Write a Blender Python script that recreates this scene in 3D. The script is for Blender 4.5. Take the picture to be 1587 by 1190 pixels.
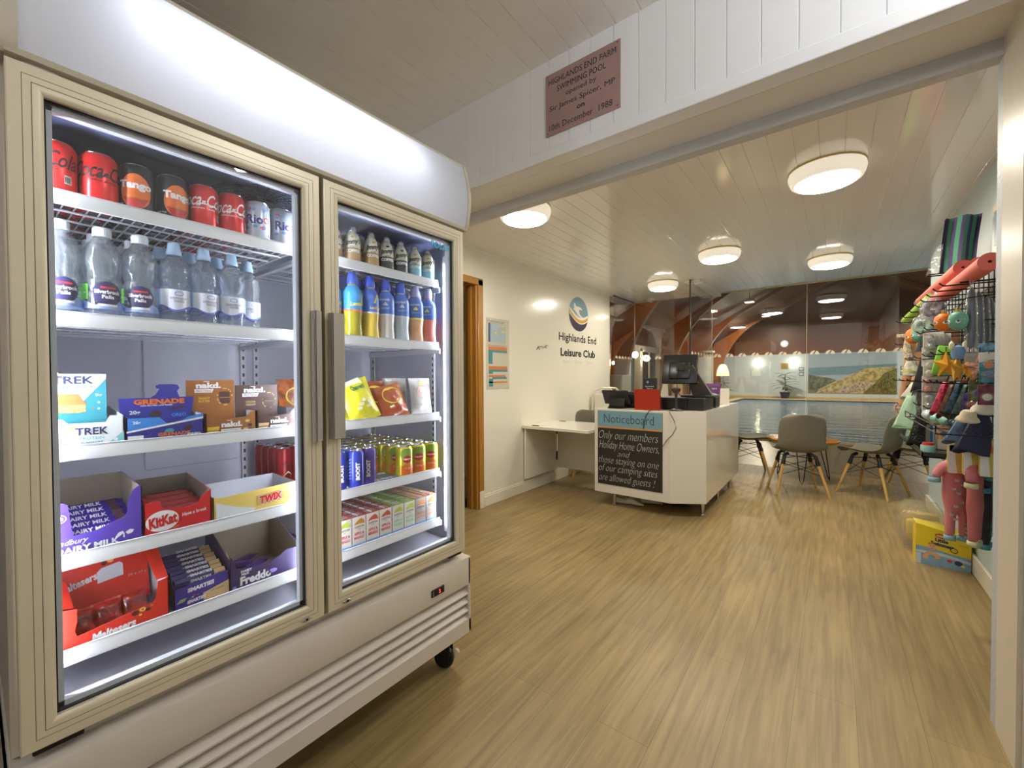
import bpy, bmesh, math, random
from mathutils import Vector, Matrix, Euler
from mathutils.geometry import tessellate_polygon
random.seed(7)
PI = math.pi
SC = bpy.context.scene
COL = SC.collection
for o in list(bpy.data.objects):
    bpy.data.objects.remove(o)

# ---------------------------------------------------------------- camera
F_PX = 648.8
YAW, PITCH, ROLL = math.radians(37.53), math.radians(0.894), math.radians(0.286)
fw = Vector((-math.sin(YAW) * math.cos(PITCH), math.cos(YAW) * math.cos(PITCH), -math.sin(PITCH)))
rt = Vector((math.cos(YAW), math.sin(YAW), 0))
dn = fw.cross(rt)
r2 = rt * math.cos(ROLL) + dn * math.sin(ROLL)
d2 = -rt * math.sin(ROLL) + dn * math.cos(ROLL)
cam_data = bpy.data.cameras.new('camera')
cam = bpy.data.objects.new('camera', cam_data)
COL.objects.link(cam)
M = Matrix.Identity(4)
for i in range(3):
    M[i][0], M[i][1], M[i][2] = r2[i], -d2[i], -fw[i]
M.translation = Vector((0, 0, 1.2))
cam.matrix_world = M
cam_data.sensor_width = 36.0
cam_data.lens = 36.0 * F_PX / 1587.0
cam_data.clip_start = 0.02
cam_data.clip_end = 200
SC.camera = cam

# ---------------------------------------------------------------- world, view, light
SC.view_settings.view_transform = 'Standard'
SC.view_settings.look = 'None'
SC.view_settings.gamma = 1.0
SC.view_settings.exposure = 0.0
SC.view_settings.use_curve_mapping = False
W = bpy.data.worlds.new('world')
SC.world = W
W.use_nodes = True
W.node_tree.nodes['Background'].inputs[0].default_value = (0.75, 0.8, 0.9, 1)
W.node_tree.nodes['Background'].inputs[1].default_value = 0.15
cy = SC.cycles
cy.use_denoising = True
cy.max_bounces = 9
cy.diffuse_bounces = 4
cy.glossy_bounces = 4
cy.transmission_bounces = 6
cy.transparent_max_bounces = 28
cy.sample_clamp_indirect = 4.0
cy.sample_clamp_direct = 0.0
cy.caustics_reflective = False
cy.caustics_refractive = False
cy.blur_glossy = 0.5

LAMP_E = 84.0          # strength of the round ceiling lamps
NEAR_E = 62.0           # unseen lamps added to light the near lobby
SIGN_W = 0.5           # tubes inside the fridge sign (W)
LED_E = 70.0           # fridge led strips
HALL_W = 150.0         # floodlights added to light the pool hall (W)


def lin(c):
    c = c / 255.0
    return c / 12.92 if c <= 0.04045 else ((c + 0.055) / 1.055) ** 2.4


def C(r, g, b, a=1):
    return (lin(r), lin(g), lin(b), a)


# ---------------------------------------------------------------- materials
MATS = {}
PALETTE = {'print_lilac': C(160, 140, 225), 'print_yellow': C(250, 214, 60), 'print_gold': C(200, 150, 40), 'print_green': C(80, 150, 80), 'print_red': C(190, 45, 30),
           'print_chocolate': C(72, 42, 34), 'print_sky': C(60, 140, 225), 'print_tan': C(222, 190, 140), 'print_brown': C(60, 42, 36), 'print_caramel': C(196, 135, 78),
           'print_teal': C(70, 165, 180), 'print_nut': C(215, 190, 110), 'print_lemon': C(240, 225, 70), 'print_pale_yellow': C(240, 242, 200), 'print_rust': C(170, 70, 30),
           'label_red': C(215, 60, 60)}


def mat(name, col=None, rough=0.5, metal=0.0, spec=0.5, noise=0.04, nscale=30, bump=0.0, emit=None, estr=1.0,
        coat=0.0, stretch=None, alpha=None):
    """Principled material with a little procedural tone variation and optional bump."""
    if name in MATS:
        return MATS[name]
    if col is None:
        col, rough = PALETTE[name], 0.4
    m = bpy.data.materials.new(name)
    m.use_nodes = True
    nt = m.node_tree
    b = nt.nodes['Principled BSDF']
    b.inputs['Roughness'].default_value = rough
    b.inputs['Metallic'].default_value = metal
    b.inputs['Specular IOR Level'].default_value = spec
    b.inputs['Coat Weight'].default_value = coat
    b.inputs['Coat Roughness'].default_value = 0.08
    tc = nt.nodes.new('ShaderNodeTexCoord')
    src = tc.outputs['Object']
    if stretch:
        mp = nt.nodes.new('ShaderNodeMapping')
        mp.inputs['Scale'].default_value = stretch
        nt.links.new(src, mp.inputs[0])
        src = mp.outputs[0]
    nz = nt.nodes.new('ShaderNodeTexNoise')
    nz.inputs['Scale'].default_value = nscale
    nz.inputs['Detail'].default_value = 3
    nt.links.new(src, nz.inputs['Vector'])
    mx = nt.nodes.new('ShaderNodeMix')
    mx.data_type = 'RGBA'
    c = Vector(col[:3])
    mx.inputs['A'].default_value = (*(c * (1 - noise)), 1)
    mx.inputs['B'].default_value = (*[min(1, v * (1 + noise)) for v in c], 1)
    if noise >= 0.3:
        mr = nt.nodes.new('ShaderNodeMapRange')
        mr.inputs['From Min'].default_value = 0.38
        mr.inputs['From Max'].default_value = 0.62
        nt.links.new(nz.outputs['Fac'], mr.inputs['Value'])
        nt.links.new(mr.outputs['Result'], mx.inputs['Factor'])
    else:
        nt.links.new(nz.outputs['Fac'], mx.inputs['Factor'])
    nt.links.new(mx.outputs['Result'], b.inputs['Base Color'])
    if bump:
        bp = nt.nodes.new('ShaderNodeBump')
        bp.inputs['Strength'].default_value = bump
        bp.inputs['Distance'].default_value = 0.01
        nt.links.new(nz.outputs['Fac'], bp.inputs['Height'])
        nt.links.new(bp.outputs['Normal'], b.inputs['Normal'])
    if emit:
        b.inputs['Emission Color'].default_value = emit
        b.inputs['Emission Strength'].default_value = estr
    if alpha is not None:
        b.inputs['Alpha'].default_value = alpha
    MATS[name] = m
    return m


def clear_mat(name, tint, gloss=1.0, rough=0.02, ior=1.45, body=0.0, bodycol=(1, 1, 1, 1), bump=0.0, bscale=20):
    """Thin clear sheet: transparent tint, fresnel gloss, and a little diffuse body."""
    if name in MATS:
        return MATS[name]
    m = bpy.data.materials.new(name)
    m.use_nodes = True
    nt = m.node_tree
    nt.nodes.remove(nt.nodes['Principled BSDF'])
    out = nt.nodes['Material Output']
    tr = nt.nodes.new('ShaderNodeBsdfTransparent')
    tr.inputs[0].default_value = tint
    gl = nt.nodes.new('ShaderNodeBsdfGlossy')
    gl.inputs['Roughness'].default_value = rough
    gl.inputs[0].default_value = (gloss, gloss, gloss, 1)
    fr = nt.nodes.new('ShaderNodeFresnel')
    ge = nt.nodes.new('ShaderNodeNewGeometry')
    io = nt.nodes.new('ShaderNodeMapRange')          # same reflectance from both sides of the thin sheet
    io.inputs['To Min'].default_value = ior
    io.inputs['To Max'].default_value = 1.0 / ior
    nt.links.new(ge.outputs['Backfacing'], io.inputs['Value'])
    nt.links.new(io.outputs['Result'], fr.inputs[0])
    m1 = nt.nodes.new('ShaderNodeMixShader')
    nt.links.new(fr.outputs[0], m1.inputs[0])
    last = tr.outputs[0]
    if body:
        df = nt.nodes.new('ShaderNodeBsdfDiffuse')
        df.inputs[0].default_value = bodycol
        m0 = nt.nodes.new('ShaderNodeMixShader')
        m0.inputs[0].default_value = body
        nt.links.new(tr.outputs[0], m0.inputs[1])
        nt.links.new(df.outputs[0], m0.inputs[2])
        last = m0.outputs[0]
    nt.links.new(last, m1.inputs[1])
    nt.links.new(gl.outputs[0], m1.inputs[2])
    if bump:
        nz = nt.nodes.new('ShaderNodeTexNoise')
        nz.inputs['Scale'].default_value = bscale
        tc = nt.nodes.new('ShaderNodeTexCoord')
        nt.links.new(tc.outputs['Object'], nz.inputs['Vector'])
        bp = nt.nodes.new('ShaderNodeBump')
        bp.inputs['Strength'].default_value = bump
        bp.inputs['Distance'].default_value = 0.02
        nt.links.new(nz.outputs['Fac'], bp.inputs['Height'])
        nt.links.new(bp.outputs[0], gl.inputs['Normal'])
        nt.links.new(bp.outputs[0], fr.inputs['Normal'])
    nt.links.new(m1.outputs[0], out.inputs[0])
    MATS[name] = m
    return m


def glow(name, col, strength):
    if name in MATS:
        return MATS[name]
    m = bpy.data.materials.new(name)
    m.use_nodes = True
    nt = m.node_tree
    nt.nodes.remove(nt.nodes['Principled BSDF'])
    e = nt.nodes.new('ShaderNodeEmission')
    e.inputs[0].default_value = col
    e.inputs[1].default_value = strength
    nt.links.new(e.outputs[0], nt.nodes['Material Output'].inputs[0])
    MATS[name] = m
    return m


# ---------------------------------------------------------------- mesh builder
_TXT = {}


def text_tris(s, shear=0.0, bold=0.0, res=3):
    key = (s, shear, bold, res)
    if key in _TXT:
        return _TXT[key]
    cu = bpy.data.curves.new('txt', 'FONT')
    cu.body = s
    cu.shear = shear
    cu.offset = bold
    cu.resolution_u = res
    ob = bpy.data.objects.new('txt', cu)
    me = bpy.data.meshes.new_from_object(ob)
    me.calc_loop_triangles()
    vs = [(v.co.x, v.co.y) for v in me.vertices]
    ts = [tuple(t.vertices) for t in me.loop_triangles]
    bpy.data.objects.remove(ob)
    bpy.data.curves.remove(cu)
    bpy.data.meshes.remove(me)
    x0 = min(v[0] for v in vs); x1 = max(v[0] for v in vs)
    y0 = min(v[1] for v in vs); y1 = max(v[1] for v in vs)
    vs = [(a - x0, b - y0) for a, b in vs]
    _TXT[key] = (vs, ts, x1 - x0, y1 - y0)
    return _TXT[key]


def plane(O, U, V, off=0.0008):
    """Surface map: (u, v) in metres on a flat face, lifted by off along U x V."""
    O, U, V = Vector(O), Vector(U).normalized(), Vector(V).normalized()
    N = U.cross(V)
    return lambda u, v, o=off: O + U * u + V * v + N * o


def wrap(cx, cy_, R, ang=0.0, z0=0.0, off=0.0006):
    """Surface map: text wrapped round an upright cylinder, u is arc length."""
    def f(u, v, o=off):
        a = ang + u / R
        return Vector((cx + (R + o) * math.cos(a), cy_ + (R + o) * math.sin(a), z0 + v))
    f.curved = True
    return f


def split_tris(P, T, du):
    """Split triangles until none is wider than du, so that print can follow a curved face."""
    k = 0
    while k < len(T) and len(T) < 6000:
        t = T[k]
        L, i = max((abs(P[t[i]][0] - P[t[(i + 1) % 3]][0]), i) for i in range(3))
        if L > du:
            a, b, c = t[i], t[(i + 1) % 3], t[(i + 2) % 3]
            P.append(((P[a][0] + P[b][0]) / 2, (P[a][1] + P[b][1]) / 2))
            q = len(P) - 1
            T[k] = (a, q, c)
            T.append((q, b, c))
        else:
            k += 1
    return T


class MB:
    def __init__(s):
        s.v = []; s.f = []; s.m = []; s.s = []; s.mats = []

    def mi(s, m):
        if m not in s.mats:
            s.mats.append(m)
        return s.mats.index(m)

    def add(s, vs, fs, m, smooth=False, T=None):
        n = len(s.v)
        k = s.mi(m)
        if T is not None:
            vs = [T @ Vector(v) for v in vs]
        s.v += [tuple(v) for v in vs]
        for f in fs:
            s.f.append(tuple(i + n for i in f)); s.m.append(k); s.s.append(smooth)
        return s

    def box(s, x0, x1, y0, y1, z0, z1, m, bev=0.0, T=None, seg=1):
        if bev <= 0:
            vs = [(x, y, z) for x in (x0, x1) for y in (y0, y1) for z in (z0, z1)]
            fs = [(0, 1, 3, 2), (4, 6, 7, 5), (0, 4, 5, 1), (2, 3, 7, 6), (0, 2, 6, 4), (1, 5, 7, 3)]
            return s.add(vs, fs, m, False, T)
        bm = bmesh.new()
        bmesh.ops.create_cube(bm, size=1)
        for v in bm.verts:
            v.co = Vector(((x0 + x1) / 2 + v.co.x * (x1 - x0), (y0 + y1) / 2 + v.co.y * (y1 - y0), (z0 + z1) / 2 + v.co.z * (z1 - z0)))
        bmesh.ops.bevel(bm, geom=bm.edges[:], offset=bev, segments=seg, affect='EDGES', profile=0.5)
        bm.verts.index_update()
        s.add([v.co.copy() for v in bm.verts], [[v.index for v in f.verts] for f in bm.faces], m, seg > 1, T)
        bm.free()
        return s

    def lathe(s, prof, m, c=(0, 0, 0), n=20, T=None, smooth=True, arc=None):
        """prof: list of (r, z) or (r, z, material for the band up to the next point)."""
        cx, cy_, cz = c
        for i in range(len(prof) - 1):
            r0, z0 = prof[i][:2]; r1, z1 = prof[i + 1][:2]
            mm = prof[i][2] if len(prof[i]) > 2 and prof[i][2] else m
            vs = []; fs = []
            for k in range(n):
                a = 2 * PI * k / n
                vs.append((cx + r0 * math.cos(a), cy_ + r0 * math.sin(a), cz + z0))
            if r1 > 1e-6 and r0 > 1e-6:
                for k in range(n):
                    a = 2 * PI * k / n
                    vs.append((cx + r1 * math.cos(a), cy_ + r1 * math.sin(a), cz + z1))
                fs = [(k, (k + 1) % n, n + (k + 1) % n, n + k) for k in range(n)]
            elif r0 > 1e-6:
                vs.append((cx, cy_, cz + z1)); fs = [(k, (k + 1) % n, n) for k in range(n)]
            else:
                vs = [(cx, cy_, cz + z0)]
                for k in range(n):
                    a = 2 * PI * k / n
                    vs.append((cx + r1 * math.cos(a), cy_ + r1 * math.sin(a), cz + z1))
                fs = [(0, 1 + (k + 1) % n, 1 + k) for k in range(n)]
            s.add(vs, fs, mm, smooth, T)
        return s

    def tube(s, pts, r, m, n=8, caps=True, r1=None, closed=False):
        """Round bar along points; r may taper to r1."""
        P = [Vector(p) for p in pts]
        N = len(P)
        vs = []; fs = []
        up = None
        for i, p in enumerate(P):
            if closed:
                d = (P[(i + 1) % N] - P[i - 1]).normalized()
            else:
                d = (P[min(i + 1, N - 1)] - P[max(i - 1, 0)]).normalized()
            if up is None:
                up = Vector((0, 0, 1)) if abs(d.z) < 0.9 else Vector((1, 0, 0))
            a = d.cross(up).normalized()
            b = d.cross(a).normalized()
            up = -b if False else up
            rr = r if r1 is None else r + (r1 - r) * i / max(1, N - 1)
            for k in range(n):
                t = 2 * PI * k / n
                vs.append(p + a * (rr * math.cos(t)) + b * (rr * math.sin(t)))
        R = N if closed else N - 1
        for i in range(R):
            j = (i + 1) % N
            for k in range(n):
                fs.append((i * n + k, i * n + (k + 1) % n, j * n + (k + 1) % n, j * n + k))
        if caps and not closed:
            fs.append(tuple(range(n))[::-1]); fs.append(tuple((N - 1) * n + k for k in range(n)))
        return s.add(vs, fs, m, True)

    def prism(s, poly, axis, a0, a1, m, smooth=False, T=None):
        """Outline extruded along an axis. poly gives the other two coordinates in xyz order."""
        n = len(poly)

        def P(p, a):
            return {'X': (a, p[0], p[1]), 'Y': (p[0], a, p[1]), 'Z': (p[0], p[1], a)}[axis]
        vs = [P(p, a0) for p in poly] + [P(p, a1) for p in poly]
        tr = tessellate_polygon([[Vector((p[0], p[1], 0)) for p in poly]])
        fs = [tuple(t) for t in tr] + [tuple(i + n for i in reversed(t)) for t in tr]
        s.add(vs, fs, m, False, T)
        fs = [(i, (i + 1) % n, n + (i + 1) % n, n + i) for i in range(n)]
        return s.add(vs, fs, m, smooth, T)

    def patch(s, poly, surf, m, off=None, du=None):
        """Flat or wrapped printed shape."""
        P = poly
        if du:
            Q = []
            for i in range(len(P)):
                a, b = P[i], P[(i + 1) % len(P)]
                k = max(1, int(abs(b[0] - a[0]) / du) + 1)
                Q += [(a[0] + (b[0] - a[0]) * j / k, a[1] + (b[1] - a[1]) * j / k) for j in range(k)]
            P = Q
        tr = tessellate_polygon([[Vector((p[0], p[1], 0)) for p in P]])
        f = (lambda p: surf(p[0], p[1])) if off is None else (lambda p: surf(p[0], p[1], off))
        tr = [tuple(t) for t in tr]
        P = [(p[0], p[1]) for p in P]
        if getattr(surf, 'curved', False):
            tr = split_tris(P, tr, 0.006)
        vs = [f(p) for p in P]
        fs = []
        for t in tr:
            a, b, c = [Vector((P[i][0], P[i][1])) for i in t]
            if (b - a).cross(c - a) < 0:
                t = (t[0], t[2], t[1])
            fs.append(tuple(t))
        return s.add(vs, fs, m)

    def rect(s, u0, u1, v0, v1, surf, m, off=None, nu=1):
        f = (lambda a, b: surf(a, b)) if off is None else (lambda a, b: surf(a, b, off))
        vs = []
        for i in range(nu + 1):
            u = u0 + (u1 - u0) * i / nu
            vs += [f(u, v0), f(u, v1)]
        return s.add(vs, [(2 * i, 2 * i + 2, 2 * i + 3, 2 * i + 1) for i in range(nu)], m)

    def ell(s, cu, cv, a, b, surf, m, off=None, n=24, t0=0, t1=2 * PI):
        return s.patch([(cu + a * math.cos(t0 + (t1 - t0) * k / n), cv + b * math.sin(t0 + (t1 - t0) * k / n)) for k in range(n + (0 if t1 - t0 > 6.28 else 1))], surf, m, off)

    def text(s, txt, surf, u, v, m, w=None, h=None, shear=0.0, bold=0.0, align='C', off=None, rot=0.0, du=None, res=2, clip=None):
        """Lettering whose bounding box is fitted to w x h around (u, v)."""
        vs, ts, W0, H0 = text_tris(txt, shear, bold, res)
        sx = w / W0 if w else None
        sy = h / H0 if h else None
        sx = sx or sy
        sy = sy or sx
        ox = {'C': -W0 * sx / 2, 'L': 0, 'R': -W0 * sx}[align]
        oy = -H0 * sy / 2
        P = []
        cr, sr = math.cos(rot), math.sin(rot)
        for a, b in vs:
            x, y = a * sx + ox, b * sy + oy
            P.append((u + x * cr - y * sr, v + x * sr + y * cr))
        T = [tuple(t) for t in ts]
        if du or getattr(surf, 'curved', False):
            T = split_tris(P, T, du or 0.008)
        if clip:
            T = [t for t in T if all(clip[0] <= P[i][0] <= clip[1] for i in t)]
        f = (lambda p: surf(p[0], p[1])) if off is None else (lambda p: surf(p[0], p[1], off))
        return s.add([f(p) for p in P], T, m)

    def build(s, name, parent=None, world=False, shadow=True):
        """Link as one object. world=True: coordinates are world ones even though it has a parent."""
        me = bpy.data.meshes.new(name)
        V = [Vector(v) for v in s.v]
        loc = Vector((0, 0, 0))
        if parent is None:
            xs = [v.x for v in V]; ys = [v.y for v in V]; zs = [v.z for v in V]
            loc = Vector(((min(xs) + max(xs)) / 2, (min(ys) + max(ys)) / 2, min(zs)))
            V = [v - loc for v in V]
        elif world:
            I = chain(parent).inverted()
            V = [I @ v for v in V]
        me.from_pydata([tuple(v) for v in V], [], s.f)
        for m in s.mats:
            me.materials.append(m)
        me.polygons.foreach_set('material_index', s.m)
        me.polygons.foreach_set('use_smooth', s.s)
        bm = bmesh.new()
        bm.from_mesh(me)
        bmesh.ops.remove_doubles(bm, verts=bm.verts[:], dist=1e-5)
        bm.to_mesh(me)
        bm.free()
        me.update()
        me.set_sharp_from_angle(angle=math.radians(38))
        o = bpy.data.objects.new(name, me)
        COL.objects.link(o)
        if parent is None:
            o.location = loc
        else:
            o.parent = parent
        return o


def chain(o):
    m = Matrix.LocRotScale(o.location, o.rotation_euler, o.scale)
    return chain(o.parent) @ m if o.parent else m


def tag(o, label, cat, group=None):
    o['label'] = label
    o['category'] = cat
    if group:
        o['group'] = group
    return o


def thing(name, label, cat, loc=(0, 0, 0), rz=0.0, group=None):
    o = bpy.data.objects.new(name, None)
    o.empty_display_size = 0.1
    COL.objects.link(o)
    o.location = loc
    o.rotation_euler = (0, 0, rz)
    return tag(o, label, cat, group)


def struct(o):
    o['kind'] = 'structure'
    return o


def dup(root, loc, rz=None, label=None, group=None):
    c = root.copy()
    COL.objects.link(c)
    c.location = loc
    if rz is not None:
        c.rotation_euler = (0, 0, rz)
    if label:
        c['label'] = label
    if group:
        c['group'] = group
    for ch in list(root.children):
        d = ch.copy()
        COL.objects.link(d)
        d.parent = c
        for g in ch.children:
            e = g.copy()
            COL.objects.link(e)
            e.parent = d
    return c


def xf(loc=(0, 0, 0), rx=0, ry=0, rz=0, sc=1):
    return Matrix.Translation(loc) @ Euler((rx, ry, rz)).to_matrix().to_4x4() @ Matrix.Scale(sc, 4)
# ================================================================ shared materials
WHITE = mat('white_paint', C(232, 230, 224), 0.35, noise=0.015, nscale=6)
WHITE_G = mat('white_laminate', C(232, 228, 215), 0.22, noise=0.012, nscale=3, coat=0.3)
PVC = mat('white_pvc_cladding', C(250, 248, 244), 0.11, spec=0.9, noise=0.02, nscale=4, bump=0.06)
TIMB = mat('white_boards', C(240, 240, 240), 0.45, noise=0.015, nscale=5)
CEILN = mat('ceiling_boards', C(247, 245, 242), 0.4, noise=0.02, nscale=5)
SKIRT = mat('skirting_white', C(228, 222, 205), 0.35)
PALEBLUE = mat('pale_blue_wall', C(186, 203, 205), 0.5, noise=0.03, nscale=4)
BLACKP = mat('black_plastic', C(22, 22, 24), 0.35)
BLACKM = mat('black_metal', C(18, 18, 18), 0.4, metal=0.3)
CHROME = mat('brushed_steel', C(200, 200, 200), 0.25, metal=1.0)
ALU = mat('champagne_aluminium', C(222, 211, 184), 0.38, metal=0.25, noise=0.02, nscale=10)
GASKET = mat('dark_groove', C(95, 85, 70), 0.7)
DGAS = mat('black_gasket', C(30, 30, 32), 0.7)
FRWHITE = mat('fridge_white', C(214, 204, 190), 0.3, noise=0.01)
FRIN = mat('fridge_liner', C(196, 197, 212), 0.35, noise=0.02, nscale=8)
WIREW = mat('white_wire', C(222, 226, 235), 0.35)
PINE = mat('varnished_pine', C(168, 118, 48), 0.3, noise=0.25, nscale=6, stretch=(8, 8, 0.6))
OAK = mat('pale_beech', C(205, 165, 95), 0.4, noise=0.1, nscale=10, stretch=(4, 4, 0.6))


def wood_floor():
    m = bpy.data.materials.new('oak_plank_floor')
    m.use_nodes = True
    nt = m.node_tree
    b = nt.nodes['Principled BSDF']
    b.inputs['Roughness'].default_value = 0.42
    tc = nt.nodes.new('ShaderNodeTexCoord')
    mp = nt.nodes.new('ShaderNodeMapping')
    mp.inputs['Rotation'].default_value = (0, 0, PI / 2)
    nt.links.new(tc.outputs['Object'], mp.inputs[0])
    br = nt.nodes.new('ShaderNodeTexBrick')
    br.inputs['Scale'].default_value = 1.0
    br.inputs['Brick Width'].default_value = 1.22
    br.inputs['Row Height'].default_value = 0.18
    br.inputs['Mortar Size'].default_value = 0.0012
    br.inputs['Mortar Smooth'].default_value = 0.3
    br.inputs['Color1'].default_value = C(162, 140, 95)
    br.inputs['Color2'].default_value = C(152, 131, 88)
    br.inputs['Mortar'].default_value = C(128, 109, 72)
    nt.links.new(mp.outputs[0], br.inputs['Vector'])
    m2 = nt.nodes.new('ShaderNodeMapping')
    m2.inputs['Scale'].default_value = (20, 1.1, 1)
    nt.links.new(tc.outputs['Object'], m2.inputs[0])
    n1 = nt.nodes.new('ShaderNodeTexNoise')
    n1.inputs['Scale'].default_value = 2.2
    n1.inputs['Detail'].default_value = 6
    n1.inputs['Distortion'].default_value = 0.5
    nt.links.new(m2.outputs[0], n1.inputs['Vector'])
    n2 = nt.nodes.new('ShaderNodeTexNoise')
    n2.inputs['Scale'].default_value = 1.6
    n2.inputs['Detail'].default_value = 4
    nt.links.new(tc.outputs['Object'], n2.inputs['Vector'])
    cr = nt.nodes.new('ShaderNodeValToRGB')
    cr.color_ramp.elements[0].position = 0.3
    cr.color_ramp.elements[0].color = (0.62, 0.60, 0.56, 1)
    cr.color_ramp.elements[1].position = 0.68
    cr.color_ramp.elements[1].color = (1.14, 1.13, 1.1, 1)
    nt.links.new(n1.outputs['Fac'], cr.inputs[0])
    mu = nt.nodes.new('ShaderNodeMix')
    mu.data_type = 'RGBA'; mu.blend_type = 'MULTIPLY'
    mu.inputs['Factor'].default_value = 0.8
    nt.links.new(br.outputs['Color'], mu.inputs['A'])
    nt.links.new(cr.outputs['Color'], mu.inputs['B'])
    c3 = nt.nodes.new('ShaderNodeValToRGB')
    c3.color_ramp.elements[0].position = 0.35
    c3.color_ramp.elements[0].color = (0.85, 0.85, 0.84, 1)
    c3.color_ramp.elements[1].position = 0.7
    c3.color_ramp.elements[1].color = (1.05, 1.05, 1.05, 1)
    nt.links.new(n2.outputs['Fac'], c3.inputs[0])
    mv = nt.nodes.new('ShaderNodeMix')
    mv.data_type = 'RGBA'; mv.blend_type = 'MULTIPLY'
    mv.inputs['Factor'].default_value = 1
    nt.links.new(mu.outputs['Result'], mv.inputs['A'])
    nt.links.new(c3.outputs['Color'], mv.inputs['B'])
    nt.links.new(mv.outputs['Result'], b.inputs['Base Color'])
    bp = nt.nodes.new('ShaderNodeBump')
    bp.inputs['Strength'].default_value = 0.12
    bp.inputs['Distance'].default_value = 0.004
    nt.links.new(n1.outputs['Fac'], bp.inputs['Height'])
    nt.links.new(bp.outputs[0], b.inputs['Normal'])
    return m


def brick_mat(name, c1, c2, mo, w, h, ms, rot=(PI / 2, 0, PI / 2), rough=0.8):
    m = bpy.data.materials.new(name)
    m.use_nodes = True
    nt = m.node_tree
    b = nt.nodes['Principled BSDF']
    b.inputs['Roughness'].default_value = rough
    tc = nt.nodes.new('ShaderNodeTexCoord')
    sp = nt.nodes.new('ShaderNodeSeparateXYZ')
    nt.links.new(tc.outputs['Object'], sp.inputs[0])
    cb = nt.nodes.new('ShaderNodeCombineXYZ')
    ax = {'x': 'X', 'y': 'Y', 'z': 'Z'}
    nt.links.new(sp.outputs[ax[rot[0]]], cb.inputs[0])
    nt.links.new(sp.outputs[ax[rot[1]]], cb.inputs[1])
    br = nt.nodes.new('ShaderNodeTexBrick')
    br.inputs['Scale'].default_value = 1.0
    br.inputs['Brick Width'].default_value = w
    br.inputs['Row Height'].default_value = h
    br.inputs['Mortar Size'].default_value = ms
    br.inputs['Color1'].default_value = c1
    br.inputs['Color2'].default_value = c2
    br.inputs['Mortar'].default_value = mo
    nt.links.new(cb.outputs[0], br.inputs['Vector'])
    nt.links.new(br.outputs['Color'], b.inputs['Base Color'])
    bp = nt.nodes.new('ShaderNodeBump')
    bp.inputs['Strength'].default_value = 0.5
    bp.inputs['Distance'].default_value = 0.006
    bp.invert = True
    nt.links.new(br.outputs['Fac'], bp.inputs['Height'])
    nt.links.new(bp.outputs[0], b.inputs['Normal'])
    return m


# ================================================================ room shell
XL, XR = -2.565, 0.69          # left and right wall faces
ZC = 2.37                      # reception ceiling
YG = 6.45                      # glass screen line
YH = 1.84                      # face of the boarded header
ZN = 2.82                      # lobby ceiling

b = MB()
b.box(-2.9, 1.6, -2.6, YG + 0.02, -0.08, 0, wood_floor())
struct(b.build('floor'))


def boards(axis_u, u0, u1, other0, other1, level, spacing, m, kind, g=0.004, d=0.003):
    """Sheet of boards with shallow V grooves. kind 'ceil': u = x, runs along y. kind 'wall': u = x, runs along z, at y = level."""
    mb = MB()
    us = []
    u = u0
    while u < u1 - 1e-6:
        e = min(u + spacing, u1)
        us += [(u, 0), (e - g, 0), (e - g / 2, d)]
        u = e
    us.append((u1, 0))
    vs = []
    for a, dd in us:
        if kind == 'ceil':
            vs += [(a, other0, level + dd), (a, other1, level + dd)]
        else:
            vs += [(a, level + dd, other0), (a, level + dd, other1)]
    fs = [(2 * i, 2 * i + 1, 2 * i + 3, 2 * i + 2) for i in range(len(us) - 1)]
    mb.add(vs, fs, m)
    if kind == 'ceil':
        mb.box(u0, u1, other0, other1, level + 0.01, level + 0.06, m)
    else:
        mb.box(u0, u1, level + 0.01, level + 0.06, other0, other1, m)
    return mb


struct(boards('x', XL - 0.2, 1.6, 2.15, YG + 0.06, ZC, 0.104, PVC, 'ceil').build('ceiling'))
struct(boards('x', -2.55 - 0.018, 1.55, -2.5, YH + 0.06, ZN, 0.118, CEILN, 'ceil', g=0.005, d=0.004).build('ceiling'))

# boarded header over the wide opening, its lining and the beam behind
hd = MB()
XO = XL - 0.0
nb = boards('x', -2.463 + 0.0, 1.55, 2.37, ZN, YH, 0.118, TIMB, 'wall', g=0.006, d=0.005)
hd.v, hd.f, hd.m, hd.s, hd.mats = nb.v, nb.f, nb.m, nb.s, nb.mats
hd.box(-2.6, 1.55, YH - 0.004, YH + 0.06, 2.318, 2.372, TIMB, bev=0.003)
hd.prism([(YH - 0.002, 2.318), (YH + 0.03, 2.31), (YH + 0.05, 2.300), (YH + 0.062, 2.303), (YH + 0.075, 2.313), (YH + 0.075, 2.34), (YH, 2.34)], 'X', -2.6, 0.44, TIMB, smooth=True)
hd.box(-2.6, 1.55, YH + 0.07, 2.10, 2.315, 2.9, TIMB)
struct(hd.build('wall_front'))
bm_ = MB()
bm_.box(-2.6, 0.70, 2.10, 2.158, 2.258, 2.42, mat('white_beam_shaded', C(206, 208, 212), 0.5))  # white paint, its grey shade put into the colour
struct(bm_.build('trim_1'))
# right hand jamb of the opening
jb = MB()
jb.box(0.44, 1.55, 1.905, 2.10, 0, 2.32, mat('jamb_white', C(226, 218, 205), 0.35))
jb.box(0.44, 0.70, 2.10, 2.158, 0, 2.30, mat('white_jamb_shaded', C(196, 203, 214), 0.5, bump=0.3, nscale=60))  # blue strip is white paint with its shade put into the colour
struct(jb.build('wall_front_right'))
jf = MB()
jf.box(0.452, 1.55, 1.865, 1.905, 0, 2.32, WHITE, bev=0.004)
jf.box(0.452, 0.53, 1.852, 1.866, 0, 2.32, mat('glossy_architrave', C(222, 214, 214), 0.2), bev=0.004)
struct(jf.build('trim_2'))

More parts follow.
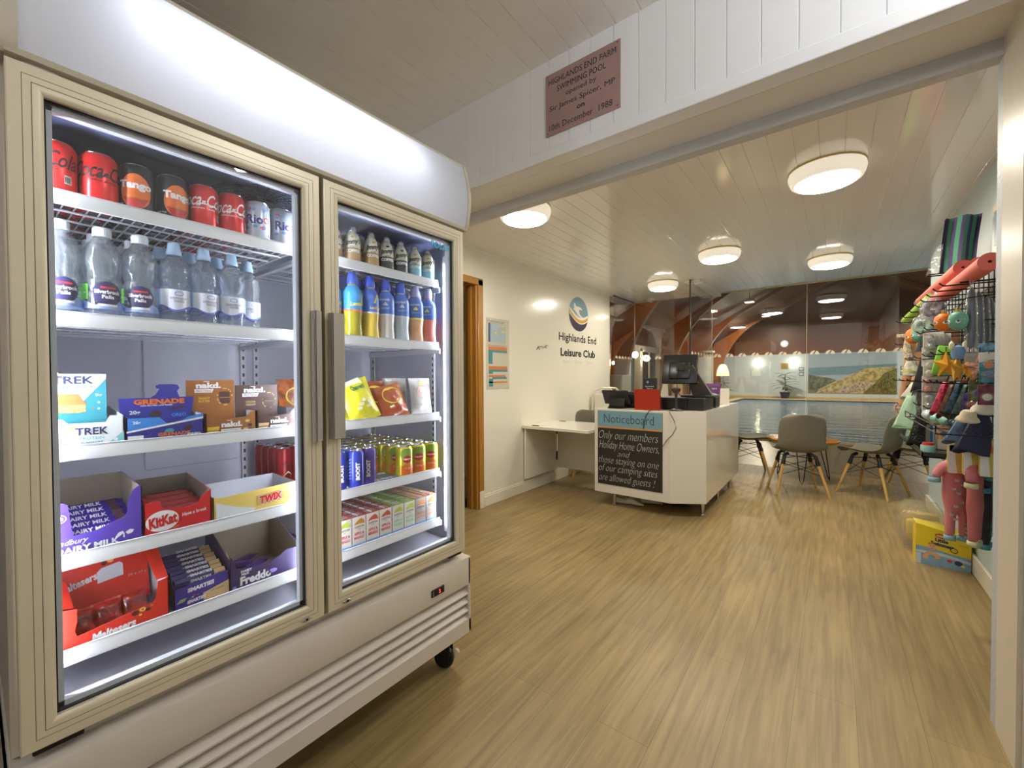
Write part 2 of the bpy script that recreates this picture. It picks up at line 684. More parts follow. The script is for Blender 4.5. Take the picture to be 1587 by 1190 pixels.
# left wall with door opening 2.02 .. 2.80, pine lining
wl = MB()
wl.box(XL - 0.12, XL, -2.6, 2.02, 0, ZN, WHITE_G)
wl.box(XL - 0.12, XL, 2.02, 2.865, 2.07, ZN, WHITE_G)
wl.box(XL - 0.12, XL, 2.865, 5.64, 0, ZC + 0.02, WHITE_G)
struct(wl.build('wall_left'))
pf = MB()
for y0, y1 in ((2.02, 2.055), (2.80, 2.865)):
    pf.box(XL - 0.12, XL + 0.004, y0, y1, 0.0, 2.07, PINE)
pf.box(XL - 0.12, XL + 0.004, 2.02, 2.865, 2.035, 2.07, PINE)
# architrave mouldings
pf.box(XL, XL + 0.016, 2.825, 2.895, 0.0, 2.09, PINE, bev=0.005)
pf.box(XL, XL + 0.016, 1.99, 2.06, 0.0, 2.09, PINE, bev=0.005)
pf.box(XL, XL + 0.016, 1.99, 2.895, 2.035, 2.10, PINE, bev=0.005)
pf.box(XL - 0.075, XL - 0.04, 2.78, 2.80, 0.0, 2.035, PINE)
struct(pf.build('door_1'))
pl = MB()
pl.box(XL + 0.001, XL + 0.018, 2.83, 2.895, 0, 0.16, SKIRT, bev=0.003)
pl.box(XL + 0.001, XL + 0.012, 2.9, 5.64, 0.0, 0.10, SKIRT, bev=0.004)
pl.box(XL + 0.001, XL + 0.009, 2.9, 5.64, 0.10, 0.115, SKIRT, bev=0.003)
struct(pl.build('baseboard_left'))
cv = MB()
cv.prism([(XL, ZC), (XL + 0.02, ZC), (XL + 0.02, ZC - 0.012), (XL, ZC - 0.03)], 'Y', 2.16, 5.64, WHITE)
struct(cv.build('trim_3'))
# small room behind the pine door
sr = MB()
sr.box(-4.3, -4.2, 1.2, 3.8, 0, 2.4, mat('cream_wall', C(226, 214, 190), 0.5))
sr.box(-4.3, XL - 0.12, 3.7, 3.8, 0, 2.4, MATS['cream_wall'])
sr.box(-4.3, XL - 0.12, 1.2, 1.3, 0, 2.4, MATS['cream_wall'])
struct(sr.build('side_room_wall'))
sf = MB()
sf.box(-4.3, XL - 0.12, 1.2, 3.8, -0.08, 0, mat('side_room_floor', C(190, 168, 130), 0.5))
sf.box(-4.3, XL - 0.12, 1.2, 3.8, 2.4, 2.45, WHITE)
struct(sf.build('side_room_floor'))
sb = MB()
sb.box(-4.2, XL - 0.125, 3.68, 3.7, 0, 0.14, SKIRT, bev=0.004)
struct(sb.build('side_room_baseboard'))

# end return of left wall and its end cap
we = MB()
we.box(XL - 0.12, XL + 0.0, 5.64, 5.66, 0, ZC, WHITE_G)
struct(we.build('wall_left_back'))

# right wall and the step out beyond it
wr = MB()
wr.box(XR, XR + 0.14, 2.158, 5.30, 0, ZC + 0.02, PALEBLUE)
wr.box(1.45, 1.6, 5.1, YG + 0.05, 0, ZC + 0.02, PALEBLUE)
wr.box(XR + 0.14, 1.6, 5.18, 5.30, 0, ZC + 0.02, PALEBLUE)
struct(wr.build('wall_right'))
br_ = MB()
br_.box(XR - 0.018, XR - 0.001, 2.16, 5.30, 0, 0.115, SKIRT, bev=0.004)
br_.box(XR - 0.018, XR + 0.9, 5.30, 5.318, 0, 0.115, SKIRT, bev=0.004)
struct(br_.build('baseboard_right'))

# dark brick wall closing the lobby on the left and the walls behind the camera
bk = MB()
DB = brick_mat('dark_brick', C(70, 62, 56), C(58, 52, 48), C(40, 37, 34), 0.215, 0.075, 0.008, rot=('y', 'z'))
bk.box(XL + 0.001, XL + 0.10, -2.5, 0.9, 0, ZN, DB)
struct(bk.build('brick_wall'))
bb = MB()
bb.box(XL - 0.1, 1.6, -2.6, -2.5, 0, ZN, WHITE)
struct(bb.build('wall_back'))
bc = MB()
bc.box(1.55, 1.65, -2.6, 1.905, 0, ZN, WHITE)
struct(bc.build('wall_right_front'))

# ---------------------------------------------------------------- glass screens
GLS = clear_mat('screen_glass', (0.90, 0.91, 0.90, 1), 1.0, 0.0, 1.62)
GEDGE = mat('glass_edge', C(190, 180, 150), 0.2)
GDARK = mat('glass_edge_dark', C(30, 32, 28), 0.2)
DEC = mat('frosted_decal', C(236, 226, 205), 0.6)
TRIMC = mat('ceiling_track', C(190, 182, 150), 0.35)


def logo_mark(mb, surf, u, v, r=0.048):
    """White half disc with a wave cut into it."""
    A = lambda d: (u + r * math.cos(math.radians(d)), v + r * math.sin(math.radians(d)))
    mb.patch([A(180), A(160), A(140), A(120), A(100), A(82), (u - 0.1 * r, v + 0.55 * r), (u - 0.35 * r, v + 0.2 * r), (u - 0.4 * r, v)], surf, DEC)
    mb.patch([A(66), A(50), A(34), A(16), A(0), (u + 0.15 * r, v), (u + 0.05 * r, v + 0.3 * r), (u + 0.2 * r, v + 0.6 * r)][::-1], surf, DEC)


def pane_x(n, x0, x1, y, decals, z0=0.0, z1=ZC):
    m = MB()
    m.box(x0, x1, y - 0.005, y + 0.005, z0, z1, GLS)
    o = m.build('window_%d' % n)
    struct(o)
    e = MB()
    e.box(x0 - 0.004, x0 + 0.003, y - 0.006, y + 0.006, z0, z1, GEDGE)
    e.build('glass_edge_strip', o, world=True)
    d = MB()
    sf_ = plane((0, y - 0.005, 0), (1, 0, 0), (0, 0, 1), 0.001)
    for u in decals:
        logo_mark(d, sf_, u, 1.47)
    if decals:
        d.build('frosted_logos', o, world=True)
    return o


pane_x(1, -0.27, 1.45, YG, [round(-0.19 + 0.155 * k, 3) for k in range(11)])
pane_x(2, -1.37, -0.28, YG, [round(-1.30 + 0.155 * k, 3) for k in range(7)])
pane_x(3, -2.50, -1.89, YG, [round(-2.44 + 0.155 * k, 3) for k in range(4)])


def pane_y(n, y0, y1, x, ndec, dark=False):
    m = MB()
    m.box(x - 0.005, x + 0.005, y0, y1, 0.0, ZC, GLS)
    o = struct(m.build('window_%d' % n))
    if dark:
        e = MB()
        e.box(x - 0.007, x + 0.007, y0 - 0.006, y0 + 0.003, 0, ZC, GDARK)
        e.build('glass_edge_strip', o, world=True)
    d = MB()
    sf_ = plane((x + 0.005, 0, 0), (0, 1, 0), (0, 0, 1), 0.001)
    for k in range(ndec):
        logo_mark(d, sf_, y0 + 0.08 + k * (y1 - y0 - 0.1) / ndec, 1.47, 0.04)
    d.build('frosted_logos', o, world=True)
    return o


pane_y(4, 5.32, YG - 0.01, -1.375, 7, True)
pane_y(5, 5.665, YG - 0.01, -2.505, 6)
tk = MB()
tk.box(-1.37, 1.45, YG - 0.012, YG + 0.012, ZC - 0.012, ZC + 0.0, TRIMC)
tk.box(-2.51, -1.89, YG - 0.012, YG + 0.012, ZC - 0.012, ZC, TRIMC)
tk.box(-2.512, -2.498, 5.66, YG, ZC - 0.012, ZC, GDARK)
tk.box(-1.366, -1.352, 5.36, YG, ZC - 0.010, ZC, GDARK)
struct(tk.build('trim_4'))
bx = MB()
bx.box(-1.35, -1.25, 5.40, YG - 0.02, ZC - 0.055, ZC, WHITE, bev=0.004)
bx.box(-1.45, -1.27, 5.36, 5.46, ZC - 0.03, ZC, WHITE, bev=0.004)
struct(bx.build('trim_5'))
# ================================================================ ceiling lamps
LWARM = (1.0, 0.915, 0.775, 1)


def lamp(x, y, z, label, strength, col=LWARM, group=None, side=0.55):
    t = thing('ceiling_lamp', label, 'ceiling lamp', (x, y, z), 0, group)
    b_ = MB()
    b_.lathe([(0.0, 0.0), (0.178, 0.0), (0.180, -0.006), (0.176, -0.012)], mat('lamp_ring_gold', C(205, 180, 110), 0.3), n=40)
    b_.lathe([(0.177, -0.010), (0.181, -0.026), (0.176, -0.050), (0.166, -0.072), (0.158, -0.078), (0.148, -0.079)], mat('lamp_drum_%g' % side, C(235, 228, 205), 0.3, emit=col, estr=side), n=40)
    b_.build('lamp_housing', t)
    d_ = MB()
    d_.lathe([(0.149, -0.078), (0.144, -0.083), (0.11, -0.087), (0.0, -0.089)], glow('lamp_diffuser_%g' % strength, col, strength), n=28)
    d_.build('diffuser', t)
    return t


lamp(-0.04, 2.97, ZC, 'round flush ceiling lamp, the big one just beyond the boarded header', LAMP_E)
lamp(-1.70, 2.37, ZC, 'round flush ceiling lamp peeping out beside the lit fridge sign', LAMP_E)
lamp(-0.855, 4.31, ZC, 'round flush ceiling lamp over the white counter, middle of the ceiling', LAMP_E)
lamp(-0.036, 5.23, ZC, 'round flush ceiling lamp over the grey chairs by the glass', LAMP_E)
lamp(-1.69, 5.29, ZC, 'round flush ceiling lamp beside the smoke detector and wall logo', LAMP_E)

def lobby_lamp(x, y, label, strength):  # unseen lobby lamps, globe form added to light ceiling and header
    t = thing('unseen_lobby_lamp', label, 'ceiling lamp', (x, y, 2.69))
    b_ = MB()
    b_.lathe([(0, 0.13), (0.05, 0.13), (0.05, 0.12), (0.02, 0.115), (0.02, 0.09), (0.032, 0.085), (0.035, 0.075)], WHITE, n=20)
    b_.build('cord', t)
    d_ = MB()
    d_.lathe([(0.035, 0.078), (0.07, 0.05), (0.088, 0.0), (0.07, -0.05), (0.04, -0.078), (0, -0.086)], glow('globe_%g' % strength, (0.93, 0.96, 1.0, 1), strength), n=18)
    d_.build('globe', t)


lobby_lamp(0.74, 1.15, 'unseen globe lamp added for the lobby light beside the white jamb', NEAR_E * 1.9)
lobby_lamp(0.0, -1.4, 'unseen globe lamp added for the light at the back of the lobby', NEAR_E * 1.8)
# ================================================================ display fridge
XF = -1.2
fr = thing('display_fridge', 'tall white two-door glass display fridge with a lit blank sign on top', 'fridge', (-1.55, 0.65, 0))
cb = MB()
INW = FRIN
cb.box(-1.95, -1.25, 0.04, 0.072, 0.47, 2.05, FRWHITE)
cb.box(-1.95, -1.25, 1.23, 1.262, 0.47, 2.05, FRWHITE)
cb.box(-1.95, -1.90, 0.072, 1.23, 0.47, 2.05, FRWHITE)
cb.box(-1.90, -1.25, 0.072, 1.23, 1.765, 1.80, FRWHITE)
cb.box(-1.90, -1.25, 0.072, 1.23, 0.47, 0.515, FRWHITE)
cb.build('cabinet', fr, world=True)
lin_ = MB()
lin_.box(-1.80, -1.79, 0.072, 1.23, 0.515, 1.765, INW)
lin_.box(-1.885, -1.262, 0.072, 0.078, 0.515, 1.765, INW)
lin_.box(-1.885, -1.262, 1.224, 1.23, 0.515, 1.765, INW)
lin_.box(-1.885, -1.262, 0.078, 1.224, 0.515, 0.521, INW)
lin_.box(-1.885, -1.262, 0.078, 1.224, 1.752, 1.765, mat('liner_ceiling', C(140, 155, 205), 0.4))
# raised step at the back of the floor and a shallow panel step on the back wall
lin_.box(-1.79, -1.64, 0.078, 1.224, 0.521, 0.56, INW, bev=0.006)
lin_.box(-1.79, -1.784, 0.35, 0.62, 0.9, 1.70, INW, bev=0.003)
lo = lin_.build('liner', fr, world=True)
fg = MB()
fc = (-1.40, 0.56)
for k in range(9):
    r = 0.03 + 0.013 * k
    fg.tube([(fc[0] + r * math.cos(a), fc[1] + r * math.sin(a), 1.742) for a in [2 * PI * i / 32 for i in range(32)]], 0.0012, BLACKM, 5, closed=True)
for k in range(28):
    a = 2 * PI * k / 28
    fg.tube([(fc[0] + 0.03 * math.cos(a), fc[1] + 0.03 * math.sin(a), 1.745), (fc[0] + 0.137 * math.cos(a), fc[1] + 0.137 * math.sin(a), 1.745)], 0.0012, BLACKM, 4)
fg.lathe([(0, 0), (0.03, 0), (0.03, 0.01)], BLACKM, (fc[0], fc[1], 1.739), 20)
fg.build('fan_grille', fr, world=True)
SLOT = mat('slot_dark', C(60, 62, 72), 0.7)
for yy in (0.641, 0.686, 1.205, 0.12):
    pm = MB()
    xb = -1.786
    pm.box(xb - 0.008, xb + 0.006, yy - 0.009, yy + 0.009, 0.56, 1.70, CHROME if yy > 1.1 else mat('pilaster', C(214, 216, 224), 0.35, metal=0.2))
    z = 0.60
    while z < 1.68:
        pm.box(xb + 0.0055, xb + 0.0068, yy - 0.0035, yy + 0.0035, z, z + 0.013, SLOT)
        z += 0.032
    pm.build('shelf_track', fr, world=True)
# side tracks on the right hand liner wall
pm = MB()
for xx in (-1.36,):
    pm.box(xx - 0.009, xx + 0.009, 1.214, 1.225, 0.56, 1.70, MATS['pilaster'])
    z = 0.60
    while z < 1.68:
        pm.box(xx - 0.0035, xx + 0.0035, 1.2128, 1.2145, z, z + 0.013, SLOT)
        z += 0.025
pm.build('shelf_track', fr, world=True)

# led strips behind the door frames; the post pair is added to even the light
LEDM = glow('led_light', (0.86, 0.90, 1.0, 1), LED_E)
for (y0, y1) in ((0.0785, 0.086), (1.199, 1.2065), (0.618, 0.6255), (0.6675, 0.675)):
    l = MB()
    l.box(-1.264, -1.2525, y0, y1, 0.585, 1.68, glow('led_light_strong', (0.86, 0.90, 1.0, 1), LED_E * 1.35) if y0 < 0.1 else LEDM, bev=0.002)
    lo_ = l.build('led_strip', fr, world=True)
    h = MB()
    ya, yb = {0.0785: (0.072, 0.0785), 1.199: (1.2065, 1.225), 0.618: (0.6255, 0.63), 0.6675: (0.663, 0.6675)}[y0]
    h.box(-1.288, -1.2525, ya, yb, 0.56, 1.70, WIREW)
    for zz in (0.57, 1.675):
        h.box(-1.266, -1.2525, min(y0, ya), max(y1, yb), zz - 0.01, zz + 0.01, WIREW, bev=0.003)
    h.build('led_holder', fr, world=True)

# central post behind the door gap
mp_ = MB()
mp_.box(-1.262, -1.248, 0.625, 0.668, 0.515, 1.765, DGAS)
mp_.build('door_post', fr, world=True)


# doors
DGL = clear_mat('fridge_glass', (0.965, 0.975, 0.98, 1), 1.0, 0.0, 1.42)


def fdoor(y0, y1, hinge_left):
    z0, z1 = 0.492, 1.792
    wf = 0.048
    m = MB()
    X1, X0 = XF, -1.245
    # mitred frame: each member a prism with a stepped, sloping inner lip
    sec = [(0.0, 0.0), (0.0, 0.045), (0.002, 0.047), (0.0195, 0.047), (0.0200, 0.0462), (0.0205, 0.047), (0.0315, 0.047), (0.0321, 0.0460), (0.0327, 0.0468), (wf - 0.008, 0.0465), (wf, 0.040), (wf, 0.0)]
    # corner points
    cs = [(y0, z0, 1, 1), (y1, z0, -1, 1), (y1, z1, -1, -1), (y0, z1, 1, -1)]
    n = len(sec)
    vs = []
    for (cy_, cz, sy, sz) in cs:
        for (w, d) in sec:
            vs.append((X0 + d - 0.002, cy_ + sy * w, cz + sz * w))
    dark = mat('frame_groove', C(120, 108, 84), 0.6)
    for i in range(4):
        j = (i + 1) % 4
        for k in range(n - 1):
            m.add([vs[i * n + k], vs[i * n + k + 1], vs[j * n + k + 1], vs[j * n + k]], [(3, 2, 1, 0)], dark if k in (3, 4, 6, 7) else ALU)
    o = m.build('door', fr, world=True)
    g = MB()
    g.box(-1.222, -1.217, y0 + wf - 0.004, y1 - wf + 0.004, z0 + wf - 0.004, z1 - wf + 0.004, DGL)
    g.build('glass_pane', o, world=True)
    s = MB()
    for (a, b_, c, d) in ((y0 + wf, y1 - wf, z0 + wf, z0 + wf + 0.014), (y0 + wf, y1 - wf, z1 - wf - 0.014, z1 - wf), (y0 + wf, y0 + wf + 0.012, z0 + wf, z1 - wf), (y1 - wf - 0.012, y1 - wf, z0 + wf, z1 - wf)):
        s.box(-1.244, -1.226, a, b_, c, d, WIREW)
    for (a, b_, c, d) in ((y0 + wf, y1 - wf, z0 + wf - 0.001, z0 + wf + 0.003), (y0 + wf, y1 - wf, z1 - wf - 0.003, z1 - wf + 0.001), (y0 + wf - 0.001, y0 + wf + 0.003, z0 + wf, z1 - wf), (y1 - wf - 0.003, y1 - wf + 0.001, z0 + wf, z1 - wf)):
        s.box(-1.226, -1.216, a, b_, c, d, DGAS)
    s.build('spacer', o, world=True)
    gk = MB()
    for (a, b_, c, d) in ((y0 + 0.006, y1 - 0.006, z0 + 0.006, z0 + 0.02), (y0 + 0.006, y1 - 0.006, z1 - 0.02, z1 - 0.006), (y0 + 0.006, y0 + 0.02, z0 + 0.006, z1 - 0.006), (y1 - 0.02, y1 - 0.006, z0 + 0.006, z1 - 0.006)):
        gk.box(-1.252, -1.244, a, b_, c, d, DGAS)
    gk.build('gasket', o, world=True)
    hd_ = MB()
    if hinge_left:
        a, b_ = y1 - 0.031, y1 - 0.010
    else:
        a, b_ = y0 + 0.008, y0 + 0.048
    hm = mat('handle_grey', C(178, 172, 160), 0.35, metal=0.3)
    hd_.box(-1.2, -1.176, a, a + 0.004, 1.018, 1.395, hm)
    hd_.box(-1.182, -1.176, a, b_, 1.018, 1.395, hm, bev=0.0015)
    hd_.box(-1.2, -1.180, b_ - 0.004, b_, 1.018, 1.395, hm)
    hd_.build('handle', o, world=True)
    kh = MB()
    ky = y1 - 0.055 if hinge_left else y0 + 0.058
    kh.lathe([(0, 0.006), (0.006, 0.006), (0.0085, 0.003), (0.009, 0)], CHROME, n=16, T=xf((-1.199, ky, z0 + 0.0165), ry=PI / 2) @ Matrix.Diagonal((0.75, 1.7, 1, 1)))
    kh.lathe([(0, 0.0075), (0.0035, 0.007), (0.004, 0.005)], BLACKM, n=12, T=xf((-1.199, ky, z0 + 0.0165), ry=PI / 2))
    kh.build('lock', o, world=True)
    hg = MB()
    hy = y0 + 0.05 if hinge_left else y1 - 0.05
    hg.box(-1.235, -1.205, hy - 0.035, hy + 0.035, z0 - 0.012, z0 - 0.001, BLACKM, bev=0.002)
    hg.build('hinge', o, world=True)
    hg = MB()
    hg.box(-1.235, -1.21, hy - 0.03, hy + 0.02, z1 + 0.001, z1 + 0.009, CHROME, bev=0.002)
    hg.build('hinge', o, world=True)
    return o


fdoor(0.050, 0.639, True)
dr2 = fdoor(0.652, 1.240, False)
st = MB()
st.text('POLAR', plane((-1.2165, 0, 0), (0, 1, 0), (0, 0, 1), 0.0006), 1.133, 1.712, mat('sticker_blue', C(60, 170, 205), 0.4), w=0.10, h=0.026, bold=0.03)
st.build('sticker', dr2, world=True)

# lit sign box: curved translucent panel with two tubes behind it
prof = []
for k in range(13):
    t = k / 12
    z = 1.808 + 0.252 * t
    x = -1.212 + 0.03 * math.sin(PI * min(1, 0.12 + t * 0.86))
    prof.append((x, z))
sg = MB()
diff = bpy.data.materials.new('sign_diffuser')
diff.use_nodes = True
nt = diff.node_tree
nt.nodes.remove(nt.nodes['Principled BSDF'])
ts_ = nt.nodes.new('ShaderNodeBsdfTranslucent'); ts_.inputs[0].default_value = (0.88, 0.90, 0.98, 1)
df_ = nt.nodes.new('ShaderNodeBsdfPrincipled'); df_.inputs['Base Color'].default_value = (0.8, 0.82, 0.9, 1); df_.inputs['Roughness'].default_value = 0.3
mx_ = nt.nodes.new('ShaderNodeMixShader'); mx_.inputs[0].default_value = 0.4
nt.links.new(ts_.outputs[0], mx_.inputs[1]); nt.links.new(df_.outputs[0], mx_.inputs[2])
nt.links.new(mx_.outputs[0], nt.nodes['Material Output'].inputs[0])
for i in range(12):
    (xa, za), (xb, zb) = prof[i], prof[i + 1]
    sg.add([(xa, 0.066, za), (xa, 1.252, za), (xb, 1.252, zb), (xb, 0.066, zb)], [(0, 1, 2, 3)], diff, True)
sg.build('sign_panel', fr, world=True)
fm = MB()
cap = [(x + 0.004, z) for x, z in prof]
capp = [(-1.56, 1.80), (-1.205, 1.80)] + cap + [(-1.215, 2.07), (-1.56, 2.07)]
CAPM = mat('sign_cap', C(206, 197, 178), 0.3)
fm.prism(capp, 'Y', 0.036, 0.067, CAPM)
fm.prism(capp, 'Y', 1.251, 1.266, CAPM)
fm.box(-1.56, -1.212, 0.05, 1.255, 2.058, 2.072, CAPM, bev=0.003)
fm.prism([(-1.25, 1.795), (-1.222, 1.795), (-1.200, 1.802), (-1.196, 1.812), (-1.212, 1.814), (-1.25, 1.81)], 'Y', 0.05, 1.255, CAPM, smooth=True)
fm.build('sign_frame', fr, world=True)
rf = MB()
rf.box(-1.56, -1.555, 0.05, 1.255, 1.80, 2.07, WHITE)
rf.box(-1.56, -1.23, 0.05, 1.255, 1.80, 1.806, WHITE)
rf.box(-1.56, -1.23, 0.05, 1.255, 2.055, 2.059, WHITE)
rf.build('sign_reflector', fr, world=True)
tb = MB()
tb.tube([(-1.275, 0.20, 1.975), (-1.275, 1.05, 1.975)], 0.012, glow('tube_light', (0.86, 0.90, 1.0, 1), 6.0), 10)
tb.build('sign_tube', fr, world=True)
la = bpy.data.lights.new('sign_light', 'AREA')
la.shape = 'RECTANGLE'; la.size = 0.80; la.size_y = 0.02; la.energy = SIGN_W; la.color = (0.86, 0.90, 1.0)
lo2 = bpy.data.objects.new('sign_light', la)
COL.objects.link(lo2)
lo2.location = (-1.262, 0.62, 1.975)
lo2.rotation_euler = Vector((1, 0, 0)).to_track_quat('-Z', 'Y').to_euler()
lo2['kind'] = 'structure'

# base with louvres, display and castors
bs = MB()
bs.box(-1.93, -1.19, 0.036, 1.264, 0.345, 0.462, FRWHITE, bev=0.006, seg=2)
bs.box(-1.93, -1.19, 0.036, 1.264, 0.146, 0.206, FRWHITE, bev=0.003)
bs.box(-1.93, -1.19, 1.247, 1.264, 0.15, 0.458, FRWHITE, bev=0.003)
bs.box(-1.93, -1.19, 0.036, 0.052, 0.15, 0.458, FRWHITE, bev=0.003)
bs.box(-1.93, -1.26, 0.05, 1.25, 0.15, 0.4, mat('vent_dark', C(70, 66, 70), 0.8))
bs.box(-1.90, -1.24, 0.06, 1.24, 0.458, 0.475, FRWHITE)
bs.build('base', fr, world=True)
for k in range(4):
    z = 0.335 - 0.0355 * k
    s = MB()
    s.prism([(-1.255, z + 0.008), (-1.214, z - 0.016), (-1.196, z - 0.030), (-1.192, z - 0.029), (-1.192, z - 0.024), (-1.21, z - 0.010), (-1.25, z + 0.012)], 'Y', 0.052, 1.247, FRWHITE)
    s.build('louvre', fr, world=True)
ds = MB()
ds.box(-1.192, -1.186, 1.046, 1.112, 0.3735, 0.4035, BLACKP, bev=0.003)
sfp = plane((-1.186, 0, 0), (0, 1, 0), (0, 0, 1), 0.0006)
ds.rect(1.062, 1.102, 0.377, 0.400, sfp, mat('display_glass', C(12, 8, 8), 0.1))
ds.rect(1.050, 1.057, 0.379, 0.387, sfp, mat('button_grey', C(95, 90, 85), 0.5))
ds.rect(1.050, 1.057, 0.390, 0.398, sfp, MATS['button_grey'])
ds.text('2', sfp, 1.085, 0.389, glow('digit_red', (1.0, 0.05, 0.03, 1), 3.0), w=0.008, h=0.014, off=0.001, bold=0.03)
ds.build('thermostat_display', fr, world=True)
for (cx_, cy_) in ((-1.275, 1.19), (-1.275, 0.11), (-1.86, 1.19), (-1.86, 0.11)):
    c = MB()
    TT = xf((cx_, cy_, 0.042), rx=PI / 2, rz=0.5)
    c.lathe([(0, -0.016), (0.034, -0.016), (0.041, -0.010), (0.042, 0), (0.041, 0.010), (0.034, 0.016), (0, 0.016)], BLACKP, n=24, T=TT)
    for s_ in (-1, 1):
        c.box(-0.022, 0.03, -0.004, 0.004, -0.01, 0.085, BLACKM, bev=0.003, T=xf((cx_, cy_, 0.042), rz=0.5) @ xf((0, 0.022 * s_, 0)))
    c.box(-0.03, 0.03, -0.028, 0.028, 0.075, 0.102, BLACKM, bev=0.003, T=xf((cx_, cy_, 0.042), rz=0.5))
    co = c.build('castor', fr, world=True)
    if cy_ > 1 and cx_ > -1.5:
        t = MB()
        t.lathe([(0, 0.008), (0.012, 0.007), (0.016, 0.0), (0.012, -0.006), (0, -0.007)], mat('brake_tab', C(230, 222, 190), 0.3), n=16, T=xf((cx_ + 0.035, cy_ + 0.032, 0.062), rx=PI / 2, rz=0.5))
        t.build('brake_tab', co, world=True)

# wire shelves
sh = MB()
SW, SD = 0.515, 0.47
for k in range(26):
    y = 0.008 + (SW - 0.016) * k / 25
    sh.tube([(0.0, y, 0.0), (-SD, y, 0.0)], 0.0017, WIREW, 5, caps=False)
for x in (-0.008, -0.09, -0.17, -0.26, -0.35, -0.42, -SD + 0.005):
    sh.tube([(x, 0, -0.0045), (x, SW, -0.0045)], 0.0028, WIREW, 6)
for y in (0.0, SW):
    sh.tube([(0, y, -0.004), (-SD, y, -0.004)], 0.0032, WIREW, 6)
shelf0 = sh.build('shelf', fr)
rl = MB()
RM = mat('price_rail', C(236, 238, 240), 0.3)
rl.prism([(0.0, 0.014), (0.003, 0.014), (0.009, -0.014), (0.009, -0.018), (0.002, -0.018), (0.002, -0.013), (0.0, 0.010)], 'Y', 0.0, SW, RM)
rl.prism([(0.003, 0.014), (0.0045, 0.0135), (0.0045, 0.011), (0.003, 0.011)], 'Y', 0.0, SW, WIREW)
rail0 = rl.build('price_rail', shelf0)
SHZ = [1.581, 1.330, 1.048, 0.820, 0.619]
SHY = [0.085, 0.652]
first = True
frl = Vector(fr.location)
for iz, z in enumerate(SHZ):
    for iy, y in enumerate(SHY):
        p = Vector((-1.275, y, z)) - frl
        if first:
            shelf0.location = p
            first = False
        else:
            s2 = shelf0.copy(); COL.objects.link(s2); s2.parent = fr; s2.location = p
            r2_ = rail0.copy(); COL.objects.link(r2_); r2_.parent = s2
for z in SHZ:
    for (y, y2, zz) in ((1.19, 1.194, 0.030), (0.626, 0.640, 0.022)):
        brk = MB()
        brk.box(-1.785, -1.29, y, y2, z - zz, z - 0.009, WIREW)
        brk.build('shelf_bracket', fr, world=True)
# ================================================================ things in the fridge
TIN = mat('can_tin', C(200, 200, 205), 0.25, metal=1.0)
INK_K = mat('ink_black', C(25, 22, 26), 0.4)
INK_W = mat('ink_white', C(240, 240, 240), 0.4)
RED = mat('can_red', C(205, 28, 32), 0.28, metal=0.3)
REDD = mat('can_red_bright', C(222, 40, 40), 0.28, metal=0.3)
BLK = mat('can_black', C(24, 26, 34), 0.3)
ORG = mat('print_orange', C(225, 110, 30), 0.4, noise=0.2, nscale=80)
CY = 0.0


def can(name, label, cat, loc, ang, body, deco, R=0.0322, H=0.115, group=None, parts=True):
    t = thing(name, label, cat, loc, 0, group)
    b = MB()
    b.lathe([(R - 0.007, 0.0), (R - 0.001, 0.006), (R, 0.010), (R, H - 0.012), (R - 0.0055, H - 0.002)], body, n=24)
    deco(b, wrap(0, 0, R, ang))
    b.lathe([(0, 0.004), (R - 0.010, 0.003), (R - 0.007, 0.0)], TIN, n=24)
    b.build('body', t)
    l = MB()
    l.lathe([(0, H - 0.006), (R - 0.009, H - 0.006), (R - 0.0075, H - 0.001), (R - 0.0055, H), (R - 0.0045, H - 0.0015), (R - 0.0055, H - 0.003)], TIN, n=24)
    lo_ = l.build('lid', t)
    if parts:
        tb_ = MB()
        tb_.tube([(0.008 * math.cos(a) + 0.006, 0.006 * math.sin(a), H - 0.004) for a in [2 * PI * i / 10 for i in range(10)]], 0.0012, TIN, 4, closed=True)
        tb_.build('ring_pull', lo_)
    return t


def deco_cola(ink, sub):
    def f(b, s):
        b.text('Coca-Cola', s, 0.0, 0.074, ink, w=0.116, h=0.034, shear=0.45, bold=0.012, du=0.006)
        b.patch([(-0.03, 0.060), (0.0, 0.0655), (0.03, 0.063), (0.045, 0.066), (0.03, 0.0605), (0.0, 0.062)], s, ink, du=0.006)
        b.text(sub, s, 0.0, 0.052, ink, w=0.055, h=0.0045, bold=0.02)
        b.rect(0.035, 0.047, 0.026, 0.044, s, INK_W, nu=2)
        for k in range(6):
            b.rect(0.0362 + k * 0.0016, 0.0370 + k * 0.0016, 0.029, 0.041, s, INK_K, 0.0009)
    return f


def deco_tango(b, s):
    b.ell(0.0, 0.050, 0.029, 0.040, s, ORG, n=26)
    b.patch([(-0.024, 0.035), (0.024, 0.035), (0.012, 0.014), (0.0, 0.009), (-0.014, 0.015)], s, mat('print_red', C(190, 45, 30), 0.4), 0.0008, du=0.006)
    b.text('Tango', s, 0.0, 0.062, INK_W, w=0.060, h=0.023, bold=0.05, off=0.0011, du=0.006)
    b.text('ORANGE', s, 0.0, 0.036, mat('print_gold', C(200, 150, 40), 0.4), w=0.03, h=0.007, off=0.0011)
    b.text('sugar free', s, -0.035, 0.02, INK_W, w=0.022, h=0.007)


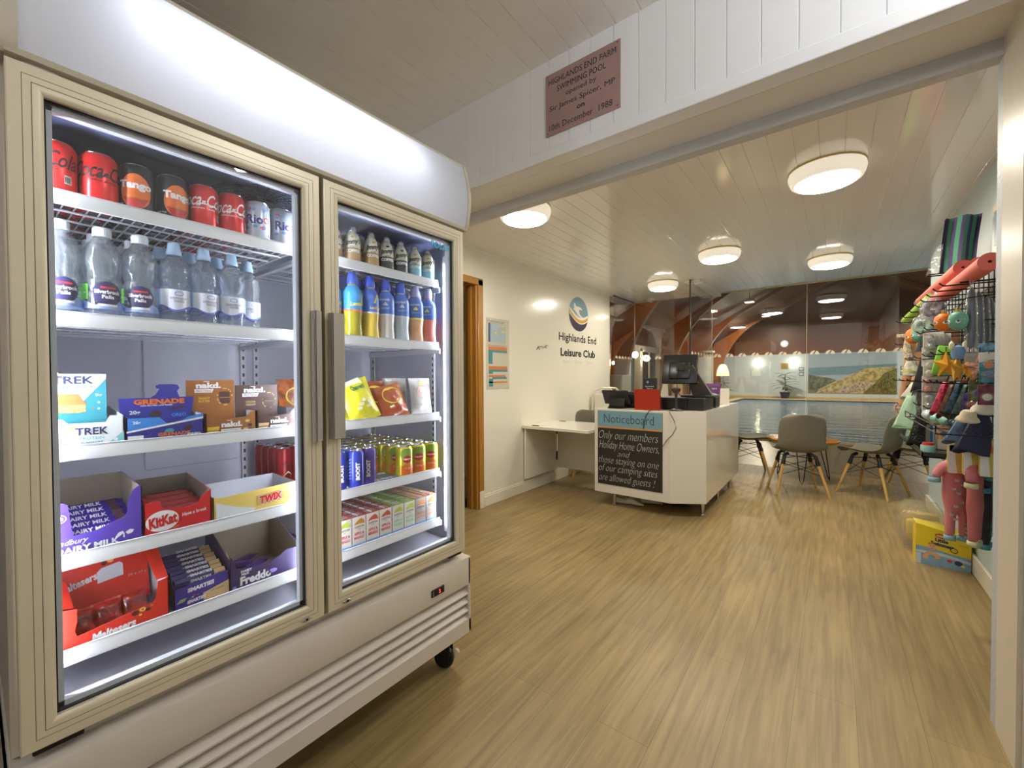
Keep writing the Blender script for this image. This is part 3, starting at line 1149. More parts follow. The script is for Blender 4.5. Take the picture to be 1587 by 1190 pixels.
def deco_rio(b, s):
    BLU = mat('print_lightblue', C(120, 170, 225), 0.4)
    PUR = mat('print_purple', C(60, 45, 140), 0.4)
    PNK = mat('print_pink', C(215, 90, 110), 0.4)
    b.text('Rio', s, 0.0, 0.062, PUR, w=0.042, h=0.026, bold=0.03, du=0.006)
    random.seed(3)
    for k in range(16):
        u = random.uniform(-0.09, 0.09); v = random.choice([random.uniform(0.012, 0.042), random.uniform(0.08, 0.098)])
        b.ell(u, v, 0.006, 0.005, s, random.choice([BLU, PNK, BLU, mat('print_green', C(80, 150, 80), 0.4)]), n=10)
    b.ell(0.030, 0.062, 0.009, 0.009, s, PNK, n=14)
    b.ell(0.030, 0.062, 0.005, 0.005, s, INK_W, 0.001, n=10)


CZ = 1.585
COLAK = deco_cola(INK_K, 'ZERO SUGAR')
COLAW = deco_cola(INK_W, 'ORIGINAL TASTE')
SILV = mat('can_silver_blue', C(205, 215, 232), 0.3, metal=0.3)
can_y = [0.122, 0.188, 0.253, 0.319, 0.384, 0.449, 0.514, 0.580]
base_a = [-0.72, 0.30, -0.10, 0.40, -0.02, 0.1, -0.2, 0.15]
specs = [(REDD, COLAK, 'red soft drink can with black script, first of the row on the can shelf'),
         (REDD, COLAK, 'red soft drink can with black script, second along the can shelf'),
         (BLK, deco_tango, 'black soda can with its whole orange fruit print facing the glass'),
         (BLK, deco_tango, 'black soda can turned aside with its orange print half hidden, beside a red can'),
         (RED, COLAW, 'red soft drink can with white script, next to a black can'),
         (RED, COLAW, 'red soft drink can with white script, next to a pale blue can'),
         (SILV, deco_rio, 'pale blue and white can with purple lettering, beside a red can'),
         (SILV, deco_rio, 'pale blue and white can at the post end of the can shelf')]
front = []
for i, y in enumerate(can_y):
    body, deco, lab = specs[i]
    ang = -math.atan2(y, 1.31) + base_a[i]
    c = can('drink_can', lab, 'can', (-1.312, y, CZ), ang, body, deco)
    front.append(c)
rowlab = ['red cans with black script standing behind the front row', None, 'black soda cans standing behind the front row', None, 'red cans with white script standing behind the front row', None, 'pale blue cans standing behind the front row', None]
for i in range(8):
    for r in range(1, 6):
        g = rowlab[i - i % 2]
        dup(front[i], (-1.312 - 0.0655 * r, can_y[i], CZ), front[i].rotation_euler.z, g[0:-len('s standing behind the front row')] .replace('cans', 'can') + ' in the rows behind the front row of the can shelf', g)

# ---- water bottles
PET = clear_mat('clear_bottle', (0.90, 0.935, 0.96, 1), 1.0, 0.04, 1.5, body=0.11, bodycol=(0.92, 0.96, 1, 1), bump=0.12, bscale=60)
PET2 = clear_mat('clear_bottle_blue', (0.84, 0.90, 0.97, 1), 1.0, 0.05, 1.5, body=0.13, bodycol=(0.88, 0.94, 1, 1), bump=0.22, bscale=90)
def refract_mix(m_, ior, fac, tint):
    nt_ = m_.node_tree
    out_ = nt_.nodes['Material Output']
    src_ = out_.inputs[0].links[0].from_socket
    g_ = nt_.nodes.new('ShaderNodeBsdfGlass')
    g_.inputs['IOR'].default_value = ior
    g_.inputs['Roughness'].default_value = 0.03
    g_.inputs[0].default_value = tint
    x_ = nt_.nodes.new('ShaderNodeMixShader')
    x_.inputs[0].default_value = fac
    nt_.links.new(src_, x_.inputs[1]); nt_.links.new(g_.outputs[0], x_.inputs[2]); nt_.links.new(x_.outputs[0], out_.inputs[0])


refract_mix(PET, 1.28, 0.22, (0.96, 0.98, 1, 1))
refract_mix(PET2, 1.28, 0.20, (0.90, 0.95, 1, 1))
CAPW = mat('cap_white', C(225, 232, 240), 0.35)
CAPB = mat('cap_pale_blue', C(165, 195, 228), 0.35)
NAVY = mat('label_navy', C(52, 48, 92), 0.4)
LGREEN = mat('label_green', C(110, 200, 80), 0.4)
WAVE = mat('label_wave', C(150, 175, 228), 0.4)


def bottle_a(label, loc, ang):
    t = thing('water_bottle', label, 'bottle', loc, 0, 'clear bottles with white caps on the water shelf')
    b = MB()
    R = 0.0325
    pr = [(0.0, 0.004), (0.026, 0.0), (0.031, 0.004), (R, 0.012), (R - 0.0006, 0.02), (R, 0.03), (R, 0.080), (R - 0.0015, 0.088), (R - 0.0045, 0.095), (R - 0.0035, 0.102), (R, 0.112), (R + 0.0008, 0.125), (R + 0.0003, 0.138), (0.0305, 0.152), (0.0265, 0.164), (0.0215, 0.173), (0.0155, 0.180), (0.0135, 0.186), (0.0135, 0.195)]
    b.lathe(pr, PET, n=24)
    b.build('bottle_body', t)
    s = wrap(0, 0, R + 0.0004, ang)
    l = MB()
    for k in range(30):
        u0 = -PI * R + 2 * PI * R * k / 30; u1 = u0 + 2 * PI * R / 30
        h0 = 0.036 + 0.006 * math.sin(u0 * 90); h1 = 0.036 + 0.006 * math.sin(u1 * 90)
        l.add([s(u0, 0.022), s(u1, 0.022), s(u1, h1), s(u0, h0)], [(0, 1, 2, 3)], WAVE)
    l.ell(0.0, 0.056, 0.0245, 0.0265, s, NAVY, 0.0010, n=26)
    l.text('Silverbrook', s, 0.0, 0.060, INK_W, w=0.044, h=0.009, off=0.0014, bold=0.04, du=0.006)
    l.text('Falls', s, 0.0, 0.049, INK_W, w=0.020, h=0.008, off=0.0014, bold=0.04)
    l.rect(-0.012, 0.013, 0.0675, 0.0715, s, mat('label_red', C(215, 60, 60), 0.4), 0.0014, nu=3)
    l.rect(-0.016, 0.016, 0.028, 0.033, s, INK_W, 0.0014, nu=4)
    l.rect(-0.050, -0.034, 0.042, 0.076, s, LGREEN, 0.0008, nu=3)
    l.rect(-0.046, -0.038, 0.056, 0.058, s, INK_W, 0.0012)
    l.build('label_band', t)
    c = MB()
    c.lathe([(0.0150, 0.186), (0.0158, 0.1875), (0.0158, 0.203), (0.0148, 0.2055), (0, 0.206)], CAPW, n=22)
    for k in range(22):
        a = 2 * PI * k / 22
        c.box(0.0155, 0.0163, -0.0007, 0.0007, 0.189, 0.202, CAPW, T=Matrix.Rotation(a, 4, 'Z'))
    c.build('cap', t)
    return t


def bottle_b(label, loc, ang):
    t = thing('water_bottle', label, 'bottle', loc, 0, 'blue capped sports bottles on the water shelf')
    b = MB()
    R = 0.0325
    pr = [(0.0, 0.004), (0.026, 0.0), (0.031, 0.004), (R, 0.012), (R - 0.001, 0.018), (R, 0.024), (R - 0.001, 0.03), (R, 0.036), (R, 0.089), (R - 0.002, 0.094), (R - 0.0042, 0.100), (R - 0.001, 0.110), (R + 0.0006, 0.122), (R - 0.0006, 0.138), (0.0285, 0.152), (0.022, 0.163), (0.0145, 0.170), (0.0135, 0.176)]
    b.lathe(pr, PET2, n=24)
    b.build('bottle_body', t)
    s = wrap(0, 0, R + 0.0004, ang)
    l = MB()
    PALE = mat('label_paleblue', C(168, 196, 235), 0.4)
    WL = mat('label_white', C(224, 228, 240), 0.4)
    for k in range(30):
        u0 = -PI * R + 2 * PI * R * k / 30; u1 = u0 + 2 * PI * R / 30
        f = lambda u: 0.042 - 0.006 * math.cos(u * 95)
        mm = WL if abs((u0 + u1) / 2) < 0.034 else PALE
        l.add([s(u0, f(u0)), s(u1, f(u1)), s(u1, 0.086), s(u0, 0.086)], [(0, 1, 2, 3)], mm)
        l.add([s(u0, f(u0) - 0.004), s(u1, f(u1) - 0.004), s(u1, f(u1)), s(u0, f(u0))], [(0, 1, 2, 3)], mat('label_ridge', C(90, 110, 205), 0.4))
    DK = mat('label_ink', C(50, 52, 75), 0.4)
    l.text('DERWENT', s, 0.006, 0.064, DK, w=0.034, h=0.0055, off=0.0012, du=0.008)
    l.text('WATER', s, 0.006, 0.057, DK, w=0.022, h=0.006, off=0.0012)
    o_ = [(0.006 + 0.009 * math.cos(a), 0.076 + 0.0055 * math.sin(a)) for a in [2 * PI * i / 14 for i in range(14)]]
    for i in range(14):
        p, q = o_[i], o_[(i + 1) % 14]
        l.add([s(p[0], p[1], 0.0012), s(q[0], q[1], 0.0012), s(0.006 + (q[0] - 0.006) * 0.85, 0.076 + (q[1] - 0.076) * 0.8, 0.0012), s(0.006 + (p[0] - 0.006) * 0.85, 0.076 + (p[1] - 0.076) * 0.8, 0.0012)], [(3, 2, 1, 0)], mat('label_ridge'))
    l.build('label_band', t)
    c = MB()
    c.lathe([(0.0150, 0.174), (0.0165, 0.176), (0.0165, 0.184), (0.0150, 0.1865), (0.0148, 0.188), (0.0128, 0.202), (0.0118, 0.2045), (0, 0.206)], CAPB, n=22)
    c.build('cap', t)
    return t


BZ = 1.3345
aim = lambda y, e=0.0: -math.atan2(y, 1.32) + e
wb = []
for i, (y, e) in enumerate(((0.125, 0.15), (0.191, 0.25), (0.256, 0.0))):
    wb.append(bottle_a(['clear water bottle with white cap, half cut off by the door edge', 'clear water bottle with white cap, middle of the three in front', 'clear water bottle with white cap, beside a pale blue capped one'][i], (-1.315, y, BZ), aim(y, e)))
wc = []
for i, (y, e, dx) in enumerate(((0.321, 0.1, 0), (0.383, 0.3, 0), (0.446, 0.0, 0), (0.500, 0.4, -0.04))):
    wc.append(bottle_b(['pale blue capped water bottle beside a white capped one, front row', 'pale blue capped water bottle, second of the front row', 'pale blue capped water bottle, third of the front row', 'pale blue capped water bottle at the end of the row, set back'][i], (-1.315 + dx, y, BZ), aim(y, e)))
for i in range(3):
    for r in range(1, 4):
        dup(wb[i], (-1.315 - 0.068 * r, wb[i].location.y, BZ), 0, 'clear water bottle with white cap in the rows behind the front row', 'white capped water bottles behind the front row')
for i in range(3):
    for r in range(1, 4):
        dup(wc[i], (-1.315 - 0.068 * r, wc[i].location.y - 0.012, BZ), 0, 'pale blue capped water bottle in the rows behind the front row', 'pale blue capped water bottles behind the front row')

# ---- display cartons
CARD = mat('grey_board', C(142, 130, 114), 0.8, noise=0.05)
CARDW = mat('white_board', C(225, 228, 236), 0.7)
TEAL = mat('print_teal', C(70, 165, 180), 0.4)
TEALL = mat('print_mint', C(140, 215, 215), 0.4)
BOXW = mat('print_box_white', C(235, 240, 242), 0.4)


def tray(name, label, loc, wy, dx, front, hs_front, hs_back, hb, outer, inner, cat='box', th=0.0018, rz=0.0, sidepts=None):
    """Open carton: local x 0 is the front (towards the glass), runs to -dx. front = outline in (y, z)."""
    t = thing(name, label, cat, loc, rz)
    f = MB()
    f.prism(front, 'X', -th, 0, outer)
    f.add([(-th - 0.0003, p[0], p[1]) for p in front], [tuple(x) for x in tessellate_polygon([[Vector((p[0], p[1], 0)) for p in front]])], inner)
    fp = f.build('front_panel', t)
    b = MB()
    sp = sidepts or [(-dx, 0), (0, 0), (0, hs_front), (-dx, hs_back)]
    for y0, y1, inn in ((0, th, 1), (wy - th, wy, -1)):
        b.prism(sp, 'Y', y0, y1, outer)
        yy = y1 + 0.0004 if inn == 1 else y0 - 0.0004
        b.add([(p[0], yy, p[1]) for p in sp], [tuple(x) for x in tessellate_polygon([[Vector((p[0], p[1], 0)) for p in sp]])], inner)
    b.box(-dx, -dx + th, 0, wy, 0, hb, inner)
    b.box(-dx, 0, th, wy - th, 0, th, inner)
    b.build('carton', t)
    return t, fp


FSURF = plane((0, 0, 0), (0, 1, 0), (0, 0, 1), 0.0007)


def decal(parent, fn, name='print'):
    m = MB()
    fn(m)
    return m.build(name, parent)


# white and teal flapjack cartons
Z3 = 1.0495
w = 0.118
t, fp = tray('snack_carton', 'white and teal open snack carton beside the royal blue carton', (-1.286, 0.099, Z3), w, 0.16,
             [(0, 0), (w, 0), (w, 0.068), (0.095, 0.070), (0.088, 0.056), (0.03, 0.056), (0.022, 0.066), (0, 0.068)], 0.068, 0.085, 0.085, BOXW, CARDW)
def d(m):
    m.patch([(0.0, 0.0), (0.045, 0.0), (0.0, 0.034)], FSURF, TEALL)
    m.patch([(w, 0.0), (w - 0.036, 0.0), (w, 0.034)], FSURF, TEALL)
    m.text('TREK', FSURF, 0.066, 0.038, mat('ink_indigo', C(45, 50, 95), 0.4), w=0.052, h=0.016, bold=0.02, off=0.001)
    m.text('PROTEIN', FSURF, 0.066, 0.023, TEAL, w=0.038, h=0.006, off=0.001)
    m.text('FLAPJACKS', FSURF, 0.066, 0.013, TEAL, w=0.034, h=0.005, off=0.001, bold=0.03)
    m.text('9g', FSURF, 0.012, 0.012, INK_W, w=0.014, h=0.009, off=0.0012, bold=0.03)
    m.patch([(0.030, 0.036), (0.034, 0.046), (0.040, 0.051), (0.046, 0.049), (0.040, 0.0475), (0.036, 0.043)], FSURF, mat('print_yellow', C(250, 214, 90), 0.4), 0.001)
    m.ell(w - 0.014, 0.016, 0.004, 0.004, FSURF, INK_W, 0.0012, n=5)
decal(fp, d)
# full closed teal carton standing in it, its lid panel upright
t2 = thing('snack_carton', 'teal snack box with a picture of an oat bar, standing inside the white carton', 'box', (-1.335, 0.085, Z3 + 0.0025))
m = MB(); m.box(-0.05, 0, 0, 0.111, 0, 0.160, TEAL); m.build('carton', t2)
def d(m):
    m.patch([(0.0, 0.1605), (0.0, 0.125), (0.035, 0.098), (0.072, 0.098), (0.111, 0.150), (0.111, 0.1605)], FSURF, BOXW)
    m.text('TREK', FSURF, 0.058, 0.147, mat('ink_indigo'), w=0.066, h=0.017, bold=0.03, off=0.001)
    m.text('PROTEIN', FSURF, 0.032, 0.131, TEAL, w=0.036, h=0.007, off=0.001, bold=0.03)
    m.text('FLAPJACKS', FSURF, 0.074, 0.131, mat('print_midblue', C(70, 140, 195), 0.4), w=0.040, h=0.006, off=0.001, bold=0.03)
    m.patch([(0.018, 0.092), (0.024, 0.108), (0.029, 0.116), (0.066, 0.116), (0.071, 0.106), (0.077, 0.092)], FSURF, mat('print_caramel', C(196, 135, 78), 0.4, noise=0.1, nscale=60), 0.0012)
    m.patch([(0.018, 0.093), (0.077, 0.093), (0.077, 0.076), (0.060, 0.073), (0.019, 0.077)], FSURF, mat('print_oats', C(205, 178, 115), 0.6, noise=0.35, nscale=350), 0.0011)
    for k in range(9):
        m.ell(0.008 + 0.01 * k, 0.09 + 0.02 * math.sin(k * 3.1), 0.0025, 0.002, FSURF, mat('print_caramel'), 0.0010, n=7)
    m.text('9g', FSURF, 0.098, 0.112, INK_W, w=0.012, h=0.009, off=0.001, bold=0.03)
    for v in (0.096, 0.082):
        m.ell(0.098, v, 0.0025, 0.0025, FSURF, INK_W, 0.001, n=8)
decal(t2, d)
m = MB()
m.prism([(0.012, 0.16), (0.012, 0.163), (0.020, 0.168), (0.030, 0.168), (0.036, 0.163), (0.036, 0.16)], 'X', -0.0015, 0, BOXW)
m.build('top_tab', t2)

# blue and royal protein bar carton
RB = mat('print_royal', C(48, 50, 140), 0.4)
SKY = mat('print_sky', C(60, 140, 225), 0.4)
w = 0.148
t, fp = tray('protein_bar_carton', 'royal blue open protein bar carton with orange lettering', (-1.286, 0.221, Z3), w, 0.15,
             [(0, 0), (w, 0), (w, 0.062), (0.115, 0.058), (0.100, 0.050), (0.09, 0.044), (0.075, 0.044), (0.065, 0.052), (0.060, 0.060), (0, 0.062)], 0.062, 0.07, 0.07, RB, CARDW)
def d(m):
    m.patch([(0.002, 0.060), (0.002, 0.030), (0.075, 0.042), (0.060, 0.059)], FSURF, SKY)
    m.patch([(0.0, 0.030), (0.0, 0.026), (w, 0.050), (w, 0.055)], FSURF, INK_W, 0.0009)
    m.patch([(0.1, 0.047), (w, 0.0555), (w, 0.061), (0.117, 0.057)], FSURF, SKY, 0.001)
    m.text('20g', FSURF, 0.018, 0.048, INK_W, w=0.014, h=0.009, off=0.0011, bold=0.03)
    m.text('GRENADE', FSURF, 0.088, 0.017, ORG, w=0.064, h=0.009, off=0.001, bold=0.04)
    m.text('OREO', FSURF, 0.128, 0.012, INK_W, w=0.028, h=0.008, off=0.0012, bold=0.04)
    m.rect(0.002, 0.030, 0.010, 0.019, FSURF, INK_W, 0.001)
    m.patch([(0.068, 0.022), (0.072, 0.029), (0.082, 0.031), (0.088, 0.026), (0.086, 0.022)], FSURF, mat('print_teal'), 0.001)
    m.patch([(0.105, 0.024), (0.112, 0.034), (0.122, 0.036), (0.127, 0.030), (0.118, 0.023)], FSURF, mat('print_brown', C(60, 42, 36), 0.5), 0.001)
decal(fp, d)
m = MB()
hc = [(-0.003, 0.0), (w - 0.012, 0.0), (w - 0.006, 0.105), (0.085, 0.105), (0.083, 0.115), (0.082, 0.118), (0.103, 0.118 + 0.0), (0.0, 0.105)]
card = [(-0.002, 0.03), (w - 0.014, 0.03), (w - 0.006, 0.105), (0.112, 0.105), (0.107, 0.120), (0.112, 0.128), (0.108, 0.136), (0.098, 0.138), (0.072, 0.138), (0.064, 0.134), (0.066, 0.128), (0.072, 0.126), (0.064, 0.112), (0.054, 0.105), (-0.004, 0.105)]
m.prism(card, 'X', -0.052, -0.050, RB)
hp_ = m.build('header_card', t)
def d(m):
    s = plane((-0.05, 0, 0), (0, 1, 0), (0, 0, 1), 0.0007)
    m.text('GRENADE', s, 0.072, 0.095, ORG, w=0.10, h=0.013, off=0.001, bold=0.05)
    m.text('HIGH PROTEIN, LOW SUGAR', s, 0.066, 0.0855, INK_W, w=0.062, h=0.004, off=0.001, bold=0.02)
    m.text('20g', s, 0.024, 0.069, INK_W, w=0.020, h=0.012, off=0.001, bold=0.03)
    m.patch([(0.05, 0.06), (0.055, 0.07), (0.066, 0.074), (0.075, 0.066), (0.072, 0.058)], s, mat('print_brown'), 0.001)
    m.patch([(0.085, 0.076), (0.115, 0.082), (0.125, 0.080), (0.10, 0.074)], s, mat('print_brown'), 0.001)
    m.text('OREO', s, 0.11, 0.060, SKY, w=0.03, h=0.009, off=0.001, bold=0.03)
decal(hp_, d)


def nakd(label, y, z, col, name2, w, inner, cardh, cy0, cw, icol):
    t, fp = tray('protein_bar_carton', label, (-1.296, y, z), w, 0.13,
                 [(0, 0), (w, 0), (w, 0.060), (w - 0.012, 0.059), (w - 0.024, 0.046), (0.03, 0.042), (0.018, 0.052), (0.014, 0.060), (0, 0.062)], 0.060, 0.062, 0.05, col, inner)
    BG = mat('print_beige_yellow', C(232, 196, 60), 0.4) if icol else mat('print_tan', C(222, 190, 140), 0.4)

    def d(m):
        m.text('nakd.', FSURF, 0.060, 0.028, INK_W, w=0.050, h=0.015, off=0.001, bold=0.05)
        m.rect(0.048, 0.060, 0.0375, 0.039, FSURF, INK_W, 0.001)
        m.patch([(0.034, 0.004), (0.078, 0.004), (0.082, 0.016), (0.034, 0.016)], FSURF, INK_W, 0.001)
        m.text('PROTEIN!', FSURF, 0.058, 0.010, col, w=0.036, h=0.006, off=0.0014)
        m.patch([(0.003, 0.004), (0.026, 0.004), (0.028, 0.013), (0.003, 0.013)], FSURF, BG, 0.001)
        m.patch([(0.003, 0.015), (0.029, 0.015), (0.031, 0.024), (0.003, 0.024)], FSURF, BG, 0.001)
        for k, (a, b_) in enumerate(((0.098, 0.034), (0.104, 0.022), (0.093, 0.012), (0.106, 0.01))):
            m.ell(min(a, w - 0.008), b_, 0.006, 0.004, FSURF, [mat('print_nut', C(215, 190, 110), 0.5), mat('print_brown')][k % 2], 0.001, n=10)
    decal(fp, d)
    m = MB()
    m.box(-0.062, -0.060, cy0 - y, cy0 - y + cw, 0.0, cardh, col)
    hc_ = m.build('header_card', t)

    def d2(m):
        s = plane((-0.06, cy0 - y, 0), (0, 1, 0), (0, 0, 1), 0.0007)
        H = cardh
        m.text('nakd.', s, cw * 0.45, H - 0.014, INK_W, w=0.058, h=0.016, off=0.001, bold=0.05)
        m.rect(cw * 0.45 - 0.012, cw * 0.45 + 0.002, H - 0.0048, H - 0.003, s, INK_W, 0.001)
        m.patch([(0.018, H - 0.034), (0.058, H - 0.034), (0.062, H - 0.024), (0.018, H - 0.024)], s, INK_W, 0.001)
        m.text('PROTEIN!', s, 0.039, H - 0.029, col, w=0.034, h=0.006, off=0.0014)
        a, b_ = name2
        m.text(a, s, 0.040, H - 0.049, BG, w=0.026, h=0.006, off=0.001, bold=0.02)
        m.text(b_, s, 0.040, H - 0.057, BG, w=0.026, h=0.006, off=0.001, bold=0.02)
        CH = mat('print_chocolate', C(72, 42, 34), 0.5)
        m.rect(cw - 0.036, cw - 0.012, H - 0.064, H - 0.032, s, CH, 0.001)
        m.rect(cw - 0.036, cw - 0.012, H - 0.049, H - 0.0475, s, mat('print_caramel'), 0.0013)
        random.seed(5)
        for k in range(22):
            a_ = random.uniform(0, 2 * PI)
            m.ell(cw - 0.024 + 0.018 * math.cos(a_), H - 0.046 + 0.023 * math.sin(a_), 0.0022, 0.0018, s, mat('print_nut'), 0.0012, n=6)
    decal(hc_, d2)
    return t


nakd('caramel brown open snack carton with a tall header card', 0.377, Z3, mat('print_tanbrown', C(160, 100, 48), 0.4), ('PEANUT', 'BUTTER'), 0.119, CARDW, 0.147, 0.352, 0.112, True)
nakd('dark brown open snack carton beside the caramel brown one', 0.500, Z3, mat('print_darkbrown', C(82, 56, 50), 0.4), ('COCOA', 'HAZELNUT'), 0.112, CARDW, 0.132, 0.466, 0.114, False)


# ---- chocolate cartons on the fourth shelf
Z4 = 0.8215
PURP = mat('print_deep_purple', C(84, 62, 160), 0.4, noise=0.05)
PURL = mat('print_lilac', C(160, 140, 225), 0.4)
w = 0.146
t, fp = tray('chocolate_carton', 'purple torn-open chocolate bar carton beside the red wafer carton', (-1.286, 0.100, Z4), w, 0.21,
             [(0, 0), (w, 0), (w, 0.128), (w - 0.005, 0.131), (w - 0.016, 0.122), (w - 0.024, 0.10), (w - 0.026, 0.072), (w - 0.032, 0.064), (0.066, 0.046), (0.034, 0.044), (0.031, 0.060), (0.026, 0.112), (0.019, 0.118), (0, 0.114)], 0.128, 0.136, 0.135, PURP, CARD)
def d(m):
    m.text('DAIRY MILK', FSURF, 0.056, 0.0155, INK_W, w=0.100, h=0.013, off=0.001, bold=0.04)
    m.text('Cadbury', FSURF, 0.030, 0.031, INK_W, w=0.052, h=0.015, shear=0.4, off=0.001)
    m.ell(0.013, 0.085, 0.011, 0.009, FSURF, INK_W, 0.001, n=20)
    m.ell(0.013, 0.085, 0.0095, 0.0075, FSURF, PURP, 0.0013, n=20)
    m.ell(0.013, 0.085, 0.006, 0.0045, FSURF, INK_W, 0.0016, n=16)
    m.patch([(0.098, 0.021), (0.104, 0.031), (0.112, 0.033), (0.113, 0.028), (0.106, 0.022)], FSURF, INK_W, 0.001)
    m.patch([(0.116, 0.029), (0.124, 0.034), (0.131, 0.031), (0.128, 0.025), (0.120, 0.023)], FSURF, INK_W, 0.001)
    m.patch([(0.112, 0.018), (0.115, 0.018), (0.114, 0.029), (0.112, 0.029)], FSURF, INK_W, 0.001)
decal(fp, d)


def bar(name, label, cat, c, L, Wd, H, body, ang=0.0, tilt=0.0, group=None, txt=None, tcol=None, patch=None):
    """Wrapped bar lying along local y, pillow section with crimped ends, print on top and front."""
    o = thing(name, label, cat, c, ang, group)
    m = MB()
    n = 12
    sec = []
    for k in range(n):
        a = 2 * PI * k / n
        ca, sa = math.cos(a), math.sin(a)
        sec.append((Wd / 2 * math.copysign(abs(ca) ** 0.6, ca), H / 2 + H / 2 * math.copysign(abs(sa) ** 0.7, sa)))
    ys = [-L / 2, -L / 2 + 0.006, -L / 2 + 0.012, -L / 4, 0, L / 4, L / 2 - 0.012, L / 2 - 0.006, L / 2]
    sc_ = [0.05, 0.10, 1, 1.03, 0.98, 1.02, 1, 0.10, 0.05]
    vs = []
    for y, q in zip(ys, sc_):
        for (x, z) in sec:
            vs.append((x * (1 if q > 0.5 else 0.96), y, H / 2 + (z - H / 2) * q))
    fs = []
    for i in range(len(ys) - 1):
        for k in range(n):
            fs.append((i * n + k, i * n + (k + 1) % n, (i + 1) * n + (k + 1) % n, (i + 1) * n + k))
    T = xf((0, 0, 0), ry=tilt)
    m.add(vs, [f[::-1] for f in fs], body, True, T)
    if txt:
        s0 = lambda u, v, o_=0.0006: T @ Vector((-v, u, H + o_ + 0.0006))
        m.text(txt, s0, -L * 0.1, 0, tcol, w=L * 0.55, h=Wd * 0.42, bold=0.03)
        if patch:
            m.rect(L * 0.25, L * 0.38, -Wd * 0.3, Wd * 0.3, s0, patch)
        s1 = lambda u, v, o_=0.0006: T @ Vector((Wd / 2 + 0.001 + o_, u, v))
        m.text(txt, s1, -L * 0.05, H * 0.5, tcol, w=L * 0.5, h=H * 0.45, bold=0.03)
    m.build('wrapper', o)
    return o


FOILP = mat('foil_purple', C(75, 40, 180), 0.22, metal=0.5, noise=0.15, nscale=60)
FOILR = mat('foil_red', C(190, 45, 45), 0.25, metal=0.4, noise=0.2, nscale=60)
for k in range(5):
    bar('chocolate_bar', ['purple chocolate bar lying at the front of the purple carton', 'purple chocolate bar second from the front of the purple carton', 'purple chocolate bar in the middle of the purple carton', 'purple chocolate bar fourth from the front of the purple carton', 'purple chocolate bar at the back of the purple carton'][k], 'chocolate',
        (-1.308 - 0.036 * k, 0.176, Z4 + 0.034 + 0.006 * k), 0.128, 0.030, 0.014, FOILP, 0, 0.5, 'purple bars in the torn carton', 'DAIRY MILK', INK_W, mat('print_chocolate'))
for k in range(4):
    bar('chocolate_bar', 'purple chocolate bar in the lower layer under the visible bars', 'chocolate', (-1.31 - 0.042 * k, 0.173, Z4 + 0.003), 0.13, 0.038, 0.026, FOILP, 0, 0, 'lower layer of purple bars')

w = 0.134
KR = mat('print_signal_red', C(200, 30, 38), 0.35)
t, fp = tray('chocolate_carton', 'red chocolate wafer carton with a white oval on its front', (-1.286, 0.249, Z4), w, 0.20,
             [(0, 0), (w, 0), (w, 0.092), (w - 0.006, 0.088), (w - 0.02, 0.080), (w - 0.028, 0.062), (w - 0.05, 0.058), (0.040, 0.062), (0.033, 0.070), (0.030, 0.084), (0.024, 0.086), (0, 0.084)], 0.092, 0.11, 0.108, KR, CARD)
def d(m):
    m.ell(0.034, 0.036, 0.032, 0.025, FSURF, INK_W, 0.0009, n=28)
    m.text('KitKat', FSURF, 0.035, 0.036, KR, w=0.055, h=0.027, shear=0.1, off=0.0013, bold=0.05, rot=0.12)
    m.text('Have a break', FSURF, 0.098, 0.043, INK_W, w=0.052, h=0.009, shear=0.2, off=0.001, bold=0.02, rot=0.08)
    m.patch([(0.05, 0.012), (0.06, 0.018), (0.072, 0.020), (0.06, 0.013)], FSURF, ORG, 0.001)
decal(fp, d)
for k in range(4):
    bar('wafer_bar', ['red wrapped wafer bar nearest the front of the red carton', 'red wrapped wafer bar second in the red carton', 'red wrapped wafer bar third in the red carton', 'red wrapped wafer bar at the back of the red carton'][k], 'chocolate',
        (-1.312 - 0.04 * k, 0.322 + 0.004 * (k % 2), Z4 + 0.046 + 0.004 * k), 0.112, 0.040, 0.013, FOILR, 0.05 * (k % 3 - 1), 0.15, 'red wafer bars')
for k in range(4):
    bar('wafer_bar', 'red wrapped wafer bar in the lower layer of the red carton', 'chocolate', (-1.31 - 0.043 * k, 0.316, Z4 + 0.003), 0.12, 0.040, 0.036, FOILR, 0, 0, 'lower layer of wafer bars')

w = 0.218
GOLD = mat('print_gold_yellow', C(232, 205, 110), 0.4)
t, fp = tray('chocolate_carton', 'empty gold and white chocolate carton beside the red wafer carton', (-1.286, 0.388, Z4), w, 0.17,
             [(0, 0), (w, 0), (w, 0.070), (0.02, 0.062), (0.004, 0.066), (0, 0.066)], 0.066, 0.07, 0.07, GOLD, CARDW)
def d(m):
    m.patch([(0.006, 0.0), (0.09, 0.0), (0.10, 0.018), (0.050, 0.032), (0.006, 0.052)], FSURF, BOXW, 0.0009)
    m.patch([(w, 0.0), (w - 0.05, 0.0), (w - 0.012, 0.03), (w, 0.06)], FSURF, BOXW, 0.0009)
    m.patch([(0.106, 0.020), (0.176, 0.026), (0.180, 0.055), (0.104, 0.048)], FSURF, mat('print_ochre', C(200, 160, 90), 0.4), 0.0009)
    m.text('TWIX', FSURF, 0.142, 0.037, KR, w=0.062, h=0.022, shear=0.15, bold=0.06, off=0.0014, rot=0.08)
    m.text('TWIX', FSURF, 0.1425, 0.0365, INK_W, w=0.066, h=0.025, shear=0.15, bold=0.09, off=0.0011, rot=0.08)
decal(fp, d)

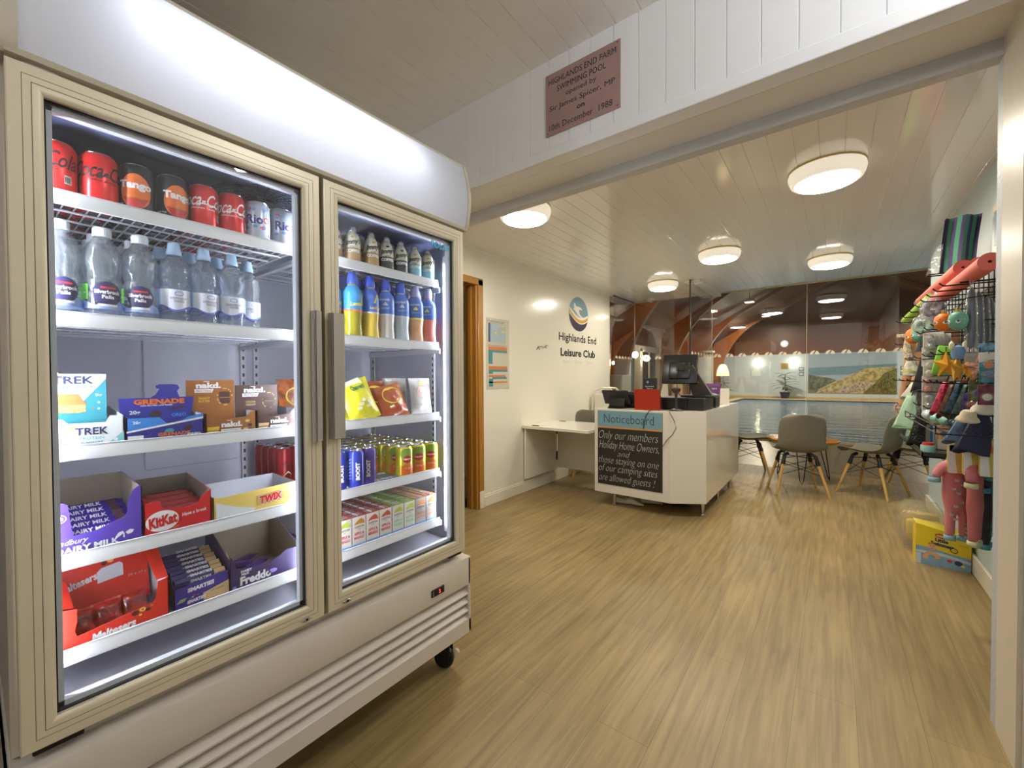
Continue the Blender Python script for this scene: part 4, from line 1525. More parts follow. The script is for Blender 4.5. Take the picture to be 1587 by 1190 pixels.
# ---- fifth shelf
Z5 = 0.6205
w = 0.190
MR = mat('print_tomato', C(215, 52, 40), 0.35)
t, fp = tray('sweet_carton', 'big red sweet carton with its flap open on the lowest shelf', (-1.284, 0.102, Z5), w, 0.20,
             [(0, 0), (w, 0), (w, 0.098), (w - 0.020, 0.094), (w - 0.024, 0.055), (w - 0.03, 0.048), (0.05, 0.030), (0.034, 0.028), (0.030, 0.040), (0.034, 0.060), (0.034, 0.088), (0, 0.092)], 0.098, 0.13, 0.02, MR, CARDW)
def d(m):
    m.text('Maltesers', FSURF, 0.092, 0.015, INK_W, w=0.074, h=0.019, shear=0.2, off=0.001, bold=0.05, rot=0.07)
    for (a, b_, r, mm) in ((0.128, 0.036, 0.007, 'print_chocolate'), (0.141, 0.040, 0.006, 'print_yellow'), (0.151, 0.036, 0.005, 'print_chocolate'), (0.137, 0.029, 0.003, 'print_yellow'), (0.158, 0.042, 0.003, 'print_gold')):
        m.ell(a, b_, r, r * 0.8, FSURF, mat(mm), 0.001, n=14)
    m.ell(0.141, 0.040, 0.0025, 0.002, FSURF, MR, 0.0014, n=8)
decal(fp, d)
m = MB()
m.add([(-0.13, 0.012, 0.02), (-0.13, w - 0.008, 0.02), (-0.175, w - 0.008, 0.15), (-0.175, 0.012, 0.15)], [(0, 1, 2, 3)], MR)
m.add([(-0.133, 0.012, 0.02), (-0.133, w - 0.008, 0.02), (-0.178, w - 0.008, 0.15), (-0.178, 0.012, 0.15)], [(3, 2, 1, 0)], MR)
hb_ = m.build('back_flap', t)
def d(m):
    nrm = Vector((0.13, 0, 0.045)).normalized()
    s = lambda u, v, o_=0.0008: Vector((-0.13 - 0.045 * v, u, 0.02 + 0.13 * v)) + nrm * o_
    s2 = lambda u, v, o_=0.0008: s(u, v / 0.1376, o_)
    m.text('Maltesers', s2, 0.052, 0.072, INK_W, w=0.070, h=0.018, shear=0.2, off=0.0012, bold=0.04, rot=0.25)
    m.patch([(0.086, 0.060), (0.134, 0.066), (0.134, 0.094), (0.128, 0.100), (0.094, 0.094), (0.086, 0.086)], s2, CARDW, 0.0012)
    m.text('30 x 29 g', s2, 0.160, 0.060, INK_W, w=0.036, h=0.007, off=0.0012)
    m.ell(0.112, 0.108, 0.006, 0.005, s2, mat('print_yellow'), 0.0012, n=12)
    m.ell(0.100, 0.104, 0.005, 0.005, s2, mat('print_chocolate'), 0.0011, n=12)
    m.ell(0.095, 0.13, 0.010, 0.008, s2, mat('print_chocolate'), 0.0011, n=12)
    m.rect(0.155, 0.163, 0.128, 0.134, s2, mat('print_gold'), 0.0012)
decal(hb_, d)
m = MB()
m.add([(-0.002, 0.0, 0.098), (-0.10, 0.0, 0.15), (-0.09, 0.028, 0.118), (-0.004, 0.030, 0.090)], [(0, 1, 2, 3)], MR)
m.add([(-0.002, w, 0.098), (-0.10, w, 0.15), (-0.10, w - 0.026, 0.142), (-0.002, w - 0.022, 0.098)], [(3, 2, 1, 0)], MR)
m.build('side_flap', t)
BAGR = mat('bag_red', C(150, 35, 30), 0.2, noise=0.5, nscale=40, bump=0.3)


def packet(name, label, cat, loc, W_, H_, T_, body, ang=0.0, lean=0.0, deco=None, group=None, roll=0.0):
    """Sealed pouch standing in its local y-z plane, facing +x; pillow shaped, crimped top and bottom."""
    o = thing(name, label, cat, loc, ang, group)
    m = MB()
    nu, nv = 12, 14
    T = xf((0, 0, 0), rx=roll) @ xf((0, 0, 0), ry=-lean)

    def P(u, v, side):
        fu = (1 - abs(2 * u - 1) ** 2.6)
        fv = min(1, max(0, (min(v, 1 - v) - 0.07) / 0.2)) ** 0.6
        wv = 1 - 0.05 * math.sin(PI * v)
        bulge = T_ / 2 * fu * fv + 0.0006 + 0.0015 * math.sin(u * 17 + v * 11) * fu * fv
        return Vector((side * bulge, (u - 0.5) * W_ * wv, v * H_))
    for side in (1, -1):
        vs = [T @ P(i / nu, j / nv, side) for j in range(nv + 1) for i in range(nu + 1)]
        fs = []
        for j in range(nv):
            for i in range(nu):
                q = (j * (nu + 1) + i, j * (nu + 1) + i + 1, (j + 1) * (nu + 1) + i + 1, (j + 1) * (nu + 1) + i)
                fs.append(q if side == 1 else q[::-1])
        m.add(vs, fs, body, True)
    m.build('pouch', o)
    if deco:
        dd = MB()
        s = lambda u, v, off=0.0012: T @ (P(u / W_ + 0.5, v / H_, 1) + Vector((off + 0.0006, 0, 0)))
        deco(dd, s)
        dd.build('print', o)
    return o


for k in range(3):
    packet('sweet_bag', ['small red sweet bag near the door edge side of the red carton', 'small red sweet bag in the middle of the red carton', 'small red sweet bag beside the torn side flap of the red carton'][k], 'sweets',
           (-1.33 - 0.01 * k, 0.145 + 0.048 * k, Z5 + 0.004), 0.052, 0.060, 0.026, BAGR, 0, 0.45, None, 'red sweet bags in the open carton')

w = 0.118
SB = mat('print_ultramarine', C(70, 55, 150), 0.4)
t, fp = tray('sweet_carton', 'purple and tan paper sweet tube carton, middle of the lowest shelf', (-1.292, 0.304, Z5), w, 0.15,
             [(0, 0), (w, 0), (w, 0.064), (w - 0.02, 0.066), (0.02, 0.056), (0, 0.056)], 0.060, 0.066, 0.06, SB, CARDW)
def d(m):
    TAN = mat('print_tan')
    m.patch([(0.062, 0.0), (w, 0.0), (w, 0.040), (0.060, 0.026)], FSURF, TAN, 0.0009)
    m.text('SMARTIES', FSURF, 0.056, 0.046, INK_W, w=0.058, h=0.011, off=0.0013, bold=0.06, rot=0.06, shear=0.1)
    m.text('SMARTIES', FSURF, 0.046, 0.016, INK_W, w=0.040, h=0.009, off=0.0013, bold=0.06, rot=0.06, shear=0.1)
    m.text("I'M PAPER", FSURF, 0.092, 0.026, INK_K, w=0.030, h=0.004, off=0.0013, rot=0.06)
    m.patch([(0.004, 0.018), (0.012, 0.028), (0.026, 0.028), (0.020, 0.020)], FSURF, mat('print_leaf', C(150, 185, 110), 0.4), 0.001)
    random.seed(9)
    for k in range(16):
        m.ell(0.024 + random.random() * 0.05, 0.004 + random.random() * 0.026, 0.0022, 0.0018, FSURF, mat(random.choice(['label_red', 'print_yellow', 'print_green', 'print_sky'])), 0.0011, n=8)
decal(fp, d)
for k in range(7):
    r_, q_ = divmod(k, 1)
    o = thing('sweet_tube', ['paper sweet tube at the very front of the purple carton', 'second paper sweet tube from the front', 'third paper sweet tube from the front', 'fourth paper sweet tube, in the middle of the carton', 'fifth paper sweet tube from the front', 'sixth paper sweet tube from the front', 'paper sweet tube furthest back in the purple carton'][k], 'sweets', (-1.312 - 0.0195 * k, 0.363 - 0.002 * (k % 2), Z5 + 0.052 + 0.005 * k), 0, 'paper sweet tubes lying in the purple carton')
    m = MB()
    hx = [(0.010 * math.cos(PI / 3 * i + 0.3), 0.010 + 0.010 * math.sin(PI / 3 * i + 0.3)) for i in range(6)]
    m.prism([(p[0], p[1]) for p in hx], 'Y', -0.054, 0.054, mat('tube_navy', C(62, 64, 120), 0.45))
    s = lambda u, v, off=0.001: Vector((0.0075 - v * 0.85, u, 0.0195 + v * 0.35 + off))
    m.text('SMARTIES', s, 0.002, 0.003, INK_W, w=0.048, h=0.011, bold=0.05, off=0.0022)
    s3 = lambda u, v, off=0.001: Vector((0.0108, u, v))
    m.text('SMARTIES', s3, 0.0, 0.010, INK_W, w=0.046, h=0.008, bold=0.05)
    m.prism([(p[0] * 1.03, (p[1] - 0.01) * 1.03 + 0.01) for p in hx], 'Y', 0.030, 0.0545, mat('print_tan'))
    m.build('tube', o)

w = 0.178
FP = mat('print_aubergine', C(58, 48, 88), 0.4)
t, fp = tray('chocolate_carton', 'dark purple chocolate carton with a high torn back on the lowest shelf', (-1.288, 0.424, Z5), w, 0.19,
             [(0, 0), (w, 0), (w, 0.070), (w - 0.03, 0.072), (w - 0.05, 0.060), (w - 0.08, 0.050), (0.03, 0.054), (0.015, 0.062), (0.006, 0.092), (0, 0.098)], 0.085, 0.155, 0.150, FP, CARD)
def d(m):
    m.text('Freddo', FSURF, 0.064, 0.023, INK_W, w=0.080, h=0.024, off=0.0012, bold=0.05)
    m.text('DAIRY', FSURF, 0.040, 0.049, INK_W, w=0.028, h=0.007, off=0.0012, bold=0.05)
    m.text('MILK', FSURF, 0.037, 0.041, INK_W, w=0.020, h=0.006, off=0.0012, bold=0.05)
    m.ell(0.108, 0.024, 0.012, 0.006, FSURF, mat('print_lilac'), 0.0012, n=16)
    m.ell(0.010, 0.010, 0.005, 0.005, FSURF, mat('print_lilac'), 0.0012, n=12)
decal(fp, d)
m = MB()
m.patch([(-0.012, 0.064), (-0.012, 0.09), (-0.030, 0.105), (-0.034, 0.08)], lambda u, v, off=0: Vector((u, 0.0022, v)), mat('print_yellow'))
m.build('price_flash', t)
for k in range(6):
    bar('chocolate_bar', ['small purple bar flat at the front of the dark purple carton', 'small purple bar beside the yellow flash inside the dark purple carton', 'small purple bar lying crosswise in the dark purple carton', 'small purple bar under the high side of the dark purple carton', 'small purple bar near the back of the dark purple carton', 'small purple bar leaning over the others in the dark purple carton'][k], 'chocolate',
        (-1.325 - 0.027 * k, 0.50 + 0.022 * (k % 3 - 1), Z5 + 0.006 + 0.006 * (k % 4)), 0.085, 0.026, 0.009, mat('foil_dusk', C(70, 50, 120), 0.3, metal=0.3), 0.5 * (k % 3 - 1), 0.1, 'small purple bars in the high backed carton')

# ================================================================ right door
GL_ = mat('glass_milk', C(218, 216, 196), 0.3)


def coffee(label, y, ang, low, ink2, x=-1.315):
    t = thing('iced_coffee_bottle', label, 'bottle', (x, y, 1.5845), 0, 'slim coffee bottles on the coffee shelf')
    m = MB()
    R = 0.027
    m.lathe([(0, 0.002), (0.022, 0), (R, 0.004), (R, 0.040), (R, 0.078), (R - 0.001, 0.085), (0.021, 0.103), (0.015, 0.113), (0.0125, 0.117), (0.0125, 0.12)], GL_, n=22)
    m.lathe([(R + 0.0003, 0.006), (R + 0.0003, 0.058)], low, n=22)
    s = wrap(0, 0, R, ang)
    m.text('Jimmy\'s', s, 0.0, 0.076, INK_K, w=0.060, h=0.022, shear=0.5, bold=0.035, rot=0.2, off=0.0012, du=0.006)
    m.text('ICED', s, 0.0, 0.060, ink2, w=0.018, h=0.006, off=0.0012)
    m.text('COFFEE', s, 0.0, 0.047, INK_W, w=0.046, h=0.011, bold=0.05, off=0.0012, du=0.006)
    m.patch([(-0.004, 0.091), (-0.006, 0.098), (-0.002, 0.095), (0, 0.1), (0.002, 0.095), (0.006, 0.098), (0.004, 0.091)], s, mat('print_gold') if low.name != 'print_black_soft' else INK_K, 0.0010)
    m.build('bottle_body', t)
    c = MB()
    c.lathe([(0.0135, 0.118), (0.0142, 0.1195), (0.0142, 0.131), (0.0132, 0.1335), (0, 0.134)], TIN, n=20)
    c.build('cap', t)
    return t


BRN = mat('print_coffee', C(176, 140, 86), 0.35)
BKS = mat('print_black_soft', C(50, 52, 50), 0.35)
SKB = mat('print_skyblue', C(140, 195, 215), 0.35)
cl = [('coffee bottle with brown base, first full one on the coffee shelf', BRN), ('coffee bottle with brown base, second on the coffee shelf', BRN), ('coffee bottle with black base, beside a brown one', BKS), ('coffee bottle with black base, beside a sky blue one', BKS), ('coffee bottle with sky blue base, beside a black one', SKB), ('coffee bottle with sky blue base beside the lit strip', SKB)]
for i, (y, e) in enumerate(zip((0.815, 0.887, 0.952, 1.016, 1.083, 1.150), (0.0, 0.35, 0.2, 0.25, 0.1, 0.1))):
    c = coffee(cl[i][0], y, aim(y, e), cl[i][1], INK_K)
    g = ['brown', 'brown', 'black', 'black', 'sky blue', 'sky blue'][i]
    for r in range(1, 4):
        dup(c, (-1.315 - 0.058 * r, y, 1.5845), 0, 'coffee bottle with %s base in the rows behind the front row' % g, '%s based coffee bottles behind the front row' % g)
coffee('coffee bottle with brown base, half hidden by the door frame', 0.745, aim(0.745, 0.1), BRN, INK_K)


def sport(label, y, ang, liq, capc, sleeve, band, x=-1.312, pic=0):
    t = thing('sports_drink_bottle', label, 'bottle', (x, y, BZ), 0, 'sports drink bottles on the sports drink shelf')
    m = MB()
    R = 0.033
    m.lathe([(0, 0.003), (0.027, 0), (0.032, 0.005), (R, 0.015), (R - 0.002, 0.035), (R - 0.0035, 0.055), (R - 0.002, 0.075), (R, 0.095)], liq, n=24)
    m.lathe([(R + 0.0002, 0.092, band), (R + 0.0002, 0.098, sleeve), (R + 0.0002, 0.125), (R, 0.150), (0.030, 0.162), (0.023, 0.174), (0.0165, 0.182)], sleeve, n=24)
    m.lathe([(0.0165, 0.182), (0.0155, 0.190)], liq, n=24)
    s = wrap(0, 0, R, ang)
    YL = mat('print_lemon', C(240, 225, 70), 0.4)
    if pic == 0:
        m.text('Lucozade', s, 0.030, 0.118, YL, w=0.052, h=0.014, shear=0.2, bold=0.04, off=0.001, rot=0.1, du=0.006)
        m.patch([(0.044, 0.125), (0.052, 0.160), (0.056, 0.160), (0.050, 0.125)], s, YL, 0.001)
    elif pic == 1:
        m.patch([(0.010, 0.128), (0.022, 0.158), (0.027, 0.160), (0.017, 0.128)], s, YL, 0.001)
        m.text('Lucozade', s, 0.02, 0.112, YL, w=0.045, h=0.010, bold=0.04, off=0.001, du=0.006)
    else:
        m.patch([(-0.010, 0.128), (0.0, 0.142), (0.010, 0.128)], s, YL if pic == 3 else mat('ink_pale', C(190, 205, 230), 0.4), 0.001)
        m.text('Lucozade', s, -0.006, 0.150, mat('ink_pale', C(190, 205, 230), 0.4), w=0.044, h=0.010, bold=0.03, off=0.001, du=0.006)
        m.text('sport', s, 0.0, 0.117, mat('ink_pale', C(190, 205, 230), 0.4), w=0.03, h=0.009, off=0.001)
    m.build('bottle_body', t)
    c = MB()
    c.lathe([(0.0172, 0.186), (0.0185, 0.188), (0.0185, 0.203), (0.0178, 0.206), (0.0150, 0.2195), (0.0135, 0.2245), (0.011, 0.2265), (0, 0.227)], capc, n=22)
    c.build('cap', t)
    return t


CB = mat('cap_blue', C(50, 85, 205), 0.35)
CLIL = mat('cap_lilac', C(178, 184, 232), 0.35)
BLS = mat('sleeve_blue', C(60, 150, 215), 0.3)
BLD = mat('sleeve_midblue', C(70, 110, 195), 0.3)
BOR = mat('band_orange', C(235, 110, 70), 0.35)
PAL = mat('band_pale', C(215, 218, 220), 0.35)
sp = [('sports drink with a bright blue sleeve over olive liquid, first in front', mat('liquid_olive', C(165, 155, 35), 0.15), CB, BLS, BOR, 0, -0.35),
      ('sports drink with yellow liquid, second in front', mat('liquid_yellow', C(228, 198, 80), 0.15), CB, BLD, PAL, 1, 0.1),
      ('sports drink with cloudy white liquid, beside the yellow one', mat('liquid_cloud', C(214, 210, 205), 0.15), CB, BLD, PAL, 2, 0.0),
      ('sports drink with pale blue grey liquid, dark blue cap', mat('liquid_pale', C(196, 208, 218), 0.15), CB, BLD, PAL, 2, 0.2),
      ('sports drink with peach liquid and a lilac cap', mat('liquid_peach', C(232, 178, 140), 0.15), CLIL, BLD, mat('print_lemon'), 3, 0.1),
      ('sports drink with coral liquid and a lilac cap, beside the lit strip', mat('liquid_coral', C(215, 130, 120), 0.15), CLIL, BLD, BOR, 3, -0.1)]
bsp = []
for i, y in enumerate((0.811, 0.878, 0.944, 1.011, 1.081, 1.148)):
    lab, li, cc, sl, bd, pc, e = sp[i]
    c = sport(lab, y, aim(y, e), li, cc, sl, bd, pic=pc)
    bsp.append(c)
    for r in range(1, 4):
        dup(c, (-1.312 - 0.069 * r, y, BZ), 0, 'sports drink in the rows behind, same column as the %s' % ['olive one', 'yellow one', 'cloudy white one', 'pale grey one', 'peach one', 'coral one'][i], ['olive', 'yellow', 'cloudy', 'pale', 'peach', 'coral'][i] + ' sports drinks behind the front row')
dup(bsp[0], (-1.33, 0.742, BZ), 0.8, 'sports drink with bright blue sleeve, half hidden by the door frame')

# crisps
YEL = mat('crisp_yellow', C(232, 222, 50), 0.25, noise=0.08, nscale=30, bump=0.4)
BRC = mat('crisp_brown', C(178, 92, 42), 0.25, noise=0.15, nscale=30, bump=0.4)
CRW = clear_mat('crisp_clear', (0.75, 0.74, 0.70, 1), 0.9, 0.12, 1.4, body=0.45, bodycol=(0.75, 0.72, 0.66, 1), bump=0.6, bscale=30)
def dq(m, s):
    m.patch([(-0.040, 0.150), (0.030, 0.156), (0.040, 0.098), (-0.022, 0.092)], s, mat('print_pale_yellow', C(240, 242, 200), 0.4), 0.001)
    m.text('Quavers', s, 0.004, 0.122, mat('print_bottlegreen', C(30, 110, 80), 0.4), w=0.055, h=0.022, shear=0.2, bold=0.03, off=0.002)
    m.text('WALKERS', s, 0.0, 0.145, KR, w=0.03, h=0.006, bold=0.03, off=0.002)
    for k in range(5):
        m.ell(-0.02 + 0.012 * k, 0.05 + 0.012 * (k % 3), 0.010, 0.006, s, mat('print_pale_yellow'), 0.0015, n=10)
Z3r = 1.0495
packet('crisp_packet', 'yellow crisp packet leaning in front on the crisp shelf', 'crisps', (-1.31, 0.862, Z3r), 0.120, 0.152, 0.045, YEL, 0, 0.25, dq, roll=0.28)
packet('crisp_packet', 'second yellow crisp packet, half hidden behind the first', 'crisps', (-1.36, 0.775, Z3r), 0.120, 0.145, 0.04, YEL, 0, 0.22, dq, roll=0.1)
def dh(m, s):
    m.ell(0.0, 0.088, 0.042, 0.034, s, mat('print_sun', C(240, 205, 70), 0.4), 0.0012, n=24)
    m.text('Nik', s, -0.006, 0.100, mat('print_rust', C(170, 70, 30), 0.4), w=0.03, h=0.014, bold=0.05, off=0.0024)
    m.text('Naks', s, 0.006, 0.078, mat('print_rust'), w=0.04, h=0.015, bold=0.05, off=0.0024)
    for k in range(7):
        m.ell(-0.045 + 0.015 * k, 0.03 + 0.008 * (k % 2), 0.008, 0.005, s, mat('print_red'), 0.0012, n=9)
    m.patch([(-0.03, 0.040), (0.03, 0.046), (0.03, 0.054), (-0.03, 0.048)], s, mat('print_pale_yellow'), 0.0015)
packet('crisp_packet', 'orange brown crisp packet leaning beside the yellow one', 'crisps', (-1.32, 1.000, Z3r), 0.115, 0.130, 0.04, BRC, 0, 0.3, dh, roll=0.2)
packet('crisp_packet', 'orange brown crisp packet standing behind the other brown one', 'crisps', (-1.40, 0.96, Z3r), 0.115, 0.140, 0.04, BRC, 0, 0.15, dh, roll=0.05)
def dp(m, s):
    m.ell(0.0, 0.095, 0.034, 0.026, s, mat('print_rose', C(226, 110, 105), 0.4), 0.0012, n=20)
    m.ell(0.010, 0.050, 0.028, 0.020, s, mat('print_pale_yellow'), 0.0012, n=18)
    m.ell(-0.006, 0.125, 0.012, 0.009, s, mat('print_yellow'), 0.0012, n=12)
    m.text('Proper', s, 0.0, 0.095, INK_W, w=0.045, h=0.012, bold=0.04, off=0.0024)
def dc(m, s):
    for k in range(14):
        m.ell(-0.03 + 0.011 * (k % 6), 0.04 + 0.04 * (k // 6) + 0.01 * (k % 3), 0.007, 0.005, s, mat('print_caramel' if k % 2 else 'print_rust'), 0.0012, n=8)
packet('snack_packet', 'clear and pink snack packet beside the lit strip on the crisp shelf', 'crisps', (-1.33, 1.13, Z3r), 0.120, 0.150, 0.04, CRW, 0.1, 0.12, dp)
packet('snack_packet', 'clear snack packet with brown pieces, between the brown and pink packets', 'crisps', (-1.39, 1.06, Z3r), 0.120, 0.150, 0.04, CRW, 0.2, 0.1, dc)
packet('snack_packet', 'clear snack packet at the very back of the crisp shelf', 'crisps', (-1.47, 1.10, Z3r), 0.120, 0.150, 0.04, CRW, 0.1, 0.05, dc)
packet('crisp_packet', 'brown and green crisp packet beside the dark brown carton', 'crisps', (-1.46, 0.690, Z3r), 0.120, 0.150, 0.045, mat('crisp_autumn', C(170, 90, 45), 0.25, noise=0.6, nscale=28, bump=0.4), 0, 0.15, dh)

# tall energy cans
BBL = mat('can_blue', C(48, 62, 170), 0.28, metal=0.3)
BPU = mat('can_violet', C(84, 62, 150), 0.28, metal=0.3)
def dboost(b, s):
    sr_ = lambda u, v, off=0.001: s(-(v - 0.06), 0.06 + u, off)
    b.text('BOOST', sr_, 0.0, 0.060, INK_W, w=0.060, h=0.014, bold=0.06, off=0.0012)
    for k in range(7):
        b.patch([(-0.040 - 0.001 * k, 0.095 - 0.010 * k), (-0.022, 0.104 - 0.011 * k), (-0.021, 0.102 - 0.011 * k), (-0.038, 0.091 - 0.010 * k)], s, mat('print_iceblue', C(140, 160, 235), 0.4), 0.001)
c1 = can('energy_drink_can', 'slim blue energy drink can in front of the row, beside a violet one', 'can', (-1.305, 0.812, 0.8235), aim(0.812, 0.25), BBL, dboost, 0.0265, 0.130)
c2 = can('energy_drink_can', 'slim violet energy drink can beside the blue one', 'can', (-1.318, 0.870, 0.8235), aim(0.87, 0.0), BPU, dboost, 0.0265, 0.130)
c3 = can('energy_drink_can', 'slim blue energy drink can, half hidden by the door handle', 'can', (-1.318, 0.755, 0.8235), aim(0.755, 0.4), BBL, dboost, 0.0265, 0.130)
for r in range(1, 4):
    dup(c1, (-1.312 - 0.055 * r, 0.812, 0.8235), 0, 'slim blue energy can in the rows behind the front cans', 'blue energy cans behind')
    dup(c3, (-1.318 - 0.055 * r, 0.755, 0.8235), 0, 'slim blue energy can in the rows behind the front cans', 'blue energy cans behind')
# red slim cans further in, seen through the left door
def dred(b, s):
    b.text('Cola', s, 0.0, 0.07, INK_K, w=0.03, h=0.02, shear=0.4)
    b.patch([(-0.02, 0.03), (0.0, 0.05), (0.02, 0.03), (0.0, 0.045)], s, mat('print_pale_yellow'), 0.001)
cr0 = None
for iy, y in enumerate((0.682, 0.737)):
    for r in range(4):
        p = (-1.555 - 0.055 * r if iy == 0 else -1.58 - 0.055 * r, y, 0.8235)
        if iy == 1 and r == 3:
            continue
        if cr0 is None:
            cr0 = can('energy_drink_can', 'slim dark red can in the cluster beyond the fridge door post', 'can', p, 0.2, mat('can_darkred', C(150, 25, 35), 0.28, metal=0.3), dred, 0.0265, 0.130, 'dark red slim cans seen beyond the gold carton')
        else:
            dup(cr0, p, 0.3 * r, None)
# iced tea cans
def dlip(b, s):
    b.ell(0.0, 0.088, 0.026, 0.022, s, mat('print_leafgreen', C(130, 165, 60), 0.4), 0.0008, n=18)
    b.ell(0.002, 0.068, 0.019, 0.014, s, mat('print_red'), 0.0012, n=18)
    b.text('Lipton', s, 0.002, 0.069, INK_W, w=0.032, h=0.009, bold=0.04, off=0.0018)
    b.patch([(-0.024, 0.010), (0.028, 0.010), (0.028, 0.046), (0.0, 0.052), (-0.020, 0.042)], s, ORG, 0.001, du=0.006)
    b.text('ICE TEA', s, 0.003, 0.034, INK_W, w=0.024, h=0.006, off=0.0016)
YC = mat('can_yellow', C(222, 205, 50), 0.26, metal=0.3)
lc = []
for i, y in enumerate((1.022, 1.087, 1.152)):
    lc.append(can('iced_tea_can', ['yellow iced tea can in front, next to the gap beside the violet can', 'yellow iced tea can, middle of the three in front', 'yellow iced tea can in front beside the lit strip'][i], 'can', (-1.312, y, 0.8235), aim(y, [0.35, 0.15, 0.05][i]), YC, dlip, 0.0322, 0.115))
for i, y in enumerate((1.152, 1.087, 1.022, 0.957, 0.892)):
    for r in range(1, 7):
        if i >= 3 and r < 2:
            continue
        dup(lc[min(2, i)], (-1.312 - 0.0655 * r, y, 0.8235), 0.3 * r, 'yellow iced tea can in the rows behind the front three', 'iced tea cans in the rows behind')
# juice cartons
def carton(label, y, top, fruit, w1, w2, tcol, x=-1.288, group=None):
    W2, D2, H2 = 0.050, 0.040, 0.107
    t = thing('juice_carton', label, 'carton', (x, y, Z5 + 0.001), 0, group)
    CRM = mat('carton_white', C(232, 226, 218), 0.4)
    m = MB()
    m.box(-D2, 0, -W2 / 2, W2 / 2, 0, H2 - 0.002, CRM)
    m.box(-D2, 0, -W2 / 2, W2 / 2, H2 - 0.002, H2, top)
    s = plane((0, 0, 0), (0, 1, 0), (0, 0, 1), 0.0006)
    m.patch([(-0.02, 0.078), (-0.012, 0.088), (-0.002, 0.094), (0.008, 0.098), (0.018, 0.090), (0.021, 0.078), (0.0, 0.080)], s, fruit)
    m.text('CAWSTON', s, 0, 0.070, INK_K, w=0.036, h=0.007, bold=0.02)
    m.text('PRESS', s, 0, 0.062, INK_K, w=0.012, h=0.003)
    m.text(w1, s, 0, 0.047, tcol, w=0.038, h=0.010, bold=0.03)
    m.text(w2, s, 0, 0.033, tcol, w=0.038, h=0.010, bold=0.03)
    m.rect(-W2 / 2, W2 / 2, 0.004, 0.013, s, mat('print_babyblue', C(130, 180, 235), 0.4))
    for k in range(3):
        m.rect(-W2 / 2 + 0.006, W2 / 2 - 0.006, 0, 0.004, lambda u, v, o=0, kk=k: Vector((-0.010 - 0.011 * kk - v, u, H2 + 0.0005)), mat('carton_white'))
    m.box(-0.036, -0.004, -0.006, -0.001, H2, H2 + 0.003, mat('straw_white', C(220, 225, 235), 0.4))
    m.build('carton_body', t)
    return t
TR = mat('carton_red', C(170, 75, 65), 0.4); TG = mat('carton_green', C(150, 190, 80), 0.4); TO = mat('carton_peach', C(232, 160, 105), 0.4)
FRD = mat('fruit_red', C(196, 80, 55), 0.4); FGR = mat('fruit_green', C(185, 205, 70), 0.4); FOR_ = mat('fruit_orange', C(235, 150, 80), 0.4)
TXG = mat('text_green', C(150, 215, 170), 0.4); TXR = mat('text_red', C(215, 70, 90), 0.4); TXO = mat('text_peach', C(240, 160, 130), 0.4)
cs = [(0.758, 'juice carton with a red top, half hidden by the door frame', TR, FGR, 'APPLE &', 'MANGO', TXR), (0.812, 'juice carton with a red top and a green and red fruit', TR, mat('fruit_mix', C(205, 140, 50), 0.4), 'APPLE &', 'MANGO', TXR), (0.866, 'juice carton with a red top, between two red topped ones', TR, FRD, 'APPLE &', 'BERRIES', TXR),
      (0.920, 'juice carton with a red top, beside a green topped one', TR, FRD, 'APPLE &', 'BERRIES', TXR), (0.974, 'juice carton with a green top, beside a red topped one', TG, FGR, 'APPLE', 'PEAR', TXG), (1.028, 'juice carton with a green top, beside a peach topped one', TG, FGR, 'APPLE', 'PEAR', TXG),
      (1.082, 'juice carton with a peach top, beside a green topped one', TO, FOR_, 'ORANGE', 'APPLE', TXO), (1.136, 'juice carton with a peach top beside the lit strip', TO, FOR_, 'ORANGE', 'APPLE', TXO)]
for i, (y, lab, tp, fruit, a, b_, tc_) in enumerate(cs):
    c = carton(lab, y, tp, fruit, a, b_, tc_)
    nm = 'red' if i < 4 else 'green' if i < 6 else 'peach'
    for r in range(1, 10):
        dup(c, (-1.288 - 0.0425 * r, y, Z5 + 0.001), 0, '%s topped juice carton in the rows behind the front row' % nm, '%s topped juice cartons behind the front row' % nm)
# ================================================================ wall signs and header plaque
pq = thing('commemorative_plaque', 'bronze coloured plaque with black lettering on the white boarded header', 'plaque', (-0.98, YH, 2.435))
m = MB()
m.box(-1.182, -0.778, YH - 0.006, YH - 0.001, 2.432, 2.742, mat('plaque_bronze', C(170, 138, 132), 0.45, metal=0.1, noise=0.16, nscale=6), bev=0.001)
m.build('plate', pq, world=True)
m = MB()
s = plane((-0.98, YH - 0.006, 2.587), (1, 0, 0), (0, 0, 1), 0.001)
INKP = mat('plaque_ink', C(52, 48, 72), 0.5)
for txt, v, w, h, b_ in (('HIGHLANDS END FARM', 0.112, 0.365, 0.030, 0.0), ('SWIMMING POOL', 0.066, 0.265, 0.030, 0.0), ('opened by', 0.022, 0.165, 0.032, 0.0), ('Sir James Spicer, MP', -0.026, 0.355, 0.034, 0.0), ('on', -0.070, 0.042, 0.018, 0.02), ('10th December  1988', -0.118, 0.345, 0.030, 0.0)):
    m.text(txt, s, 0 if txt != '10th December  1988' else -0.008, v, INKP, w=w, h=h, bold=b_)
for u in (-0.188, 0.188):
    for v in (-0.143, 0.143):
        m.ell(u, v, 0.004, 0.004, s, mat('screw_copper', C(120, 70, 62), 0.4), n=10)
m.build('lettering', pq, world=True)

